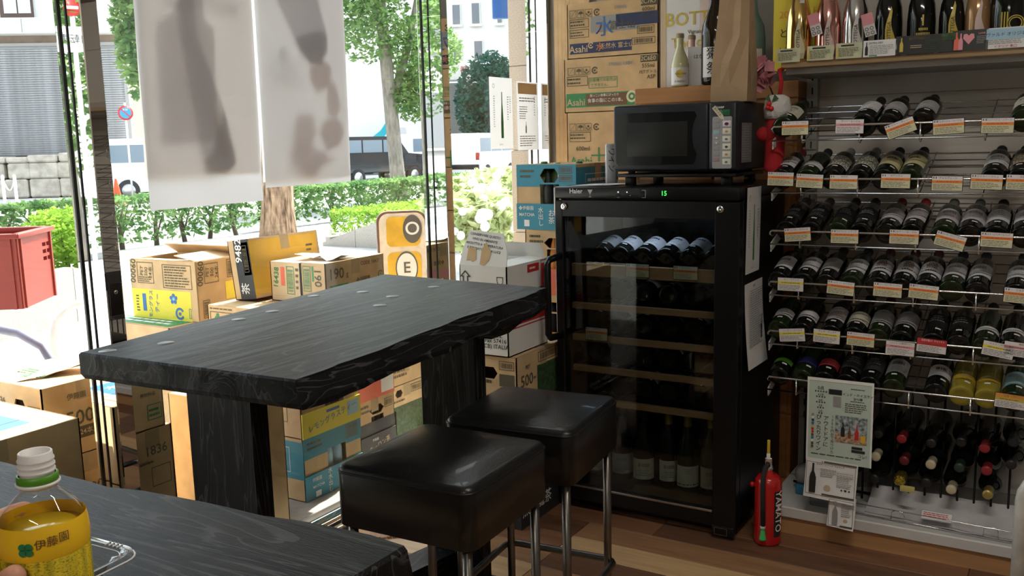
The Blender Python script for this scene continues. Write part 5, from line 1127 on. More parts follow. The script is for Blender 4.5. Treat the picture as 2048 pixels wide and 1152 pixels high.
# ------------------------------------------------------------------ wine fridge
FX0, FX1, FY0, FY1, FZ = -1.640, -.945, 3.0, 3.55, 1.236
def fridge():
    t = thing('wine_fridge', 'tall black wine fridge with glass door and wooden racks', 'fridge', ((FX0 + FX1) / 2, FY0, 0))
    ox = (FX0 + FX1) / 2; W = FX1 - FX0; hw = W / 2
    cab = M('fridge_black', (.005, .005, .0055), .28, var=.1, spec=.35)
    # cabinet: two sides, back, bottom, top
    D = FY1 - FY0
    obj('cabinet', MB().rbox(-hw, -hw + .035, .045, D, .05, FZ - .045, .003, 1, smooth=False).rbox(hw - .035, hw, .045, D, .05, FZ - .045, .003, 1, smooth=False).box(-hw + .03, hw - .03, D - .03, D, .05, FZ - .045).box(-hw + .03, hw - .03, .06, D - .02, .05, .095).box(-hw + .03, hw - .03, .05, D - .02, FZ - .10, FZ - .045), cab, t)
    obj('top_panel', MB().rbox(-hw, hw, .0, D, FZ - .045, FZ, .006), cab, t)
    obj('plinth', MB().rbox(-hw + .01, hw - .01, .05, D - .02, .012, .055, .004), cab, t)
    for sx in (-1, 1):
        for yy in (.09, D - .08): obj('foot', MB().lathe([(.02, 0), (.02, .014)], 12, Matrix.Translation((sx * (hw - .06), yy, 0))), BLACKP, t)
    # door frame
    fx0, fx1, zb, zt = -1.608 - ox, -1.03 - ox, .105, 1.128
    d = obj('door', MB().rbox(-hw, fx0, .0, .042, .045, FZ - .05, .003, 1, smooth=False).rbox(fx1, hw, .0, .042, .045, FZ - .05, .003, 1, smooth=False).box(fx0 - .003, fx1 + .003, .002, .042, .045, zb).box(fx0 - .003, fx1 + .003, .002, .042, zt, FZ - .05), cab, t)
    obj('pane', MB().box(fx0 - .004, fx1 + .004, .012, .018, zb - .004, zt + .004), glass_mat('fridge_glass', (.66, .69, .68), .04), d)
    obj('chrome_strip', MB().rbox(fx0, fx1, -.003, .004, zb - .010, zb - .002, .001), BRUSH, d)
    obj('chrome_strip', MB().rbox(-hw - .004, -hw + .002, .004, .03, zt + .0, FZ - .004, .001), BRUSH, d)
    for x in (-1.60 - ox, -1.01 - ox):
        s = obj('screw', MB().lathe([(0, 0), (.013, 0), (.013, .004), (.009, .007), (.002, .0075), (0, .006)], 18, frame_mtx((x, 0, 1.163), (1, 0, 0), (0, 0, 1))), CHROME, d)
    hm = obj('handle', MB().tube([(-hw + .02, 0, .98), (-hw + .015, -.075, .975), (-hw + .012, -.085, .96), (-hw + .012, -.085, .70), (-hw + .015, -.075, .685), (-hw + .02, 0, .68)], .013, 10), BLACKM, d)
    obj('hinge', MB().rbox(hw - .085, hw - .005, -.004, .02, .012, .05, .004), cab, t)
    obj('label_frame', MB().add([], []).box(hw - .075, hw - .028, -.0055, -.0045, .018, .02).box(hw - .075, hw - .073, -.0055, -.0045, -0 + .018, .045).box(hw - .075, hw - .028, -.0055, -.0045, .043, .045).box(hw - .030, hw - .028, -.0055, -.0045, .018, .045), BRUSH, t)
    # control strip
    f = frame_mtx((0, -.0008, FZ - .0225), (1, 0, 0), (0, 0, 1))
    text('Haier', .024, WHT, t, f @ Matrix.Translation((-.258, .006, 0)))
    g = MB(); g.add([(-.2115, .012, 0), (-.1905, .012, 0), (-.200, -.004, 0), (-.202, -.004, 0)], [(0, 1, 2, 3)], mtx=f); flat(g, f, -.2017, -.014, -.2003, -.003, 0); flat(g, f, -.207, -.015, -.195, -.0135, 0)
    flat(g, f, -.055, -.009, -.042, -.0065, .0002); flat(g, f, -.095, -.016, -.085, -.0145, .0002); flat(g, f, -.065, -.005, -.058, -.0035, .0002)
    for s in (0, 1): flat(g, f, .0, .0105 - s * .026, .014, .0118 - s * .026, .0002)
    flat(g, f, .0125, -.014, .014, .011, .0002); obj('panel_print', g, M('panel_grey', (.45, .45, .45), .5), t)
    for x, r in ((-.09, .0025), (-.056, .0022)): obj('indicator', MB().lathe([(r, 0), (r, .0012), (0, .002)], 12, f @ Matrix.Translation((x, .004, 0))), M('indicator_white', (.8, .8, .8), .3, emit=(1, 1, 1), estr=.8), t)
    for x in (-.09, -.056): obj('button', MB().rbox(x - .012, x + .01, -.009, -.003, 0, .002, .0008, mtx=f), BLACKP, t)
    for s in (0, 1): obj('button', MB().rbox(-.012, .010, .001 - s * .013, .008 - s * .013, 0, .002, .0008, mtx=f), BLACKP, t)
    text('15', .023, M('led_green', (.0, .3, .02), .5, emit=(.05, 1, .12), estr=1.6), t, f @ Matrix.Translation((.082, 0, .0006)), name='display_digits')
    # wooden rack fronts and wire decks
    wood = M('rack_wood', (.42, .25, .12), .55, var=.15, scale=6, aniso=(.6, 8, 8))
    zs = [ony(1280, y, FY0 + .07).z for y in (545, 619.5, 685, 748, 813)]
    for k, z in enumerate(zs):
        hgt = .046 if k == 0 else .024
        r = obj('rack', MB().rbox(-hw + .036, hw - .036, .058, .076, z - hgt / 2, z + hgt / 2, .002, 1, smooth=False), wood, t)
        b = MB()
        for i in range(9): x = -hw + .06 + (W - .12) * i / 8; b.tube([(x, .07, z + (.004 if k else -.01)), (x, D - .06, z + (.004 if k else .05))], .003, 6)
        for yy in (.2, .42): b.tube([(-hw + .035, yy, z - .003 + (0 if k else .02)), (hw - .035, yy, z - .003 + (0 if k else .02))], .004, 6)
        obj('rack_wires', b, BLACKM, r)
    lamp = obj('interior_lamp', MB().rbox(-.17, .09, .10, .13, FZ - .113, FZ - .10, .003), M('fridge_led', (.8, .85, 1), .4, emit=(.6, .75, 1), estr=1.2), t)
    ld = bpy.data.lights.new('fridge_light', 'AREA'); ld.shape = 'RECTANGLE'; ld.size = .26; ld.size_y = .04; ld.energy = .38; ld.color = (.66, .78, 1)
    lo = bpy.data.objects.new('fridge_light', ld); COL.objects.link(lo); lo.parent = t; lo.location = (-.04, .115, FZ - .118); lo.rotation_euler = (math.radians(8), 0, 0)
    return zs
RZ = fridge()

# ------------------------------------------------------------------ wine bottle kit (axis +Z, base at origin)
R0 = .0365; BH = .30
BPROF = [(0, .006), (.02, .004), (.033, 0), (.0365, .004), (R0, .014), (R0, .178), (.0365, .194), (.030, .212), (.019, .230), (.0148, .245), (.0142, .286), (.0158, .288), (.0158, .296), (.0145, .299), (.010, .30), (0, .2995)]
BURG = [(0, .006), (.02, .004), (.035, 0), (.040, .005), (.041, .014), (.041, .135), (.038, .165), (.029, .20), (.0185, .235), (.0145, .255), (.0142, .286), (.0158, .288), (.0158, .296), (.0145, .299), (.010, .30), (0, .2995)]
ME = {}
def bottle_meshes(prof, key):
    if key not in ME: ME[key] = MB().lathe(prof, 22, caps=False).mesh('wine_bottle')
    return ME[key]
GL_DK = M('bottle_glass_dark', (.006, .007, .006), .07, spec=.55)
GL_GR = M('bottle_glass_green', (.012, .022, .008), .07, spec=.55); GL_YL = M('white_wine', (.30, .24, .03), .07); GL_BR = M('bottle_glass_brown', (.02, .012, .006), .08)
for nm, gm in (('bdx_dk', GL_DK), ('bdx_gr', GL_GR), ('bdx_yl', GL_YL)): ME[nm] = MB().lathe(BPROF, 22, caps=False).mesh('wine_bottle'); ME[nm].materials.append(gm)
for nm, gm in (('bur_dk', GL_DK), ('bur_gr', GL_GR)): ME[nm] = MB().lathe(BURG, 22, caps=False).mesh('wine_bottle'); ME[nm].materials.append(gm)
CAPS = {}
def cap_mesh(col):
    if col not in CAPS:
        cm_ = {'k': M('capsule_black', (.02, .02, .02), .4), 'red': M('capsule_red', (.30, .025, .03), .4), 'grey': M('capsule_grey', (.12, .12, .11), .4), 'gold': M('capsule_gold', (.5, .38, .12), .35, .5), 'navy': M('capsule_navy', (.02, .025, .06), .4), 'cream': M('capsule_cream', (.6, .52, .36), .5), 'green': M('capsule_green', (.03, .05, .035), .4), 'zebra': M('capsule_pale', (.35, .35, .33), .4), 'dred': M('capsule_dark_red', (.14, .02, .02), .4)}[col]
        me = MB().lathe([(.0150, .240), (.0148, .286), (.0164, .287), (.0164, .297), (.0150, .3008), (.009, .3022), (0, .3022)], 18, caps=False).mesh('capsule'); me.materials.append(cm_); CAPS[col] = me
    return CAPS[col]
LABELS = {}
def label_mat(nm):
    col = {'white': (.66, .65, .68), 'cream': (.66, .62, .52), 'zebra': (.7, .7, .62), 'yellow': (.62, .58, .32), 'grey': (.42, .41, .42), 'pinkish': (.62, .57, .60), 'black': (.015, .015, .016), 'blue': (.03, .03, .16), 'red': (.5, .05, .06), 'gold': (.5, .34, .03), 'lime': (.12, .42, .03), 'teal': (.3, .5, .55), 'slate': (.05, .05, .055), 'stripes': (.55, .47, .36), 'silver': (.5, .5, .5)}[nm]
    return M('label_' + nm, col, .6, var=.04, scale=40)
def label_mesh(nm, z0, z1, half, R):
    k = (nm, z0, z1, half, R)
    if k not in LABELS:
        me = MB().lathe([(R, z0), (R, z1)], 10, a0=-PI / 2 - half, a1=-PI / 2 + half, caps=False).mesh('label'); me.materials.append(label_mat(nm)); LABELS[k] = me
    return LABELS[k]
def dash_mesh(col, z0, z1, half, R, n, seed, thick=.5):
    k = ('d', col, z0, z1, half, R, n, seed)
    if k not in LABELS:
        r = random.Random(seed); b = MB()
        for i in range(n):
            z = z1 - (i + .5) * (z1 - z0) / n; hh = (z1 - z0) / n * thick / 2; wd = half * r.uniform(.45, 1); a = -wd
            while a < wd:
                e = min(wd, a + half * r.uniform(.12, .4)); b.lathe([(R, z - hh), (R, z + hh)], 2, a0=-PI / 2 + a, a1=-PI / 2 + e, caps=False); a = e + half * .07
        me = b.mesh('label_print'); me.materials.append(INKS[col]); LABELS[k] = me
    return LABELS[k]
def wine_bottle(label, mtx, glassk='bdx_dk', cap='k', lab='white', style=0, group=None, sticker=True, lz=(.055, .135), half=1.25, ink='grey', twist=0.0):
    o = bpy.data.objects.new('wine_bottle', ME[glassk]); COL.objects.link(o); o.matrix_world = mtx @ Matrix.Rotation(twist, 4, 'Z'); tag(o, label, 'bottle', group)
    R = (.041 if glassk.startswith('bur') else R0) + .0006
    obj('capsule', cap_mesh(cap), None, o)
    if lab:
        l = obj('label', label_mesh(lab, lz[0], lz[1], half, R), None, o)
        if style == 0: obj('label_print', dash_mesh(ink, lz[0] + .035, lz[1] - .012, .7, R + .0005, 3, 1), None, l)
        elif style == 1:
            obj('label_print', dash_mesh(ink, lz[0] + .045, lz[1] - .012, .55, R + .0005, 1, 2, .6), None, l); obj('label_print', dash_mesh('grey', lz[0] + .012, lz[0] + .04, .8, R + .0005, 3, 3, .3), None, l)
        elif style == 2: obj('label_print', dash_mesh('kg', lz[0] + .004, lz[1] - .004, half * .98, R + .0005, 7, 5, .55), None, l)
        elif style == 3: obj('label_print', dash_mesh('brown', lz[1] - .036, lz[1] - .018, half * .7, R + .0005, 1, 8, .9), None, l)
        elif style == 4: obj('label_print', dash_mesh('dred' if 0 else 'brown', lz[0] + .04, lz[1] - .006, .5, R + .0005, 4, 9, .8), None, l); obj('label_print', dash_mesh('k', lz[0] + .015, lz[0] + .03, .8, R + .0005, 1, 4, .5), None, l)
        elif style == 5: obj('label_print', dash_mesh('k', lz[0] + .008, lz[0] + .012, half, R + .0005, 1, 6, .9), None, l); obj('label_print', dash_mesh('grey', lz[0] + .05, lz[1] - .008, .6, R + .0005, 3, 7, .4), None, l)
    if sticker:
        b = ('stk', round(R, 4))
        if b not in LABELS:
            me = MB().lathe([(R, .034), (R, .0425)], 4, a0=-PI / 2 + .05, a1=-PI / 2 + .52, caps=False).mesh('price_sticker'); me.materials.append(WHT); LABELS[b] = me
        obj('price_sticker', LABELS[b], None, o, rot=(0, 0, random.uniform(-.35, .15)))
    return o
def lying(x, y, z, tilt, yaw=0.0):
    """base towards the viewer, neck away and raised by tilt; label turned up"""
    return Matrix.Translation((x, y, z)) @ Matrix.Rotation(yaw, 4, 'Z') @ Matrix.Rotation(-(PI / 2 - tilt), 4, 'X')
# ------------------------------------------------------------------ bottles in the fridge
ordw = ['first', 'second', 'third', 'fourth', 'fifth', 'sixth', 'seventh', 'eighth', 'ninth', 'tenth', 'eleventh', 'twelfth']
FG = 'bottles lying in the wine fridge'
zt = RZ[0] - .01
for k, (px, lab) in enumerate([(1205, 'grey'), (1243, 'white'), (1290, 'white'), (1335, 'white'), (1382, 'white'), (1430, 'grey')]):
    x = ony(px, 520, FY0 + .12).x
    wine_bottle('%s labelled bottle on the top fridge rack, %s from the handle' % ('dim' if lab == 'grey' else 'white', ordw[k]), lying(x, FY0 + .10, zt + .058, math.radians(14), math.radians(-4)), 'bur_dk', 'k', lab, 1, FG, half=1.3, ink='navy', lz=(.05, .125))
for r in range(1, 5):
    for k in range(6):
        x = FX0 + .11 + k * .098
        wine_bottle('dark bottle on fridge rack %s, %s from the handle' % (['two', 'three', 'four', 'five'][r - 1], ordw[k]), lying(x, FY0 + .10, RZ[r] + .055, math.radians(2)), 'bdx_dk', 'k', 'slate' if (r + k) % 3 else 'grey', 0, FG, sticker=(k + r) % 2 == 0)
FS = 'bottles standing in the bottom of the wine fridge'
for k, (px, lab, gk) in enumerate([(1190, 'grey', 'bdx_dk'), (1241, 'grey', 'bur_dk'), (1287, 'cream', 'bur_dk'), (1333, 'cream', 'bdx_dk'), (1375, 'cream', 'bur_gr'), (1418, 'stripes', 'bur_gr')]):
    x = ony(px, 950, FY0 + .14).x
    wine_bottle('%s labelled bottle standing in the fridge bottom, %s from the handle' % ({'grey': 'dim grey', 'cream': 'cream', 'stripes': 'tan'}[lab], ordw[k]), Matrix.Translation((x, FY0 + .14 + (.02 if k % 2 else 0), .098)), gk, 'gold' if k > 2 else 'k', lab, 5 if k == 4 else 1, FS, half=1.2, lz=(.03, .11), twist=math.radians(25))
# price tickets clipped inside the fridge
def ticket(label, mtx, w, h, kind, title='', group=None, name='price_card'):
    t = thing(name, label, 'price card', (0, 0, 0), 0, group); t.matrix_world = mtx
    top, band, low = {'std': ('w', 'orange', 'pale'), 'yel': ('w', 'yellow', 'w'), 'pink': ('w', 'pink', 'w'), 'red': ('red', 'red', 'w'), 'ora': ('orange', 'gold', 'w')}[kind]
    obj('card', MB().box(-w / 2 - .0015, w / 2 + .0015, -h / 2 - .0015, h / 2 + .0015, -.001, 0), BLACKP, t)
    b = MB(); flat(b, Matrix(), -w / 2, h * .22, w / 2, h / 2, .0004); obj('title_field', b, M('card_' + top, {'w': (.74, .70, .72), 'red': (.5, .04, .05), 'orange': (.7, .3, .06)}[top], .7), t)
    b = MB(); flat(b, Matrix(), -w / 2, h * .02, w / 2, h * .22, .0004); obj('colour_band', b, INKS[band], t)
    b = MB(); flat(b, Matrix(), -w / 2, -h / 2, w / 2, h * .02, .0004); obj('text_field', b, M('card_low_' + low, {'pale': (.62, .60, .42), 'w': (.70, .67, .68)}[low], .7), t)
    if kind == 'std':
        g = MB(); flat(g, Matrix(), -w * .46, h * .33, -w * .43, h * .45, .0008); flat(g, Matrix(), -w * .38, h * .33, -w * .35, h * .45, .0008); obj('flag', g, INKS['navy'], t)
    if title: text(title, h * .17, INKS['brown'] if kind != 'red' else INKS['w'], t, Matrix.Translation((w * .03, h * .37, .001)), squeeze=min(1.0, w * .8 / (len(title) * h * .17)))
    g = MB(); print_lines(g, Matrix(), -w * .45, -h * .44, w * .45, -h * .02, 4, .3, .0008, random.Random(hash(kind) % 7 + len(label))); obj('small_print', g, INKS['kg'], t)
    g = MB(); print_lines(g, Matrix(), -w * .35, h * .06, w * .45, h * .2, 1, .3, .0008, random.Random(len(title))); obj('small_print', g, INKS['red'] if kind == 'std' else INKS['kg'], t)
    return t
for k, (px, py, ttl) in enumerate([(1275, 541, 'ブルゴーニュ'), (1371, 546, 'シャブリ'), (1193, 668, 'ソアヴェ')]):
    p = ony(px, py, FY0 + .052); ticket('pale price card hung inside the fridge glass, %s from its handle' % ['second', 'third', 'first'][k], frame_mtx(p, (1, 0, 0), (0, 0, 1)), .088, .046, 'std', ttl, 'price cards inside the fridge')
# flyers stuck to the fridge side
flyer('white flyer with a slim green bottle stuck on the fridge side', frame_mtx((FX1 + .002, 3.065, .935), (0, 1, -.02), (0, .0, 1)), .165, .295, FLW)
flyer('curling printed sheet with small dark bottle on the fridge side', frame_mtx((FX1 + .003, 3.07, .60), (0, 1, .02), (0, .0, 1)), .20, .30, [('l', .1, .25, .85, .93, 26, 'grey'), ('poly', bottle_poly(.78, .3, .58, .035), 'k'), ('t', .5, .95, .012, 'WINE', 'grey')], curl=.014)

# ------------------------------------------------------------------ microwave on its stand
def microwave():
    x0, x1, y0, y1, z0, z1 = -1.438, -.985, 3.08, 3.44, 1.277, 1.520
    st = thing('microwave_stand', 'low black metal stand on the fridge under the microwave', 'stand', ((x0 + x1) / 2, (y0 + y1) / 2, FZ))
    obj('deck', MB().rbox(-.22, .22, -.16, .16, z0 - FZ - .012, z0 - FZ, .002), BLACKM, st)
    for sx in (-1, 1):
        for sy in (-1, 1): obj('leg', MB().rbox(sx * .18 - .018, sx * .18 + .018, sy * .13 - .012, sy * .13 + .012, 0, z0 - FZ - .011, .002), BLACKM, st)
    t = thing('microwave', 'black microwave oven with coloured menu buttons on the wine fridge', 'microwave', ((x0 + x1) / 2, y0, z0)); hw = (x1 - x0) / 2; h = z1 - z0; d = y1 - y0
    sh = M('microwave_grey', (.02, .021, .027), .35, var=.1, spec=.4)
    obj('body', MB().rbox(-hw, hw, .02, d, .008, h, .008, 2), sh, t)
    for sx in (-1, 1):
        for yy in (.05, d - .05): obj('foot', MB().lathe([(.012, 0), (.014, .009)], 12, Matrix.Translation((sx * (hw - .05), yy, 0))), RUBBER, t)
    xs = .128                                   # door | control column
    dr = obj('door', MB().rbox(-hw, xs, .0, .026, .012, h - .002, .008, 2), sh, t)
    f = frame_mtx((0, -.0008, 0), (1, 0, 0), (0, 0, 1))
    wpoly = [(-hw + .012, .04), (-hw + .02, .03), (.075, .034), (.083, .045), (.088, .07)] + [(.083 - .012 * math.sin(PI * k / 6), .07 + (h - .115) * k / 6) for k in range(1, 6)] + [(.088, h - .045), (.08, h - .03), (-hw + .02, h - .028), (-hw + .012, h - .038)]
    obj('window', MB().prism(wpoly, 0, .0015, mtx=f), M('micro_glass', (.006, .007, .007), .05, spec=.3), dr)
    obj('window_mesh', MB().rbox(-hw + .055, .055, .062, h - .062, .0015, .002, .0002, mtx=f), M('micro_mesh', (.022, .023, .022), .3, spec=.2), dr)
    cp = obj('control_column', MB().rbox(xs + .001, hw, .0, .026, .012, h - .002, .008, 2), sh, t)
    u0 = xs + .006; fw = frame_mtx((u0, -.0008, 0), (1, 0, 0), (0, 0, 1))
    text('SHARP', .0095, WHT, t, fw @ Matrix.Translation((.036, h - .021, .0006)))
    obj('display', MB().rbox(.035, .070, h - .048, h - .028, 0, .001, .0003, mtx=fw), M('lcd_green', (.03, .12, .05), .2), t)
    pl = obj('button_panel', MB().prism([(.010, .022), (.014, .018), (.074, .018), (.078, .022), (.078, h - .055), (.074, h - .051), (.014, h - .051), (.010, h - .055)], 0, .0012, mtx=fw), M('panel_silver', (.30, .30, .31), .4), t)
    for k in range(6):
        z = h - .075 - k * .0255
        b = obj('menu_button', MB().rbox(.046, .075, z - .010, z + .010, .001, .003, .001, mtx=fw), M('button_face', (.60, .60, .50), .5) if k else M('button_ring', (.62, .55, .60), .4), pl)
        g = MB(); disc(g, fw @ Matrix.Translation((.060, z - .001, .003)), 0, 0, 0, .0055 if k else .0075, .0004, 14, sy=.7); obj('food_picture', g, M('food_%d' % (k % 3), [(.05, .02, .03), (.45, .24, .08), (.12, .16, .22)][k % 3], .6), b)
    for k, c in enumerate([(.30, .30, .31), (.28, .28, .29), (.25, .42, .48), (.3, .3, .31), (.3, .3, .31), (.27, .27, .28), (.27, .27, .28), (.33, .2, .2)]):
        z = h - .066 - k * .0185
        obj('small_button', MB().rbox(.014, .036, z - .006, z + .006, .001, .0025, .001, mtx=fw), M('sbtn_%d' % k, c, .5), pl)
    for k, s in enumerate(('▲', '▼')): text(s, .007, WHT, pl, fw @ Matrix.Translation((.025, h - .066 - (3.0 + k) * .0185, .003)))
    # paper arrow taped on
    am = fw @ Matrix.Translation((.032, h - .040, .0015)) @ Matrix.Rotation(math.radians(-50), 4, 'Z')
    obj('paper_arrow', MB().prism([(-.028, -.007), (.016, -.007), (.030, 0), (.016, .007), (-.028, .007)], 0, .0008, mtx=am), M('arrow_cream', (.62, .55, .40), .7), t); text('あたため', .0095, BLK, t, am @ Matrix.Translation((-.006, 0, .0014)))
    # data plate on the right side
    g = frame_mtx((hw + .0006, .06, .035), (0, 1, 0), (0, 0, 1)); obj('data_plate', MB().box(0, .11, 0, .135, -.0004, .0006, mtx=g), M('plate_grey', (.20, .20, .20), .6, var=.1, scale=90), t)
    b = MB(); print_lines(b, g, .008, .008, .1, .127, 14, .35, .0012); obj('plate_print', b, M('plate_ink', (.35, .35, .35), .7), t)
    obj('cord', MB().tube([(hw - .05, d, .05), (hw + .0, d + .03, .02), (hw + .03, d + .02, -.04), (hw + .03, d + .07, -.2)], .004, 6), BLACKP, t)
microwave()
# loose paper and wrapped packet on the fridge top
pp = MB(); pp.add([(-1.585, 3.02, FZ + .002), (-1.43, 3.03, FZ + .004), (-1.40, 3.16, FZ + .006), (-1.56, 3.15, FZ + .003)], [(0, 1, 2, 3)]); pp.add([(-1.50, 3.06, FZ + .0055), (-1.45, 3.06, FZ + .0055), (-1.44, 3.10, FZ + .0065), (-1.49, 3.10, FZ + .0065)], [(0, 1, 2, 3)])
tag(obj('loose_paper', pp, PAPER), 'loose white printed paper on the fridge beside the microwave', 'paper')
q = ony(1229, 352, 3.2)
t = thing('wrapped_packet', 'clear wrapped packet with dark lettering standing left of the microwave', 'packet', (q.x - .015, 3.2, FZ), _yaw)
obj('body', MB().rbox(-.02, .02, -.015, .015, 0, .15, .006), M('packet_film', (.55, .55, .56), .2, var=.1, scale=30), t); text('ワイン', .03, BLK, t, frame_mtx((0, -.0158, .09), (0, 0, -1), (1, 0, 0)))
# ------------------------------------------------------------------ gondola rack
RX0, RX1, RYF, RYB = -.885, .95, 3.15, 3.64
panel_m = M('gondola_panel', (.66, .62, .57), .7, var=.04, scale=4); upr = M('gondola_upright', (.34, .33, .31), .5)
rk = thing('display_gondola', 'grey shop gondola with wooden top shelf, white base deck and wooden kick board', 'shelving', ((RX0 + RX1) / 2, RYF, 0)); cx = (RX0 + RX1) / 2
hw = (RX1 - RX0) / 2
for (a, b) in ((.10, .58), (.58, 1.06), (1.06, 1.54), (1.54, 2.02), (2.02, 2.3)):
    obj('back_panel', MB().box(-hw, hw, RYB - RYF, RYB - RYF + .02, a + .001, b - .001), panel_m, rk)
for x in (-hw + .02, .0, hw - .02):
    yb_, g = RYB - RYF, MB()          # channel with real slots down its front
    g.box(x - .02, x - .003, yb_ - .035, yb_ + .03, 0, 2.3).box(x + .003, x + .02, yb_ - .035, yb_ + .03, 0, 2.3).box(x - .003, x + .003, yb_ + .0, yb_ + .03, 0, 2.3).box(x - .003, x + .003, yb_ - .035, yb_ - .033, 0, .3)
    for k in range(40): g.box(x - .003, x + .003, yb_ - .035, yb_ - .033, .325 + k * .05, .35 + k * .05)
    obj('upright', g, upr, rk)
deck_m = M('deck_white', (.62, .61, .60), .45, var=.03)
g = MB().box(-hw, hw, .02, .05, .085, .10).box(-hw, hw, .054, RYB - RYF, .085, .10).rbox(-hw, hw, .0, .028, .062, .102, .004, 1, smooth=False)
for k in range(61): g.box(max(-hw, -hw + .004 + k * .03), min(hw, -hw + .02 + k * .03), .05, .054, .085, .10)
obj('base_deck', g, deck_m, rk)
obj('kick_board', MB().box(-hw, hw, .012, .03, .0, .062), M('kick_wood', (.46, .25, .115), .5, var=.15, scale=4, aniso=(.5, 8, 8)), rk)
shelf_m = M('shelf_wood', (.50, .335, .19), .5, var=.1, scale=4, aniso=(.5, 8, 8))
TSZ = ony(1560, 137, 3.25).z
obj('top_shelf', MB().rbox(-hw + .0, hw, .10, RYB - RYF, TSZ - .0, TSZ + .018, .002, 1, smooth=False), shelf_m, rk)
obj('shelf_support', MB().box(-hw + .005, hw - .005, .14, RYB - RYF, TSZ - .02, TSZ - .001), upr, rk)
obj('shelf_lip', MB().box(-hw, hw, .094, .1, TSZ - .004, TSZ + .045), glass_mat('lip_acrylic', (.93, .93, .9), .06), rk)
# ------------------------------------------------------------------ inclined wire shelves
ROWZ = [ony(1648, yv, RYF).z for yv in (251, 358, 464, 569, 670, 765)]
rowname = ['top', 'second', 'third', 'fourth', 'fifth', 'lowest']
SL = .29   # rise over run of the inclined decks
for r, z in enumerate(ROWZ):
    t = thing('wire_shelf', 'inclined chrome wire shelf, %s of the six wine shelves' % rowname[r], 'wire shelf', (0, RYF, z), 0, 'inclined wire wine shelves')
    obj('front_rail', MB().tube([(RX0, .40, .09), (RX0, .03, -.02), (RX0 - .0, .0, -.012), (RX0, 0, -.006), (RX0 + .006, 0, 0), (RX1, 0, 0)], .0034, 8), CHROME, t)
    obj('lower_rail', MB().tube([(RX0, 0, -.046), (RX1, 0, -.046)], .003, 8), CHROME, t)
    for k in range(1, 6): obj('deck_wire', MB().tube([(RX0, .04 + k * .075, -.05 + SL * (.04 + k * .075)), (RX1, .04 + k * .075, -.05 + SL * (.04 + k * .075))], .0024, 6), CHROME, t)
    for k in range(10):
        x = RX0 + .10 + k * .095 * 1.9
        if x > RX1: break
        obj('hook_wire', MB().tube([(x, -.001, .0), (x, -.001, -.055), (x, .012, -.058), (x, .43, -.05 + SL * .43)], .0024, 6), CHROME, t)
    obj('bracket', MB().add([(RX0 - .004, .02, -.075), (RX0 - .004, .45, .05), (RX0 - .004, .45, .10), (RX0 - .004, .02, -.045), (RX0, .02, -.075), (RX0, .45, .05), (RX0, .45, .10), (RX0, .02, -.045)], [(0, 1, 2, 3), (7, 6, 5, 4), (0, 4, 5, 1), (1, 5, 6, 2), (2, 6, 7, 3), (3, 7, 4, 0)]), M('bracket_white', (.6, .6, .58), .5), t)
# bottles: (pixel x of the base, capsule, label, style, z range, glass, ink)
W_, S_ = 'white', 'cream'
ROWS = [
 [(1566, 'k', 'cream', 1, None), (1726, 'k', 'white', 5, None, 'bur_dk'), (1776, 'k', 'grey', 5, None), (1843, 'k', 'grey', 5, None), (2046, 'k', 'cream', 1, None)],
 [(1563, 'dred', 'white', 4, None), (1613, 'k', 'white', 1, (.05, .085)), (1663, 'zebra', 'zebra', 2, None), (1716, 'zebra', 'zebra', 2, None), (1766, 'k', 'yellow', 3, None), (1818, 'k', 'yellow', 3, None), (1986, 'k', 'white', 1, None), (2033, 'k', 'stripes', 2, None)],
 [(1573, 'grey', 'black', 1, None), (1621, 'grey', 'black', 1, None), (1673, 'k', 'black', 0, None), (1721, 'k', 'black', 0, None), (1773, 'red', 'pinkish', 0, None), (1821, 'red', 'pinkish', 0, None), (1886, 'grey', 'pinkish', 1, None), (1938, 'grey', 'pinkish', 1, None), (1991, 'k', 'white', 0, None), (2038, 'k', 'white', 0, None)],
 [(1556, 'green', 'white', 1, None), (1606, 'green', 'white', 1, None), (1651, 'k', 'grey', 1, None), (1701, 'navy', 'white', 1, None), (1753, 'dred', 'white', 4, None), (1798, 'dred', 'white', 4, None), (1846, 'dred', 'white', 4, None), (1893, 'navy', 'white', 1, None), (1946, 'navy', 'white', 1, None), (2033, 'k', 'white', 1, None)],
 [(1556, 'k', 'white', 5, (.055, .105)), (1603, 'k', 'white', 5, (.055, .105)), (1661, 'dred', 'pinkish', 0, None), (1703, 'k', 'cream', 5, (.05, .12)), (1753, 'dred', 'grey', 5, None), (1803, 'dred', 'grey', 5, None), (1866, 'k', 'black', 0, None), (1916, 'k', 'black', 0, None), (1966, 'k', 'white', 6, (.055, .08)), (2016, 'k', 'white', 6, (.055, .08))],
 [(1556, 'k', 'lime', 6, (.05, .075)), (1603, 'navy', 'blue', 0, (.055, .10)), (1646, 'k', 'red', 0, (.055, .10)), (1691, 'k', 'slate', 0, None), (1736, 'k', 'slate', 0, None), (1783, 'k', 'white', 1, None), (1871, 'green', 'white', 3, (.06, .13)), (1923, 'k', 'gold', 0, (.05, .085), 'bdx_yl'), (1971, 'k', 'gold', 0, (.05, .085), 'bdx_yl'), (2023, 'k', 'teal', 1, (.05, .13))]]
lname = {'white': 'white labelled', 'cream': 'cream labelled', 'grey': 'grey labelled', 'zebra': 'zebra striped', 'yellow': 'pale yellow labelled', 'stripes': 'brown striped label', 'black': 'black labelled', 'pinkish': 'pinkish white labelled', 'lime': 'lime green banded', 'blue': 'blue labelled', 'red': 'red labelled', 'slate': 'dark labelled', 'gold': 'yellow labelled', 'teal': 'blue white labelled'}
random.seed(12)
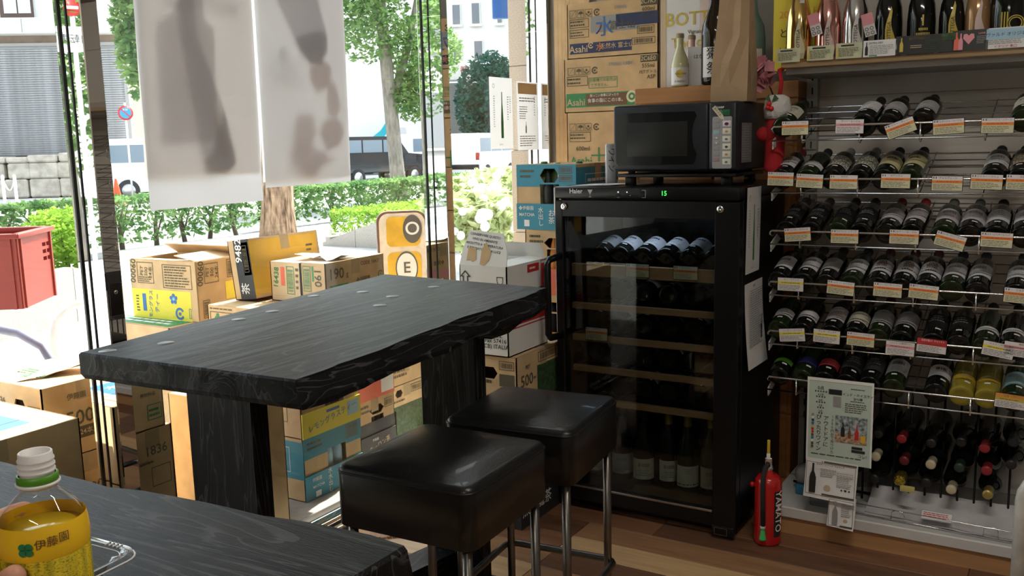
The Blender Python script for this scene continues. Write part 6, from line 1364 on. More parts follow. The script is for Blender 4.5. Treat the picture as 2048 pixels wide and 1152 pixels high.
for r, row in enumerate(ROWS):
    tl = math.atan(SL)
    for k, it in enumerate(row):
        yb = RYF + .022; zb = ROWZ[r] - .003
        p = ony(it[0], [255, 362, 470, 577, 680, 775][r] + 0, yb)
        p.x = max(p.x, px_ + .0738) if k else p.x; px_ = p.x
        wine_bottle('%s wine bottle on the %s wire shelf, %s from the fridge' % (lname[it[2]], rowname[r], ordw[k]), lying(p.x, yb, zb, tl, math.radians(random.uniform(-1, 1))),
                    it[5] if len(it) > 5 else ('bdx_gr' if (r * 3 + k) % 4 == 0 else 'bdx_dk'), it[1], it[2], it[3], 'wine bottles lying on the wire shelves', lz=it[4] or (.055, .145), half=1.15, ink='grey' if it[2] != 'black' else 'grey', twist=random.uniform(-.25, .25))
# price cards hung on the front rails
CARDS = [(0, 1590, 256, 0, 'std', 'マルキ・ド・モン・サルス'), (0, 1699, 253, 1, 'pink', 'ヴァン・ルージュ'), (0, 1801, 256, -20, 'std', 'シャトー・タレシー'), (0, 1897, 253, -3, 'std', 'アルマーニュ・ルージュ'), (0, 1995, 251, 1, 'std', 'ウッドハウス・シラーズ'),
 (1, 1561, 358, 2, 'std', 'モンテプルチアーノ'), (1, 1619, 362, 3, 'std', 'マウントヴァーノン'), (1, 1687, 364, 1, 'std', 'ボデガ'), (1, 1791, 362, 1, 'std', 'キアンティ'), (1, 1894, 367, 1, 'std', 'ヴォルヴェール'), (1, 1973, 364, 2, 'std', 'シャトー・カミュ'), (1, 2045, 365, 2, 'std', 'ルビー'),
 (2, 1595, 469, -5, 'std', 'アルパカ・カベルネ'), (2, 1689, 473, 0, 'std', 'アライアンス・シラーズ'), (2, 1808, 474, 1, 'std', 'シャトー・ル・クロ'), (2, 1900, 482, 15, 'std', 'ドメーヌ・ヴァン・ルージュ'), (2, 1993, 480, 2, 'std', 'エルサ・ビアンチ マルベック'),
 (3, 1581, 569, 0, 'yel', 'モン・リアッラ'), (3, 1681, 576, 4, 'std', 'シャトー・ルージュ'), (3, 1775, 580, 2, 'std', 'ライン・メン・ザ・ハッサム'), (3, 1847, 584, 4, 'std', 'ヴァン・メン・ザ・ハッサム'), (3, 2040, 592, 3, 'std', 'シャトー'),
 (4, 1584, 670, -6, 'yel', 'シーズン・カベルネ'), (4, 1653, 673, 2, 'yel', 'サンタ・ディグナ'), (4, 1721, 679, 2, 'std', 'シャトー・シャロン'), (4, 1800, 697, 2, 'pink', 'カルメネール特別赤ワイン'), (4, 1863, 692, 3, 'red', '当店が選ぶ！キャンティ'), (4, 1996, 700, 8, 'yel', 'シュド・ロワール'), (4, 2040, 700, 4, 'pink', '特別'),
 (5, 2021, 803, 3, 'ora', 'ロゼ・ワイン')]
cnt = {}
for (r, px, py, tilt, kind, ttl) in CARDS:
    p = ony(px, py, RYF - .006); cnt[r] = cnt.get(r, 0) + 1
    kn = {'std': 'orange banded', 'pink': 'pink banded', 'yel': 'yellow banded', 'red': 'red headed', 'ora': 'gold banded'}[kind]
    ticket('%s price card on the %s wire shelf, %s from the fridge' % (kn, rowname[r], ordw[cnt[r] - 1]), frame_mtx(p, (1, 0, 0), (0, 0, 1)) @ Matrix.Rotation(math.radians(-tilt), 4, 'Z'), .086, .044, kind, ttl, 'price cards on the wire shelves')
# ------------------------------------------------------------------ flyers hung below the lowest shelf
pg = M('poster_green', (.50, .60, .54), .8)
p = ony(1620, 935, 3.125)
po = flyer('pale green wine poster with vertical lettering hung on the lowest shelf', frame_mtx((-.742, 3.132, ROWZ[5] - .272), (1, 0, .0), (0, 0, 1)), .214, .292,
   [('p', .0, .0, .028, 1, 'w'), ('p', .972, .0, 1, 1, 'w'), ('p', .0, .965, 1, 1, 'w'), ('p', .44, .26, .92, .58, 'photo'), ('p', .44, .26, .92, .37, 'photo2'), ('poly', bottle_poly(.56, .33, .50, .03), 'slate'), ('poly', bottle_poly(.66, .32, .46, .022), 'brown'), ('poly', bottle_poly(.77, .31, .48, .03), 'red'), ('p', .83, .29, .9, .37, 'amber'),
    ('p', .33, .82, .53, .88, 'slate'), ('p', .40, .68, .52, .80, 'grey'), ('l', .58, .62, .92, .74, 5, 'kg'), ('l', .08, .07, .9, .1, 1, 'kg'), ('p', .70, .16, .90, .19, 'k'), ('p', .70, .20, .86, .23, 'k'), ('t', .86, .12, .013, 'コレ!', 'k'),
    ('t', .21, .88, .014, '5点', 'k'), ('t', .21, .84, .009, '★★★★★', 'k'), ('t', .21, .80, .009, '4.5点', 'k'), ('t', .21, .775, .009, '★★★★', 'k'), ('t', .21, .735, .009, '4点', 'k'), ('t', .21, .71, .009, '★★★★', 'k'), ('t', .21, .67, .009, '3点', 'k'), ('t', .21, .645, .009, '★★★', 'k'), ('t', .21, .605, .009, '2点', 'k'), ('t', .21, .58, .009, '★★', 'k'),
    ('t', .77, .835, .011, 'ブラインド・テイスティング', 'k'), ('t', .77, .79, .010, '全93種', 'k'), ('l', .66, .895, .88, .915, 1, 'k'), ('l', .66, .75, .88, .77, 1, 'k'),
    ('t', .19, .34, .0185, jp('ぴったりワイン'), 'k'), ('t', .30, .365, .0185, jp('アウトドアに'), 'k'), ('t', .40, .34, .0125, jp('1000円台で見つけた'), 'kg')] + [('d', .10, .56 - k * .035, 0, .0045, ['grey', 'w', 'navy', 'blue', 'gold', 'red', 'red', 'brown', 'blue', 'w', 'kg', 'kg'][k]) for k in range(12)], pm=pg, name='poster', cat='poster')
flyer('white wine flyer with large dark bottle below the green poster', frame_mtx((-.742, 3.122, ROWZ[5] - .395), (1, 0, -.06), (0, 0, 1)), .170, .135,
   [('o', .04, .1, .98, .96, 'kg'), ('poly', bottle_poly(.17, .14, .92, .062), 'k'), ('p', .11, .3, .23, .56, 'grey'), ('t', .48, .86, .007, 'エルサ・ビアンチ マルベック', 'k'), ('t', .40, .93, .007, '★★★★★', 'k'), ('l', .3, .55, .62, .78, 5, 'grey'), ('l', .62, .35, .95, .75, 9, 'grey'), ('d', .45, .3, .0, .011, 'beige'), ('p', .36, .12, .98, .16, 'kg'), ('p', .36, .92, .98, .96, 'kg'), ('t', .8, .3, .008, '♦ ♥ ♦', 'k')], curl=.018)
flyer('small white wine flyer hanging in front of the base deck', frame_mtx((-.660, 3.118, ROWZ[5] - .485), (1, 0, -.05), (0, 0, 1)), .088, .105, [('o', .06, .06, .96, .95, 'kg'), ('poly', bottle_poly(.3, .1, .9, .10), 'grey'), ('p', .2, .25, .40, .5, 'w'), ('l', .5, .35, .9, .85, 8, 'grey'), ('d', .68, .25, 0, .007, 'beige'), ('p', .5, .06, .96, .12, 'kg')], curl=.02)
# ------------------------------------------------------------------ bottom compartment: upright bars and stacked bottles, necks to the front
t = thing('bar_grid', 'dark steel grid of upright bars holding the bottles under the shelves', 'grid', (0, 3.36, .10)); 
for k in range(24): obj('bar', MB().tube([(-.80 + k * .0515 * 1.0, 0, 0), (-.80 + k * .0515, 0, .42)], .004, 6), BLACKM, t)
obj('cross_rail', MB().tube([(-.84, .006, .02), (.45, .006, .02)], .005, 6), BLACKM, t); obj('cross_rail', MB().tube([(-.84, .006, .42), (.45, .006, .42)], .005, 6), BLACKM, t)
LOW = [(1751, 914, 'cream', 0), (1803, 878, 'red', 0), (1808, 922, 'dred', 0), (1862, 887, 'k', 0), (1861, 930, 'cream', 0), (1852, 966, 'k', 0), (1922, 885, 'k', 0), (1918, 936, 'green', 0), (1902, 980, 'cream', 0), (1969, 897, 'red', 0), (1973, 942, 'red', 0), (1975, 990, 'gold', 0), (2022, 930, 'k', 0), (1748, 958, 'k', 0), (1756, 868, 'k', 0), (2026, 885, 'k', 0), (1698, 900, 'k', 0), (1695, 945, 'k', 0)]
cols = {'cream': 'cream', 'red': 'bright red', 'dred': 'dark red', 'k': 'black', 'green': 'dark green', 'gold': 'gold'}
seen = {}
for k, (px, py, c, _) in enumerate(LOW):
    p = ony(px, py, 3.255)
    seen[c] = seen.get(c, 0) + 1
    wine_bottle('bottle with %s capsule pointing forward below the shelves, %s such' % (cols[c], ordw[seen[c] - 1]), Matrix.Translation((p.x, 3.255 + .30, p.z)) @ Matrix.Rotation(PI / 2, 4, 'X'), 'bdx_dk', c, None, 0, 'bottles stacked under the wire shelves', sticker=False)
p = ony(1798, 962, 3.22)
sp = wine_bottle('sparkling bottle with crumpled gold foil neck and yellow tag below the shelves', Matrix.Translation((p.x, 3.22 + .30, p.z)) @ Matrix.Rotation(PI / 2, 4, 'X'), 'bur_dk', 'gold', None, 0, 'bottles stacked under the wire shelves', sticker=False)
obj('foil', MB().lathe([(.0155, .20), (.019, .24), (.0185, .27), (.021, .283), (.0195, .295), (.012, .306), (0, .307)], 9, smooth=False), M('gold_foil', (.62, .48, .08), .25, .9, bump=.6, scale=60), sp)
obj('neck_tag', MB().rbox(.004, .05, -.034, -.012, .30, .303, .001), M('tag_yellow', (.6, .52, .18), .7), sp)
# base deck clutter
wrap = M('clear_bag', (.60, .58, .60), .25, var=.12, scale=14)
b = MB(); n = 14; vs = []; rr_ = random.Random(6)
for i in range(n + 1):
    for j in range(7): vs.append((-.56 + .62 * i / n, 3.20 + .024 * j * 1.2, .1012 + (.052 * (j / 6) ** 1.6 + rr_.uniform(0, .006))))
b.add(vs, [(i * 7 + j, (i + 1) * 7 + j, (i + 1) * 7 + j + 1, i * 7 + j + 1) for i in range(n) for j in range(6)], True)
tag(obj('plastic_sheet', b, wrap), 'crumpled white plastic sheet lying on the base deck', 'plastic sheet')
wf = thing('wire_fence', 'loose chrome wire shelf guard lying on the base deck', 'shelf guard', (-.74, 3.175, .102), math.radians(.4))
obj('top_wire', MB().tube([(0, .03, .004), (.0, .03, .03), (.015, .03, .038), (.66, .0, .038), (.672, .0, .03), (.672, .0, .012), (.66, .0, .004)], .0018, 6), CHROME, wf); obj('bottom_wire', MB().tube([(0, .03, .004), (.66, .0, .004)], .0018, 6), CHROME, wf)
for x in (.27, .55): obj('loop', MB().tube([(x, .02, .003), (x + .002, .016, .03), (x + .01, .014, .038), (x + .035, .012, .038), (x + .042, .012, .03), (x + .044, .012, .003)], .0018, 6), CHROME, wf)
flyer('fallen price card with red print lying on the base deck', Matrix.Translation((-.375, 3.185, .135)) @ Matrix.Rotation(math.radians(35), 4, 'X'), .09, .03, [('l', .05, .2, .95, .9, 3, 'red')], name='fallen_card', cat='price card')
bb = thing('bagged_goods', 'clear bag with blue packet on the base deck beside the extinguisher', 'bag', (-.735, 3.32, .10)); obj('packet', MB().rbox(-.08, .10, -.03, .05, 0, .035, .006), M('packet_blue', (.05, .25, .45), .35, var=.2, scale=20), bb); obj('bag', MB().rbox(-.09, .08, -.02, .07, .03, .10, .025, 2), M('bag_film', (.30, .30, .31), .2, var=.3, scale=16), bb)
# ------------------------------------------------------------------ display bottles on the top shelf
TZ2 = TSZ + .018
MAGB = [(0, .004), (.03, 0), (.043, .006), (.0445, .02), (.0445, .12), (.041, .17), (.030, .215), (.020, .255), (.0165, .285), (.0165, .315), (.0185, .318), (.0185, .335), (.016, .34), (0, .342)]
SLIM = [(0, .004), (.028, 0), (.037, .006), (.0385, .02), (.0385, .125), (.034, .165), (.022, .205), (.0165, .24), (.0165, .28), (.0185, .283), (.0185, .30), (.016, .305), (0, .307)]
def mirror(nm, c): return M(nm, c, .10, 1.0)
TOPB = [(1597, 'gold mirrored', mirror('mirror_gold', (.85, .58, .20)), MAGB, 'pale', 'BOTTEGA', None), (1655, 'rose mirrored', mirror('mirror_rose', (.80, .40, .36)), MAGB, 'pinkw', 'BOTTEGA', None), (1710, 'silver mirrored', mirror('mirror_silver', (.72, .70, .70)), MAGB, 'silverw', 'BOTTEGA', None),
        (1775, 'black with yellow flame label', GL_DK, MAGB, 'gold', 'BOTTEGA', None), (1840, 'wide black with gold ornament', GL_DK, MAGB, None, None, 'orn'), (1900, 'slim black with gold label', GL_DK, SLIM, 'gold', 'BOTTEGA', 'band'), (1952, 'slim rose gold', M('rose_glass', (.42, .24, .12), .12, .3), SLIM, 'pinkw', None, 'rosecap'), (2012, 'large black with gold ten emblem', GL_DK, [(r * 1.18, z * 1.12) for r, z in MAGB], None, None, 'ten')]
INKS['pinkw'] = M('print_pink_white', (.70, .55, .52), .5); INKS['silverw'] = M('print_silver_white', (.65, .64, .64), .5)
for k, (px, nm, gm, prof, fl, txt, ex) in enumerate(TOPB):
    p = ony(px, 110, 3.42)
    t = thing('sparkling_bottle', '%s sparkling wine bottle on the wooden top shelf' % nm, 'bottle', (p.x, 3.42, TZ2), math.radians(14), 'sparkling bottles on the top shelf')
    obj('body', MB().lathe(prof, 32, caps=False), gm, t); R = max(r for r, z in prof) + .0006; top = prof[-1][1]
    cc = gm if 'mirrored' in nm else (mirror('mirror_rose', (.80, .40, .36)) if ex == 'rosecap' else M('foil_black', (.02, .02, .02), .3))
    obj('capsule', MB().lathe([(prof[-6][0] + .001, prof[-6][1] + .012), (prof[-5][0] + .0012, prof[-5][1]), (prof[-4][0] + .001, prof[-4][1]), (prof[-3][0] + .001, prof[-3][1]), (prof[-2][0] + .001, top), (0, top + .002)], 20, caps=False), cc, t)
    def wrapf(poly, ink, name):   # flame-shaped label wrapped on the body
        mb = MB(); n = 10
        for i in range(n):
            v0, v1 = i / n, (i + 1) / n
            def wd(v): return (.018 * (1 - v) ** .6 + .002 * math.sin(v * 7)) if v < .999 else .0005
            def off(v): return .004 * math.sin(v * 8)
            z0_, z1_ = .02 + v0 * .15, .02 + v1 * .15
            def pt(u, z, rr): a = -PI / 2 + u / R; return (rr * math.cos(a), rr * math.sin(a), z)
            def rad(z):
                for (ra, za), (rb, zb) in zip(prof, prof[1:]):
                    if za <= z <= zb and zb > za: return ra + (rb - ra) * (z - za) / (zb - za) + .0008
                return R
            for q in range(5):
                s0, s1 = -1 + .4 * q, -.6 + .4 * q
                mb.add([pt(off(v0) + s0 * wd(v0), z0_, rad(z0_)), pt(off(v0) + s1 * wd(v0), z0_, rad(z0_)), pt(off(v1) + s1 * wd(v1), z1_, rad(z1_)), pt(off(v1) + s0 * wd(v1), z1_, rad(z1_))], [(0, 1, 2, 3)], True)
        return obj(name, mb, INKS[ink], t)
    if fl:
        wrapf(None, fl, 'flame_label')
        if txt: text(txt, .016, INKS['kg'], t, frame_mtx((-.002, -R - .0012, .085), (0, 0, 1), (-1, 0, 0)))
    if ex == 'orn':
        g = MB()
        for ring in range(5):
            for q in range(6 + ring * 3): a = -PI / 2 + (q - (5 + ring * 3) / 2) * .11; zz = .085 - ring * .015; g.lathe([(R, zz), (R, zz + .008)], 1, a0=a, a1=a + .07, caps=False)
        obj('gold_ornament', g, INKS['gold'], t); obj('gold_drop', MB().lathe([(R, .10), (R, .135)], 4, a0=-PI / 2 - .06, a1=-PI / 2 + .06, caps=False), INKS['gold'], t)
    if ex == 'band': obj('gold_band', MB().lathe([(prof[-7][0] + .002, prof[-7][1] - .004), (prof[-7][0] + .0016, prof[-7][1] + .002)], 20, caps=False), INKS['gold'], t)
    if ex == 'ten':
        g = MB(); fm = frame_mtx((0, -R - .001, .085), (1, 0, 0), (0, 0, 1)); 
        for rr0 in (.022, .016): disc(g, fm, .012, 0, rr0, rr0 + .003, .0005, 24)
        for u in (-.03, -.022, -.014): flat(g, fm, u, -.04, u + .004, .035, .0005)
        obj('gold_emblem', g, INKS['gold'], t)
    st = MB(); a = -PI / 2 + .25; rz = prof[6][0] + .004; zt_ = prof[6][1]
    obj('price_sticker', MB().box(-.008, .008, -.0004, .0004, -.005, .005, mtx=frame_mtx((rz * math.cos(a), rz * math.sin(a), zt_), (-math.sin(a), math.cos(a), 0), (0, 0, 1)) @ Matrix.Rotation(PI / 2, 4, 'X')), WHT, t)
# shelf cards
SC_ = [(1575, 124, .082, .046, 'pale'), (1640, 121, .086, .048, 'pale'), (1697, 119, .082, .050, 'pale'), (1759, 116, .102, .052, 'white'), (1850, 108, .176, .058, 'black'), (1939, 106, .10, .062, 'blackpink'), (2010, 106, .106, .062, 'blue')]
for k, (px, py, w, h, kind) in enumerate(SC_):
    p = ony(px, py, RYF + .089)
    body = [('l', .1, .12, .92, .7, 6, 'kg'), ('p', .2, .78, .7, .88, 'k'), ('poly', bottle_poly(.08, .1, .8, .04), 'gold')]
    pm_ = {'pale': M('card_pale_olive', (.52, .53, .36), .7, var=.12, scale=25), 'white': PAPER, 'black': M('card_black', (.02, .022, .02), .4), 'blackpink': MATS.get('card_black'), 'blue': PAPER}[kind]
    if kind == 'white': body = [('poly', bottle_poly(.1, .1, .9, .045), 'k'), ('t', .38, .82, .008, 'EXTRA DRY', 'k'), ('l', .2, .12, .95, .7, 6, 'grey'), ('p', .18, .03, .42, .1, 'green')]
    if kind == 'black': body = [('poly', bottle_poly(.1, .15, .9, .03), 'gold'), ('t', .35, .82, .010, 'BOTTEGA', 'brown'), ('l', .25, .3, .45, .5, 2, 'beige'), ('l', .5, .2, .75, .7, 6, 'dkg'), ('p', .76, .62, .99, .97, 'dkg')]
    if kind == 'blackpink': body = [('poly', bottle_poly(.12, .05, .92, .07), 'coral'), ('poly', bottle_poly(.24, .05, .85, .06), 'pink'), ('poly', [(.46, .3), (.62, .6), (.6, .8), (.52, .82), (.46, .72), (.40, .82), (.32, .8), (.30, .6)], 'pink'), ('l', .68, .3, .95, .7, 5, 'grey'), ('t', .82, .8, .008, 'LOVE', 'pink')]
    if kind == 'blue': body = [('p', .0, .45, 1, .95, 'lb'), ('t', .5, .66, .013, 'ヴァルド オリジネ', 'navy'), ('l', .06, .2, .94, .44, 3, 'grey'), ('t', .5, .08, .010, 'イタリア 辛口', 'red')]
    flyer('%s shelf card in front of the %s sparkling bottle' % ({'pale': 'pale olive', 'white': 'white', 'black': 'long black', 'blackpink': 'black and pink', 'blue': 'white and blue'}[kind], ['gold', 'rose', 'silver', 'flame labelled', 'ornament', 'rose gold', 'ten emblem'][k]),
          frame_mtx((p.x - w / 2, RYF + .088, TZ2 + .0), (1, 0, 0), (0, .06, 1)), w, h, body, pm=pm_, name='shelf_card', cat='shelf card')
# yellow notice board at the shelf end
yb_ = flyer('yellow age notice board with large lettering at the shelf end', frame_mtx((-.985, 3.50, TZ2 - .01), (1, 0, 0), (0, .0, 1)), .20, .33, [('t', .46, .60, .036, '20歳以上', 'orange'), ('t', .46, .40, .036, 'とを確認', 'k'), ('t', .46, .20, .036, 'は酒類を', 'k'), ('l', .5, .8, .95, .82, 1, 'kg')], pm=M('board_yellow', (.72, .58, .05), .6), name='notice_board', cat='notice')
obj('board_back', MB().box(0, .20, 0, .33, -.02, -.002), MATS['board_yellow'], yb_)
for k, px in enumerate((1637, 1745)):
    p = ony(px, 40, 3.36); flyer(['pink price tag on the neck of the rose mirrored bottle', 'pink price tag beside the neck of the silver mirrored bottle'][k], frame_mtx((p.x - .02, 3.36, p.z - .055), (1, 0, .25), (-.25, 0, 1)), .036, .075, [('p', 0, .5, 1, 1, 'pink'), ('d', .25, .32, .004, .006, 'kg'), ('d', .7, .32, .004, .006, 'kg'), ('d', .25, .12, .004, .006, 'kg'), ('d', .7, .12, .004, .006, 'kg')], name='neck_tag', cat='price tag')
# ------------------------------------------------------------------ cabinet behind the microwave with bottles and paper bag
CZ = 1.603
cb = thing('wooden_cabinet', 'orange brown wooden cabinet behind the microwave carrying bottles', 'cabinet', (-1.25, 3.68, 0)); ow = M('cabinet_wood', (.42, .19, .065), .45, var=.15, scale=4, aniso=(.5, 8, 8))
obj('body', MB().box(-.315, .34, -.10, .10, 0, CZ - .062), ow, cb); obj('top_board', MB().rbox(-.318, .345, -.112, .11, CZ - .062, CZ, .003, 1, smooth=False), ow, cb)
obj('door', MB().rbox(-.30, .01, -.108, -.10, .05, CZ - .08, .003), ow, cb); obj('door', MB().rbox(.02, .325, -.108, -.10, .05, CZ - .08, .003), ow, cb)
# gold lettered wine card leaning on the wall
cardp = flyer('large white wine poster with gold lettering standing behind the sake bottles', frame_mtx((-1.525, 3.765, CZ), (1, 0, 0), (0, .0, 1)), .36, .47,
  [('p', .45, .0, 1, 1, 'pinkw'), ('p', .58, .38, .98, .75, 'pink'), ('p', .0, .0, .04, 1, 'beige'), ('t', .50, .60, .075, 'BOTTEGA', 'gold'), ('t', .48, .49, .022, 'Vignaioli s.p.a.', 'kg'), ('t', .46, .40, .058, 'The charm', 'gold'), ('d', .75, .78, .045, .05, 'navy')], name='wine_poster', cat='poster')
obj('backing', MB().box(-.012, .37, -.002, .48, -.02, -.003), M('board_beige', (.55, .46, .36), .7), cardp)
def yuzu(label, px, y, capc, full=True):
    p = ony(px, 170, y); t = thing('liqueur_bottle', label, 'bottle', (p.x, y, CZ), math.radians(20), 'liqueur bottles on the wooden cabinet')
    prof = [(0, .003), (.024, 0), (.034, .004), (.036, .012), (.036, .085), (.030, .11), (.0175, .145), (.0135, .16), (.0135, .185), (.0145, .187), (.0145, .192)]
    obj('body', MB().lathe(prof, 24, caps=False), M('yuzu_liqueur', (.55, .53, .33), .12, spec=.5) if full else M('pink_liqueur', (.60, .42, .38), .12), t)
    obj('cork', MB().lathe([(.0135, .19), (.0158, .192), (.0158, .206), (.014, .209), (0, .21)], 16), M('cork_cap', (.30, .22, .13), .6), t)
    obj('label', MB().lathe([(.0366, .008), (.0366, .075)], 14, a0=-PI / 2 - 1.2, a1=-PI / 2 + 1.2, caps=False), M('label_bright', (.75, .74, .74), .6), t)
    g = MB(); fm = frame_mtx((.0, -.0376, .05), (1, 0, 0), (0, 0, 1)); disc(g, fm, 0, 0, 0, .016, .0003, 20); obj('fruit_mark', g, INKS['orange' if 0 else 'gold'], t)
    text('YUZU SAKE', .0085, INKS['kg'], t, fm @ Matrix.Translation((.002, .0, .001))); text('SUIGETSU', .0095, INKS['kg'], t, fm @ Matrix.Translation((0, -.030, .0008)))
yuzu('cloudy yuzu sake bottle with orange fruit mark beside white gift box', 1360, 3.60, 0); yuzu('pink tinted liqueur bottle behind the white gift box', 1383, 3.69, 0, False)
p = ony(1390, 170, 3.62)
gb = thing('gift_box', 'white gift box with brush lettering beside the yuzu sake bottle', 'box', (p.x + .012, 3.635, CZ), math.radians(12)); obj('body', MB().rbox(-.042, .042, -.02, .02, 0, .118, .001, 1, smooth=False), PAPER, gb); obj('lid', MB().rbox(-.0425, .0425, -.0205, .0205, .1185, .155, .001, 1, smooth=False), PAPER, gb); text('はな', .02, BLK, gb, frame_mtx((.0, -.0206, .115), (1, 0, 0), (0, 0, 1)))
p = ony(1430, 170, 3.60)
sk = thing('sake_bottle', 'large dark sake bottle with white brush lettered label beside the paper bag', 'bottle', (p.x - .008, 3.615, CZ), math.radians(16))
obj('body', MB().lathe([(0, .004), (.035, 0), (.05, .006), (.052, .02), (.052, .20), (.048, .23), (.032, .27), (.021, .31), (.0175, .36), (.0175, .39)], 30, caps=False), GL_BR, sk)
obj('cap', MB().lathe([(.0185, .375), (.0185, .405), (.016, .408), (0, .409)], 20), M('cap_white', (.6, .6, .58), .4), sk)
obj('label', MB().lathe([(.0527, .03), (.0527, .145)], 14, a0=-PI / 2 - .95, a1=-PI / 2 + .95, caps=False), M('label_bright', (.75, .74, .74), .6), sk)
fm = frame_mtx((-.004, -.0542, .088), (1, 0, 0), (0, 0, 1)); text('獺', .05, BLK, sk, fm @ Matrix.Translation((0, .029, 0))); text('祭', .05, BLK, sk, fm @ Matrix.Translation((0, -.027, 0)))
obj('price_sticker', MB().box(.01, .028, -.041, -.040, .25, .26), WHT, sk)
p = ony(1522, 120, 3.66); gbm = thing('green_bottle', 'pale green frosted bottle half hidden behind the paper bag', 'bottle', (p.x - .035, 3.66, CZ))
obj('body', MB().lathe([(0, .004), (.045, 0), (.05, .01), (.05, .17), (.044, .22), (.02, .27), (.016, .33), (0, .332)], 24, caps=False), M('frosted_green', (.16, .24, .21), .4), gbm); obj('label', MB().lathe([(.0508, .04), (.0508, .13)], 10, a0=-PI / 2 - .4, a1=-PI / 2 + 1.1, caps=False), M('label_cream', (.66, .62, .52), .6), gbm)
# kraft paper bag on the microwave
def bag():
    kz = 1.520; x0 = ony(1425, 198, 3.17).x; x1 = ony(1489, 198, 3.17).x; t = thing('paper_bag', 'tall brown kraft paper bag standing on the microwave', 'bag', ((x0 + x1) / 2, 3.225, kz)); w = (x1 - x0) / 2 + .008; d = .055; H_ = .40
    kr = M('kraft_paper', (.37, .25, .145), .8, var=.06, scale=12)
    levels = [(0, 1, 1), (.05, 1.0, 1.0), (.13, .99, .95), (.22, .90, .72), (.31, .84, .52), (.40, .80, .42)]; vs = []; n = 12
    for z, sx, sy in levels:
        ring = []
        for (u, v) in [(-1, -1), (-.5, -1), (0, -1), (.5, -1), (1, -1), (1, -.0), (1, 1), (.5, 1), (0, 1), (-.5, 1), (-1, 1), (-1, 0)]:
            gus = 0
            if v == 0: gus = -.42 * z / H_ * u
            xx = (u + gus) * w * sx; yy = v * d * sy + (.012 * math.sin(z * 30) if (u, v) == (0, -1) and z > .1 else 0) - (.01 if (u, v) == (.5, -1) and z > .2 else 0)
            ring.append((xx + .10 * z * .25, yy, z))
        vs += ring
    fs = [tuple(reversed(range(n)))] + [(l * n + i, l * n + (i + 1) % n, (l + 1) * n + (i + 1) % n, (l + 1) * n + i) for l in range(len(levels) - 1) for i in range(n)]
    obj('body', MB().add(vs, fs), kr, t)
    g = MB(); fm = frame_mtx((0, -d - .0012, 0), (1, 0, 0), (0, 0, 1)); g.add([(-w, 0, 0), (w, 0, 0), (w * .12, .055, .0012), (-w * .1, .055, .0012)], [(0, 1, 2, 3)], mtx=fm); obj('bottom_fold', g, kr, t)
bag()
# ------------------------------------------------------------------ stocking and paper flower at the shelf end
def stocking():
    p = ony(1552, 250, 3.22); t = thing('christmas_stocking', 'red felt christmas stocking with white cuff and berries at the shelf end', 'decoration', (p.x, 3.235, 0)); red = M('felt_red', (.40, .015, .02), .9, var=.15); z = lambda y: ony(1550, y, 3.235).z
    obj('sock', MB().tube([(0, .0, z(225)), (-.005, .0, z(270)), (-.008, 0, z(310)), (-.012, -.004, z(335)), (.012, -.02, z(350))], .03, 14, rads=[.034, .034, .033, .032, .02]), red, t)
    obj('cuff', MB().lathe([(.026, z(240)), (.044, z(236)), (.047, z(215)), (.040, z(196)), (.022, z(190))], 16), M('fleece_white', (.62, .60, .58), .95, bump=.8, scale=70), t)
    obj('hanging_cord', MB().tube([(.006, 0, z(195)), (.012, 0, z(165)), (.004, 0, z(140)), (.01, .02, TSZ - .002)], .007, 8), red, t)
    for k, (dx, dz) in enumerate(((-.018, -.004), (-.006, -.008), (-.014, .008))): obj('berry', MB().ball((dx - .002, -.046, z(213) + dz), .009, 10, 7), M('berry_red', (.55, .02, .02), .25), t)
    for k, a in enumerate((.5, 2.4)): obj('holly_leaf', MB().add([(-.008, -.047, z(206)), (-.008 + .03 * math.cos(a), -.05, z(206) + .012), (-.008 + .012 * math.cos(a), -.049, z(206) + .028)], [(0, 1, 2)]), INKS['dkg'], t)
    obj('toe', MB().ball((-.045, -.005, z(268)), .026, 12, 8), red, t)
stocking()
def paper_flower():
    p = ony(1528, 148, 3.40); t = thing('paper_flower', 'pink crumpled paper flower beside the yellow notice board', 'decoration', (p.x, 3.40, 0)); r = random.Random(3); pk = M('tissue_pink', (.60, .25, .29), .85, var=.2, scale=25); b = MB()
    for _ in range(60):
        c = Vector((r.gauss(0, .018), r.gauss(0, .015), r.gauss(0, .024))); u = Vector((r.gauss(0, 1), r.gauss(0, 1), r.gauss(0, 1))).normalized() * .018; v = u.cross(Vector((r.gauss(0, 1), r.gauss(0, 1), r.gauss(0, 1)))).normalized() * .018
        c.z += p.z; b.add([c - u - v, c + u - v, c + u + v + u.cross(v).normalized() * .006, c - u + v], [(0, 1, 2, 3)])
    obj('petals', b, pk, t); obj('stem', MB().tube([(0, .01, p.z), (.02, .06, p.z - .08), (.03, .10, CZ - .05)], .003, 6), TWIG, t)
paper_flower()
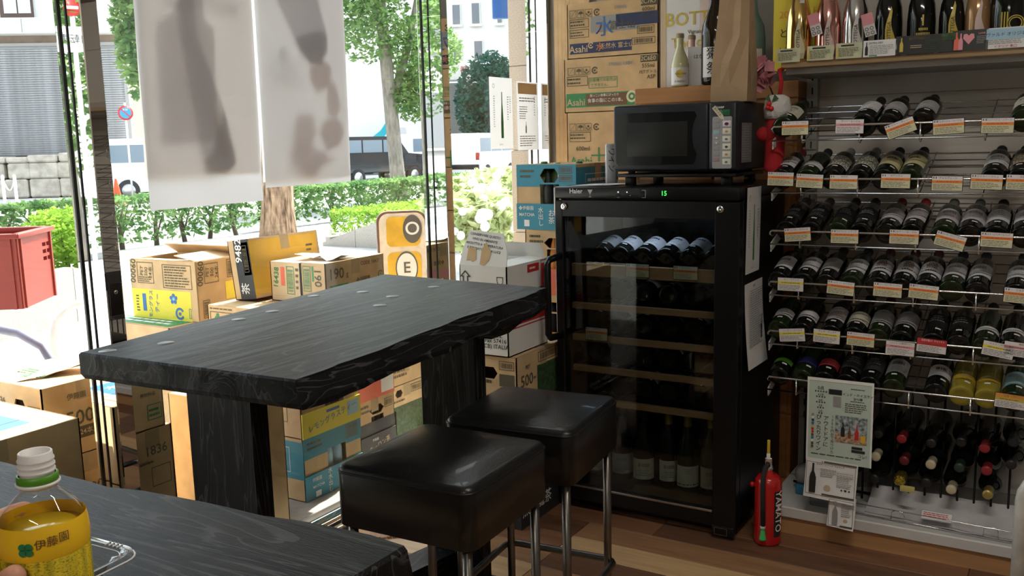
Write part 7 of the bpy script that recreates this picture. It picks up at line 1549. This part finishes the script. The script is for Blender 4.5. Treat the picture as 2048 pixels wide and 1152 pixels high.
# ------------------------------------------------------------------ fire extinguisher
def extinguisher():
    p = onz(1527, 1093, 0); t = thing('fire_extinguisher', 'red fire extinguisher standing between the wine fridge and the rack', 'fire extinguisher', (p.x, p.y + .045, 0), math.radians(12)); red = M('extinguisher_red', (.50, .012, .012), .22, coat=.4); R = .046
    z = lambda y: ony(1527, y, p.y + .02).z
    zt = z(950); obj('cylinder', MB().lathe([(.040, 0), (R - .001, .004), (R, .012), (R, zt - .035), (.043, zt - .016), (.030, zt - .003), (.016, zt), (.014, zt + .016)], 32), red, t)
    obj('valve', MB().lathe([(.014, zt + .005), (.016, zt + .02), (.012, zt + .045)], 16).rbox(-.012, .012, -.014, .014, zt + .035, zt + .06, .003), CHROME, t)
    obj('lever', MB().rbox(-.006, .006, -.012, .05, zt + .062, zt + .068, .002).rbox(-.007, .007, -.012, .045, zt + .045, zt + .050, .002), BLACKP, t)
    obj('safety_pin', MB().rbox(-.005, .005, -.020, -.012, zt + .075, zt + .125, .0025), M('pin_yellow', (.62, .42, .03), .4), t)
    obj('pin_tag', MB().box(-.006, .006, -.0215, -.0205, zt + .058, zt + .078), WHT, t)
    obj('hose', MB().tube([(0, -.015, zt + .035), (-.010, -.035, zt + .03), (-.014, -.054, zt + .0), (-.014, -.056, zt - .06), (-.012, -.056, .075)], .0085, 10), RUBBER, t)
    obj('nozzle', MB().lathe([(.006, .078), (.008, .070), (.008, .060), (.012, .035), (.0125, .030), (.009, .030)], 14, Matrix.Translation((-.012, -.057, 0))), M('nozzle_green', (.08, .55, .16), .4), t)
    obj('nozzle_collar', MB().lathe([(.0095, .068), (.0095, .080)], 14, Matrix.Translation((-.012, -.057, 0))), M('collar_grey', (.4, .4, .38), .5), t)
    a0 = -PI / 2 + .55; obj('label_strip', MB().lathe([(R + .0005, .035), (R + .0005, zt - .052)], 6, a0=a0 - .02, a1=a0 + .62, caps=False), BLK, t)
    a = a0 + .30; n = Vector((math.cos(a), math.sin(a), 0)); text('YAMATO', .036, WHT, t, frame_mtx(n * (R + .0022) + Vector((0, 0, (zt - .02) / 2 + .012)), (0, 0, -1), (-n.y, n.x, 0)))
    obj('side_knob', MB().ball((-R - .008, .0, zt - .045), .010, 10, 7), MATS['extinguisher_red'], t)
extinguisher()
# ------------------------------------------------------------------ white trolley handle at the right edge
def trolley():
    q = ony(2040, 1080, 2.35); t = thing('hand_trolley', 'worn white steel hand trolley frame standing in front of the rack', 'trolley', (q.x, 2.35, 0), math.radians(10)); wm_ = M('enamel_white', (.55, .54, .50), .5, var=.12, scale=30)
    zt = ony(2040, 935, 2.35).z; pts = [(0, 0, .06), (0, 0, zt - .08)] + [(.09 * (1 - math.cos(a)), 0, zt - .08 + .08 * math.sin(a)) for a in [PI / 2 * k / 6 for k in range(1, 7)]] + [(.30, 0, zt)] + [(.30 + .09 * math.sin(a), 0, zt - .08 + .08 * math.cos(a)) for a in [PI / 2 * k / 6 for k in range(1, 7)]] + [(.39, 0, .06)]
    obj('frame', MB().tube(pts, .016, 10), wm_, t)
    for x in (0, .39): obj('socket', MB().rbox(x - .024, x + .024, -.03, .03, .03, .20, .005), wm_, t)
    obj('platform', MB().rbox(-.04, .43, -.04, .42, .06, .085, .005), wm_, t)
    for x in (0, .39):
        for yv in (0, .38):
            w = obj('wheel', MB().lathe([(.02, -.014), (.034, -.012), (.036, 0), (.034, .012), (.02, .014)], 16, frame_mtx((x, yv, .036), (0, 1, 0), (0, 0, 1))), RUBBER, t); obj('fork', MB().rbox(x - .02, x + .02, yv - .012, yv + .012, .034, .062, .002), BRUSH, t)
trolley()
# torn cardboard scrap on the floor behind the stool, and PET bottles in the tea cartons
q = onz(795, 1062, .0)
b = MB(); n = 10
for i in range(n): b.box(-.10 + .02 * i, -.082 + .02 * i, -.06, .06, 0, .006 + (.003 if i % 2 else 0))
so = obj('cardboard_scrap', b, M('scrap_card', (.50, .32, .22), .8), loc=(q.x, q.y, .0), rot=(0, 0, .7)); tag(so, 'corrugated cardboard scrap on the floor under the table', 'cardboard')
def pet(label, x, y, z, rot, cap):
    t = thing('tea_bottle', label, 'bottle', (x, y, z), 0, 'plastic tea bottles in the matcha carton'); t.rotation_euler = rot
    obj('body', MB().lathe([(.026, 0), (.032, .006), (.032, .13), (.026, .155), (.012, .178), (.012, .186)], 20), M('pet_green', (.16, .30, .06), .2), t); obj('cap', MB().lathe([(.0145, .184), (.0145, .20), (.013, .202), (0, .202)], 18), M('cap_%s' % cap, {'green': (.05, .22, .05), 'pale': (.35, .5, .3), 'dark': (.02, .10, .03)}[cap], .4), t)
    obj('label', MB().lathe([(.0326, .03), (.0326, .12)], 20, caps=False), M('pet_label', (.55, .60, .40), .5, var=.3, scale=40), t)
pet('green capped tea bottle at the front of the matcha carton', -1.865, 3.33, 1.118, (0, 0, 0), 'green'); pet('pale green capped tea bottle in the matcha carton', -1.80, 3.32, 1.114, (0, 0, 0), 'pale'); pet('dark capped tea bottle at the side of the matcha carton', -1.72, 3.36, 1.116, (0, 0, 0), 'dark')
flush_texts()
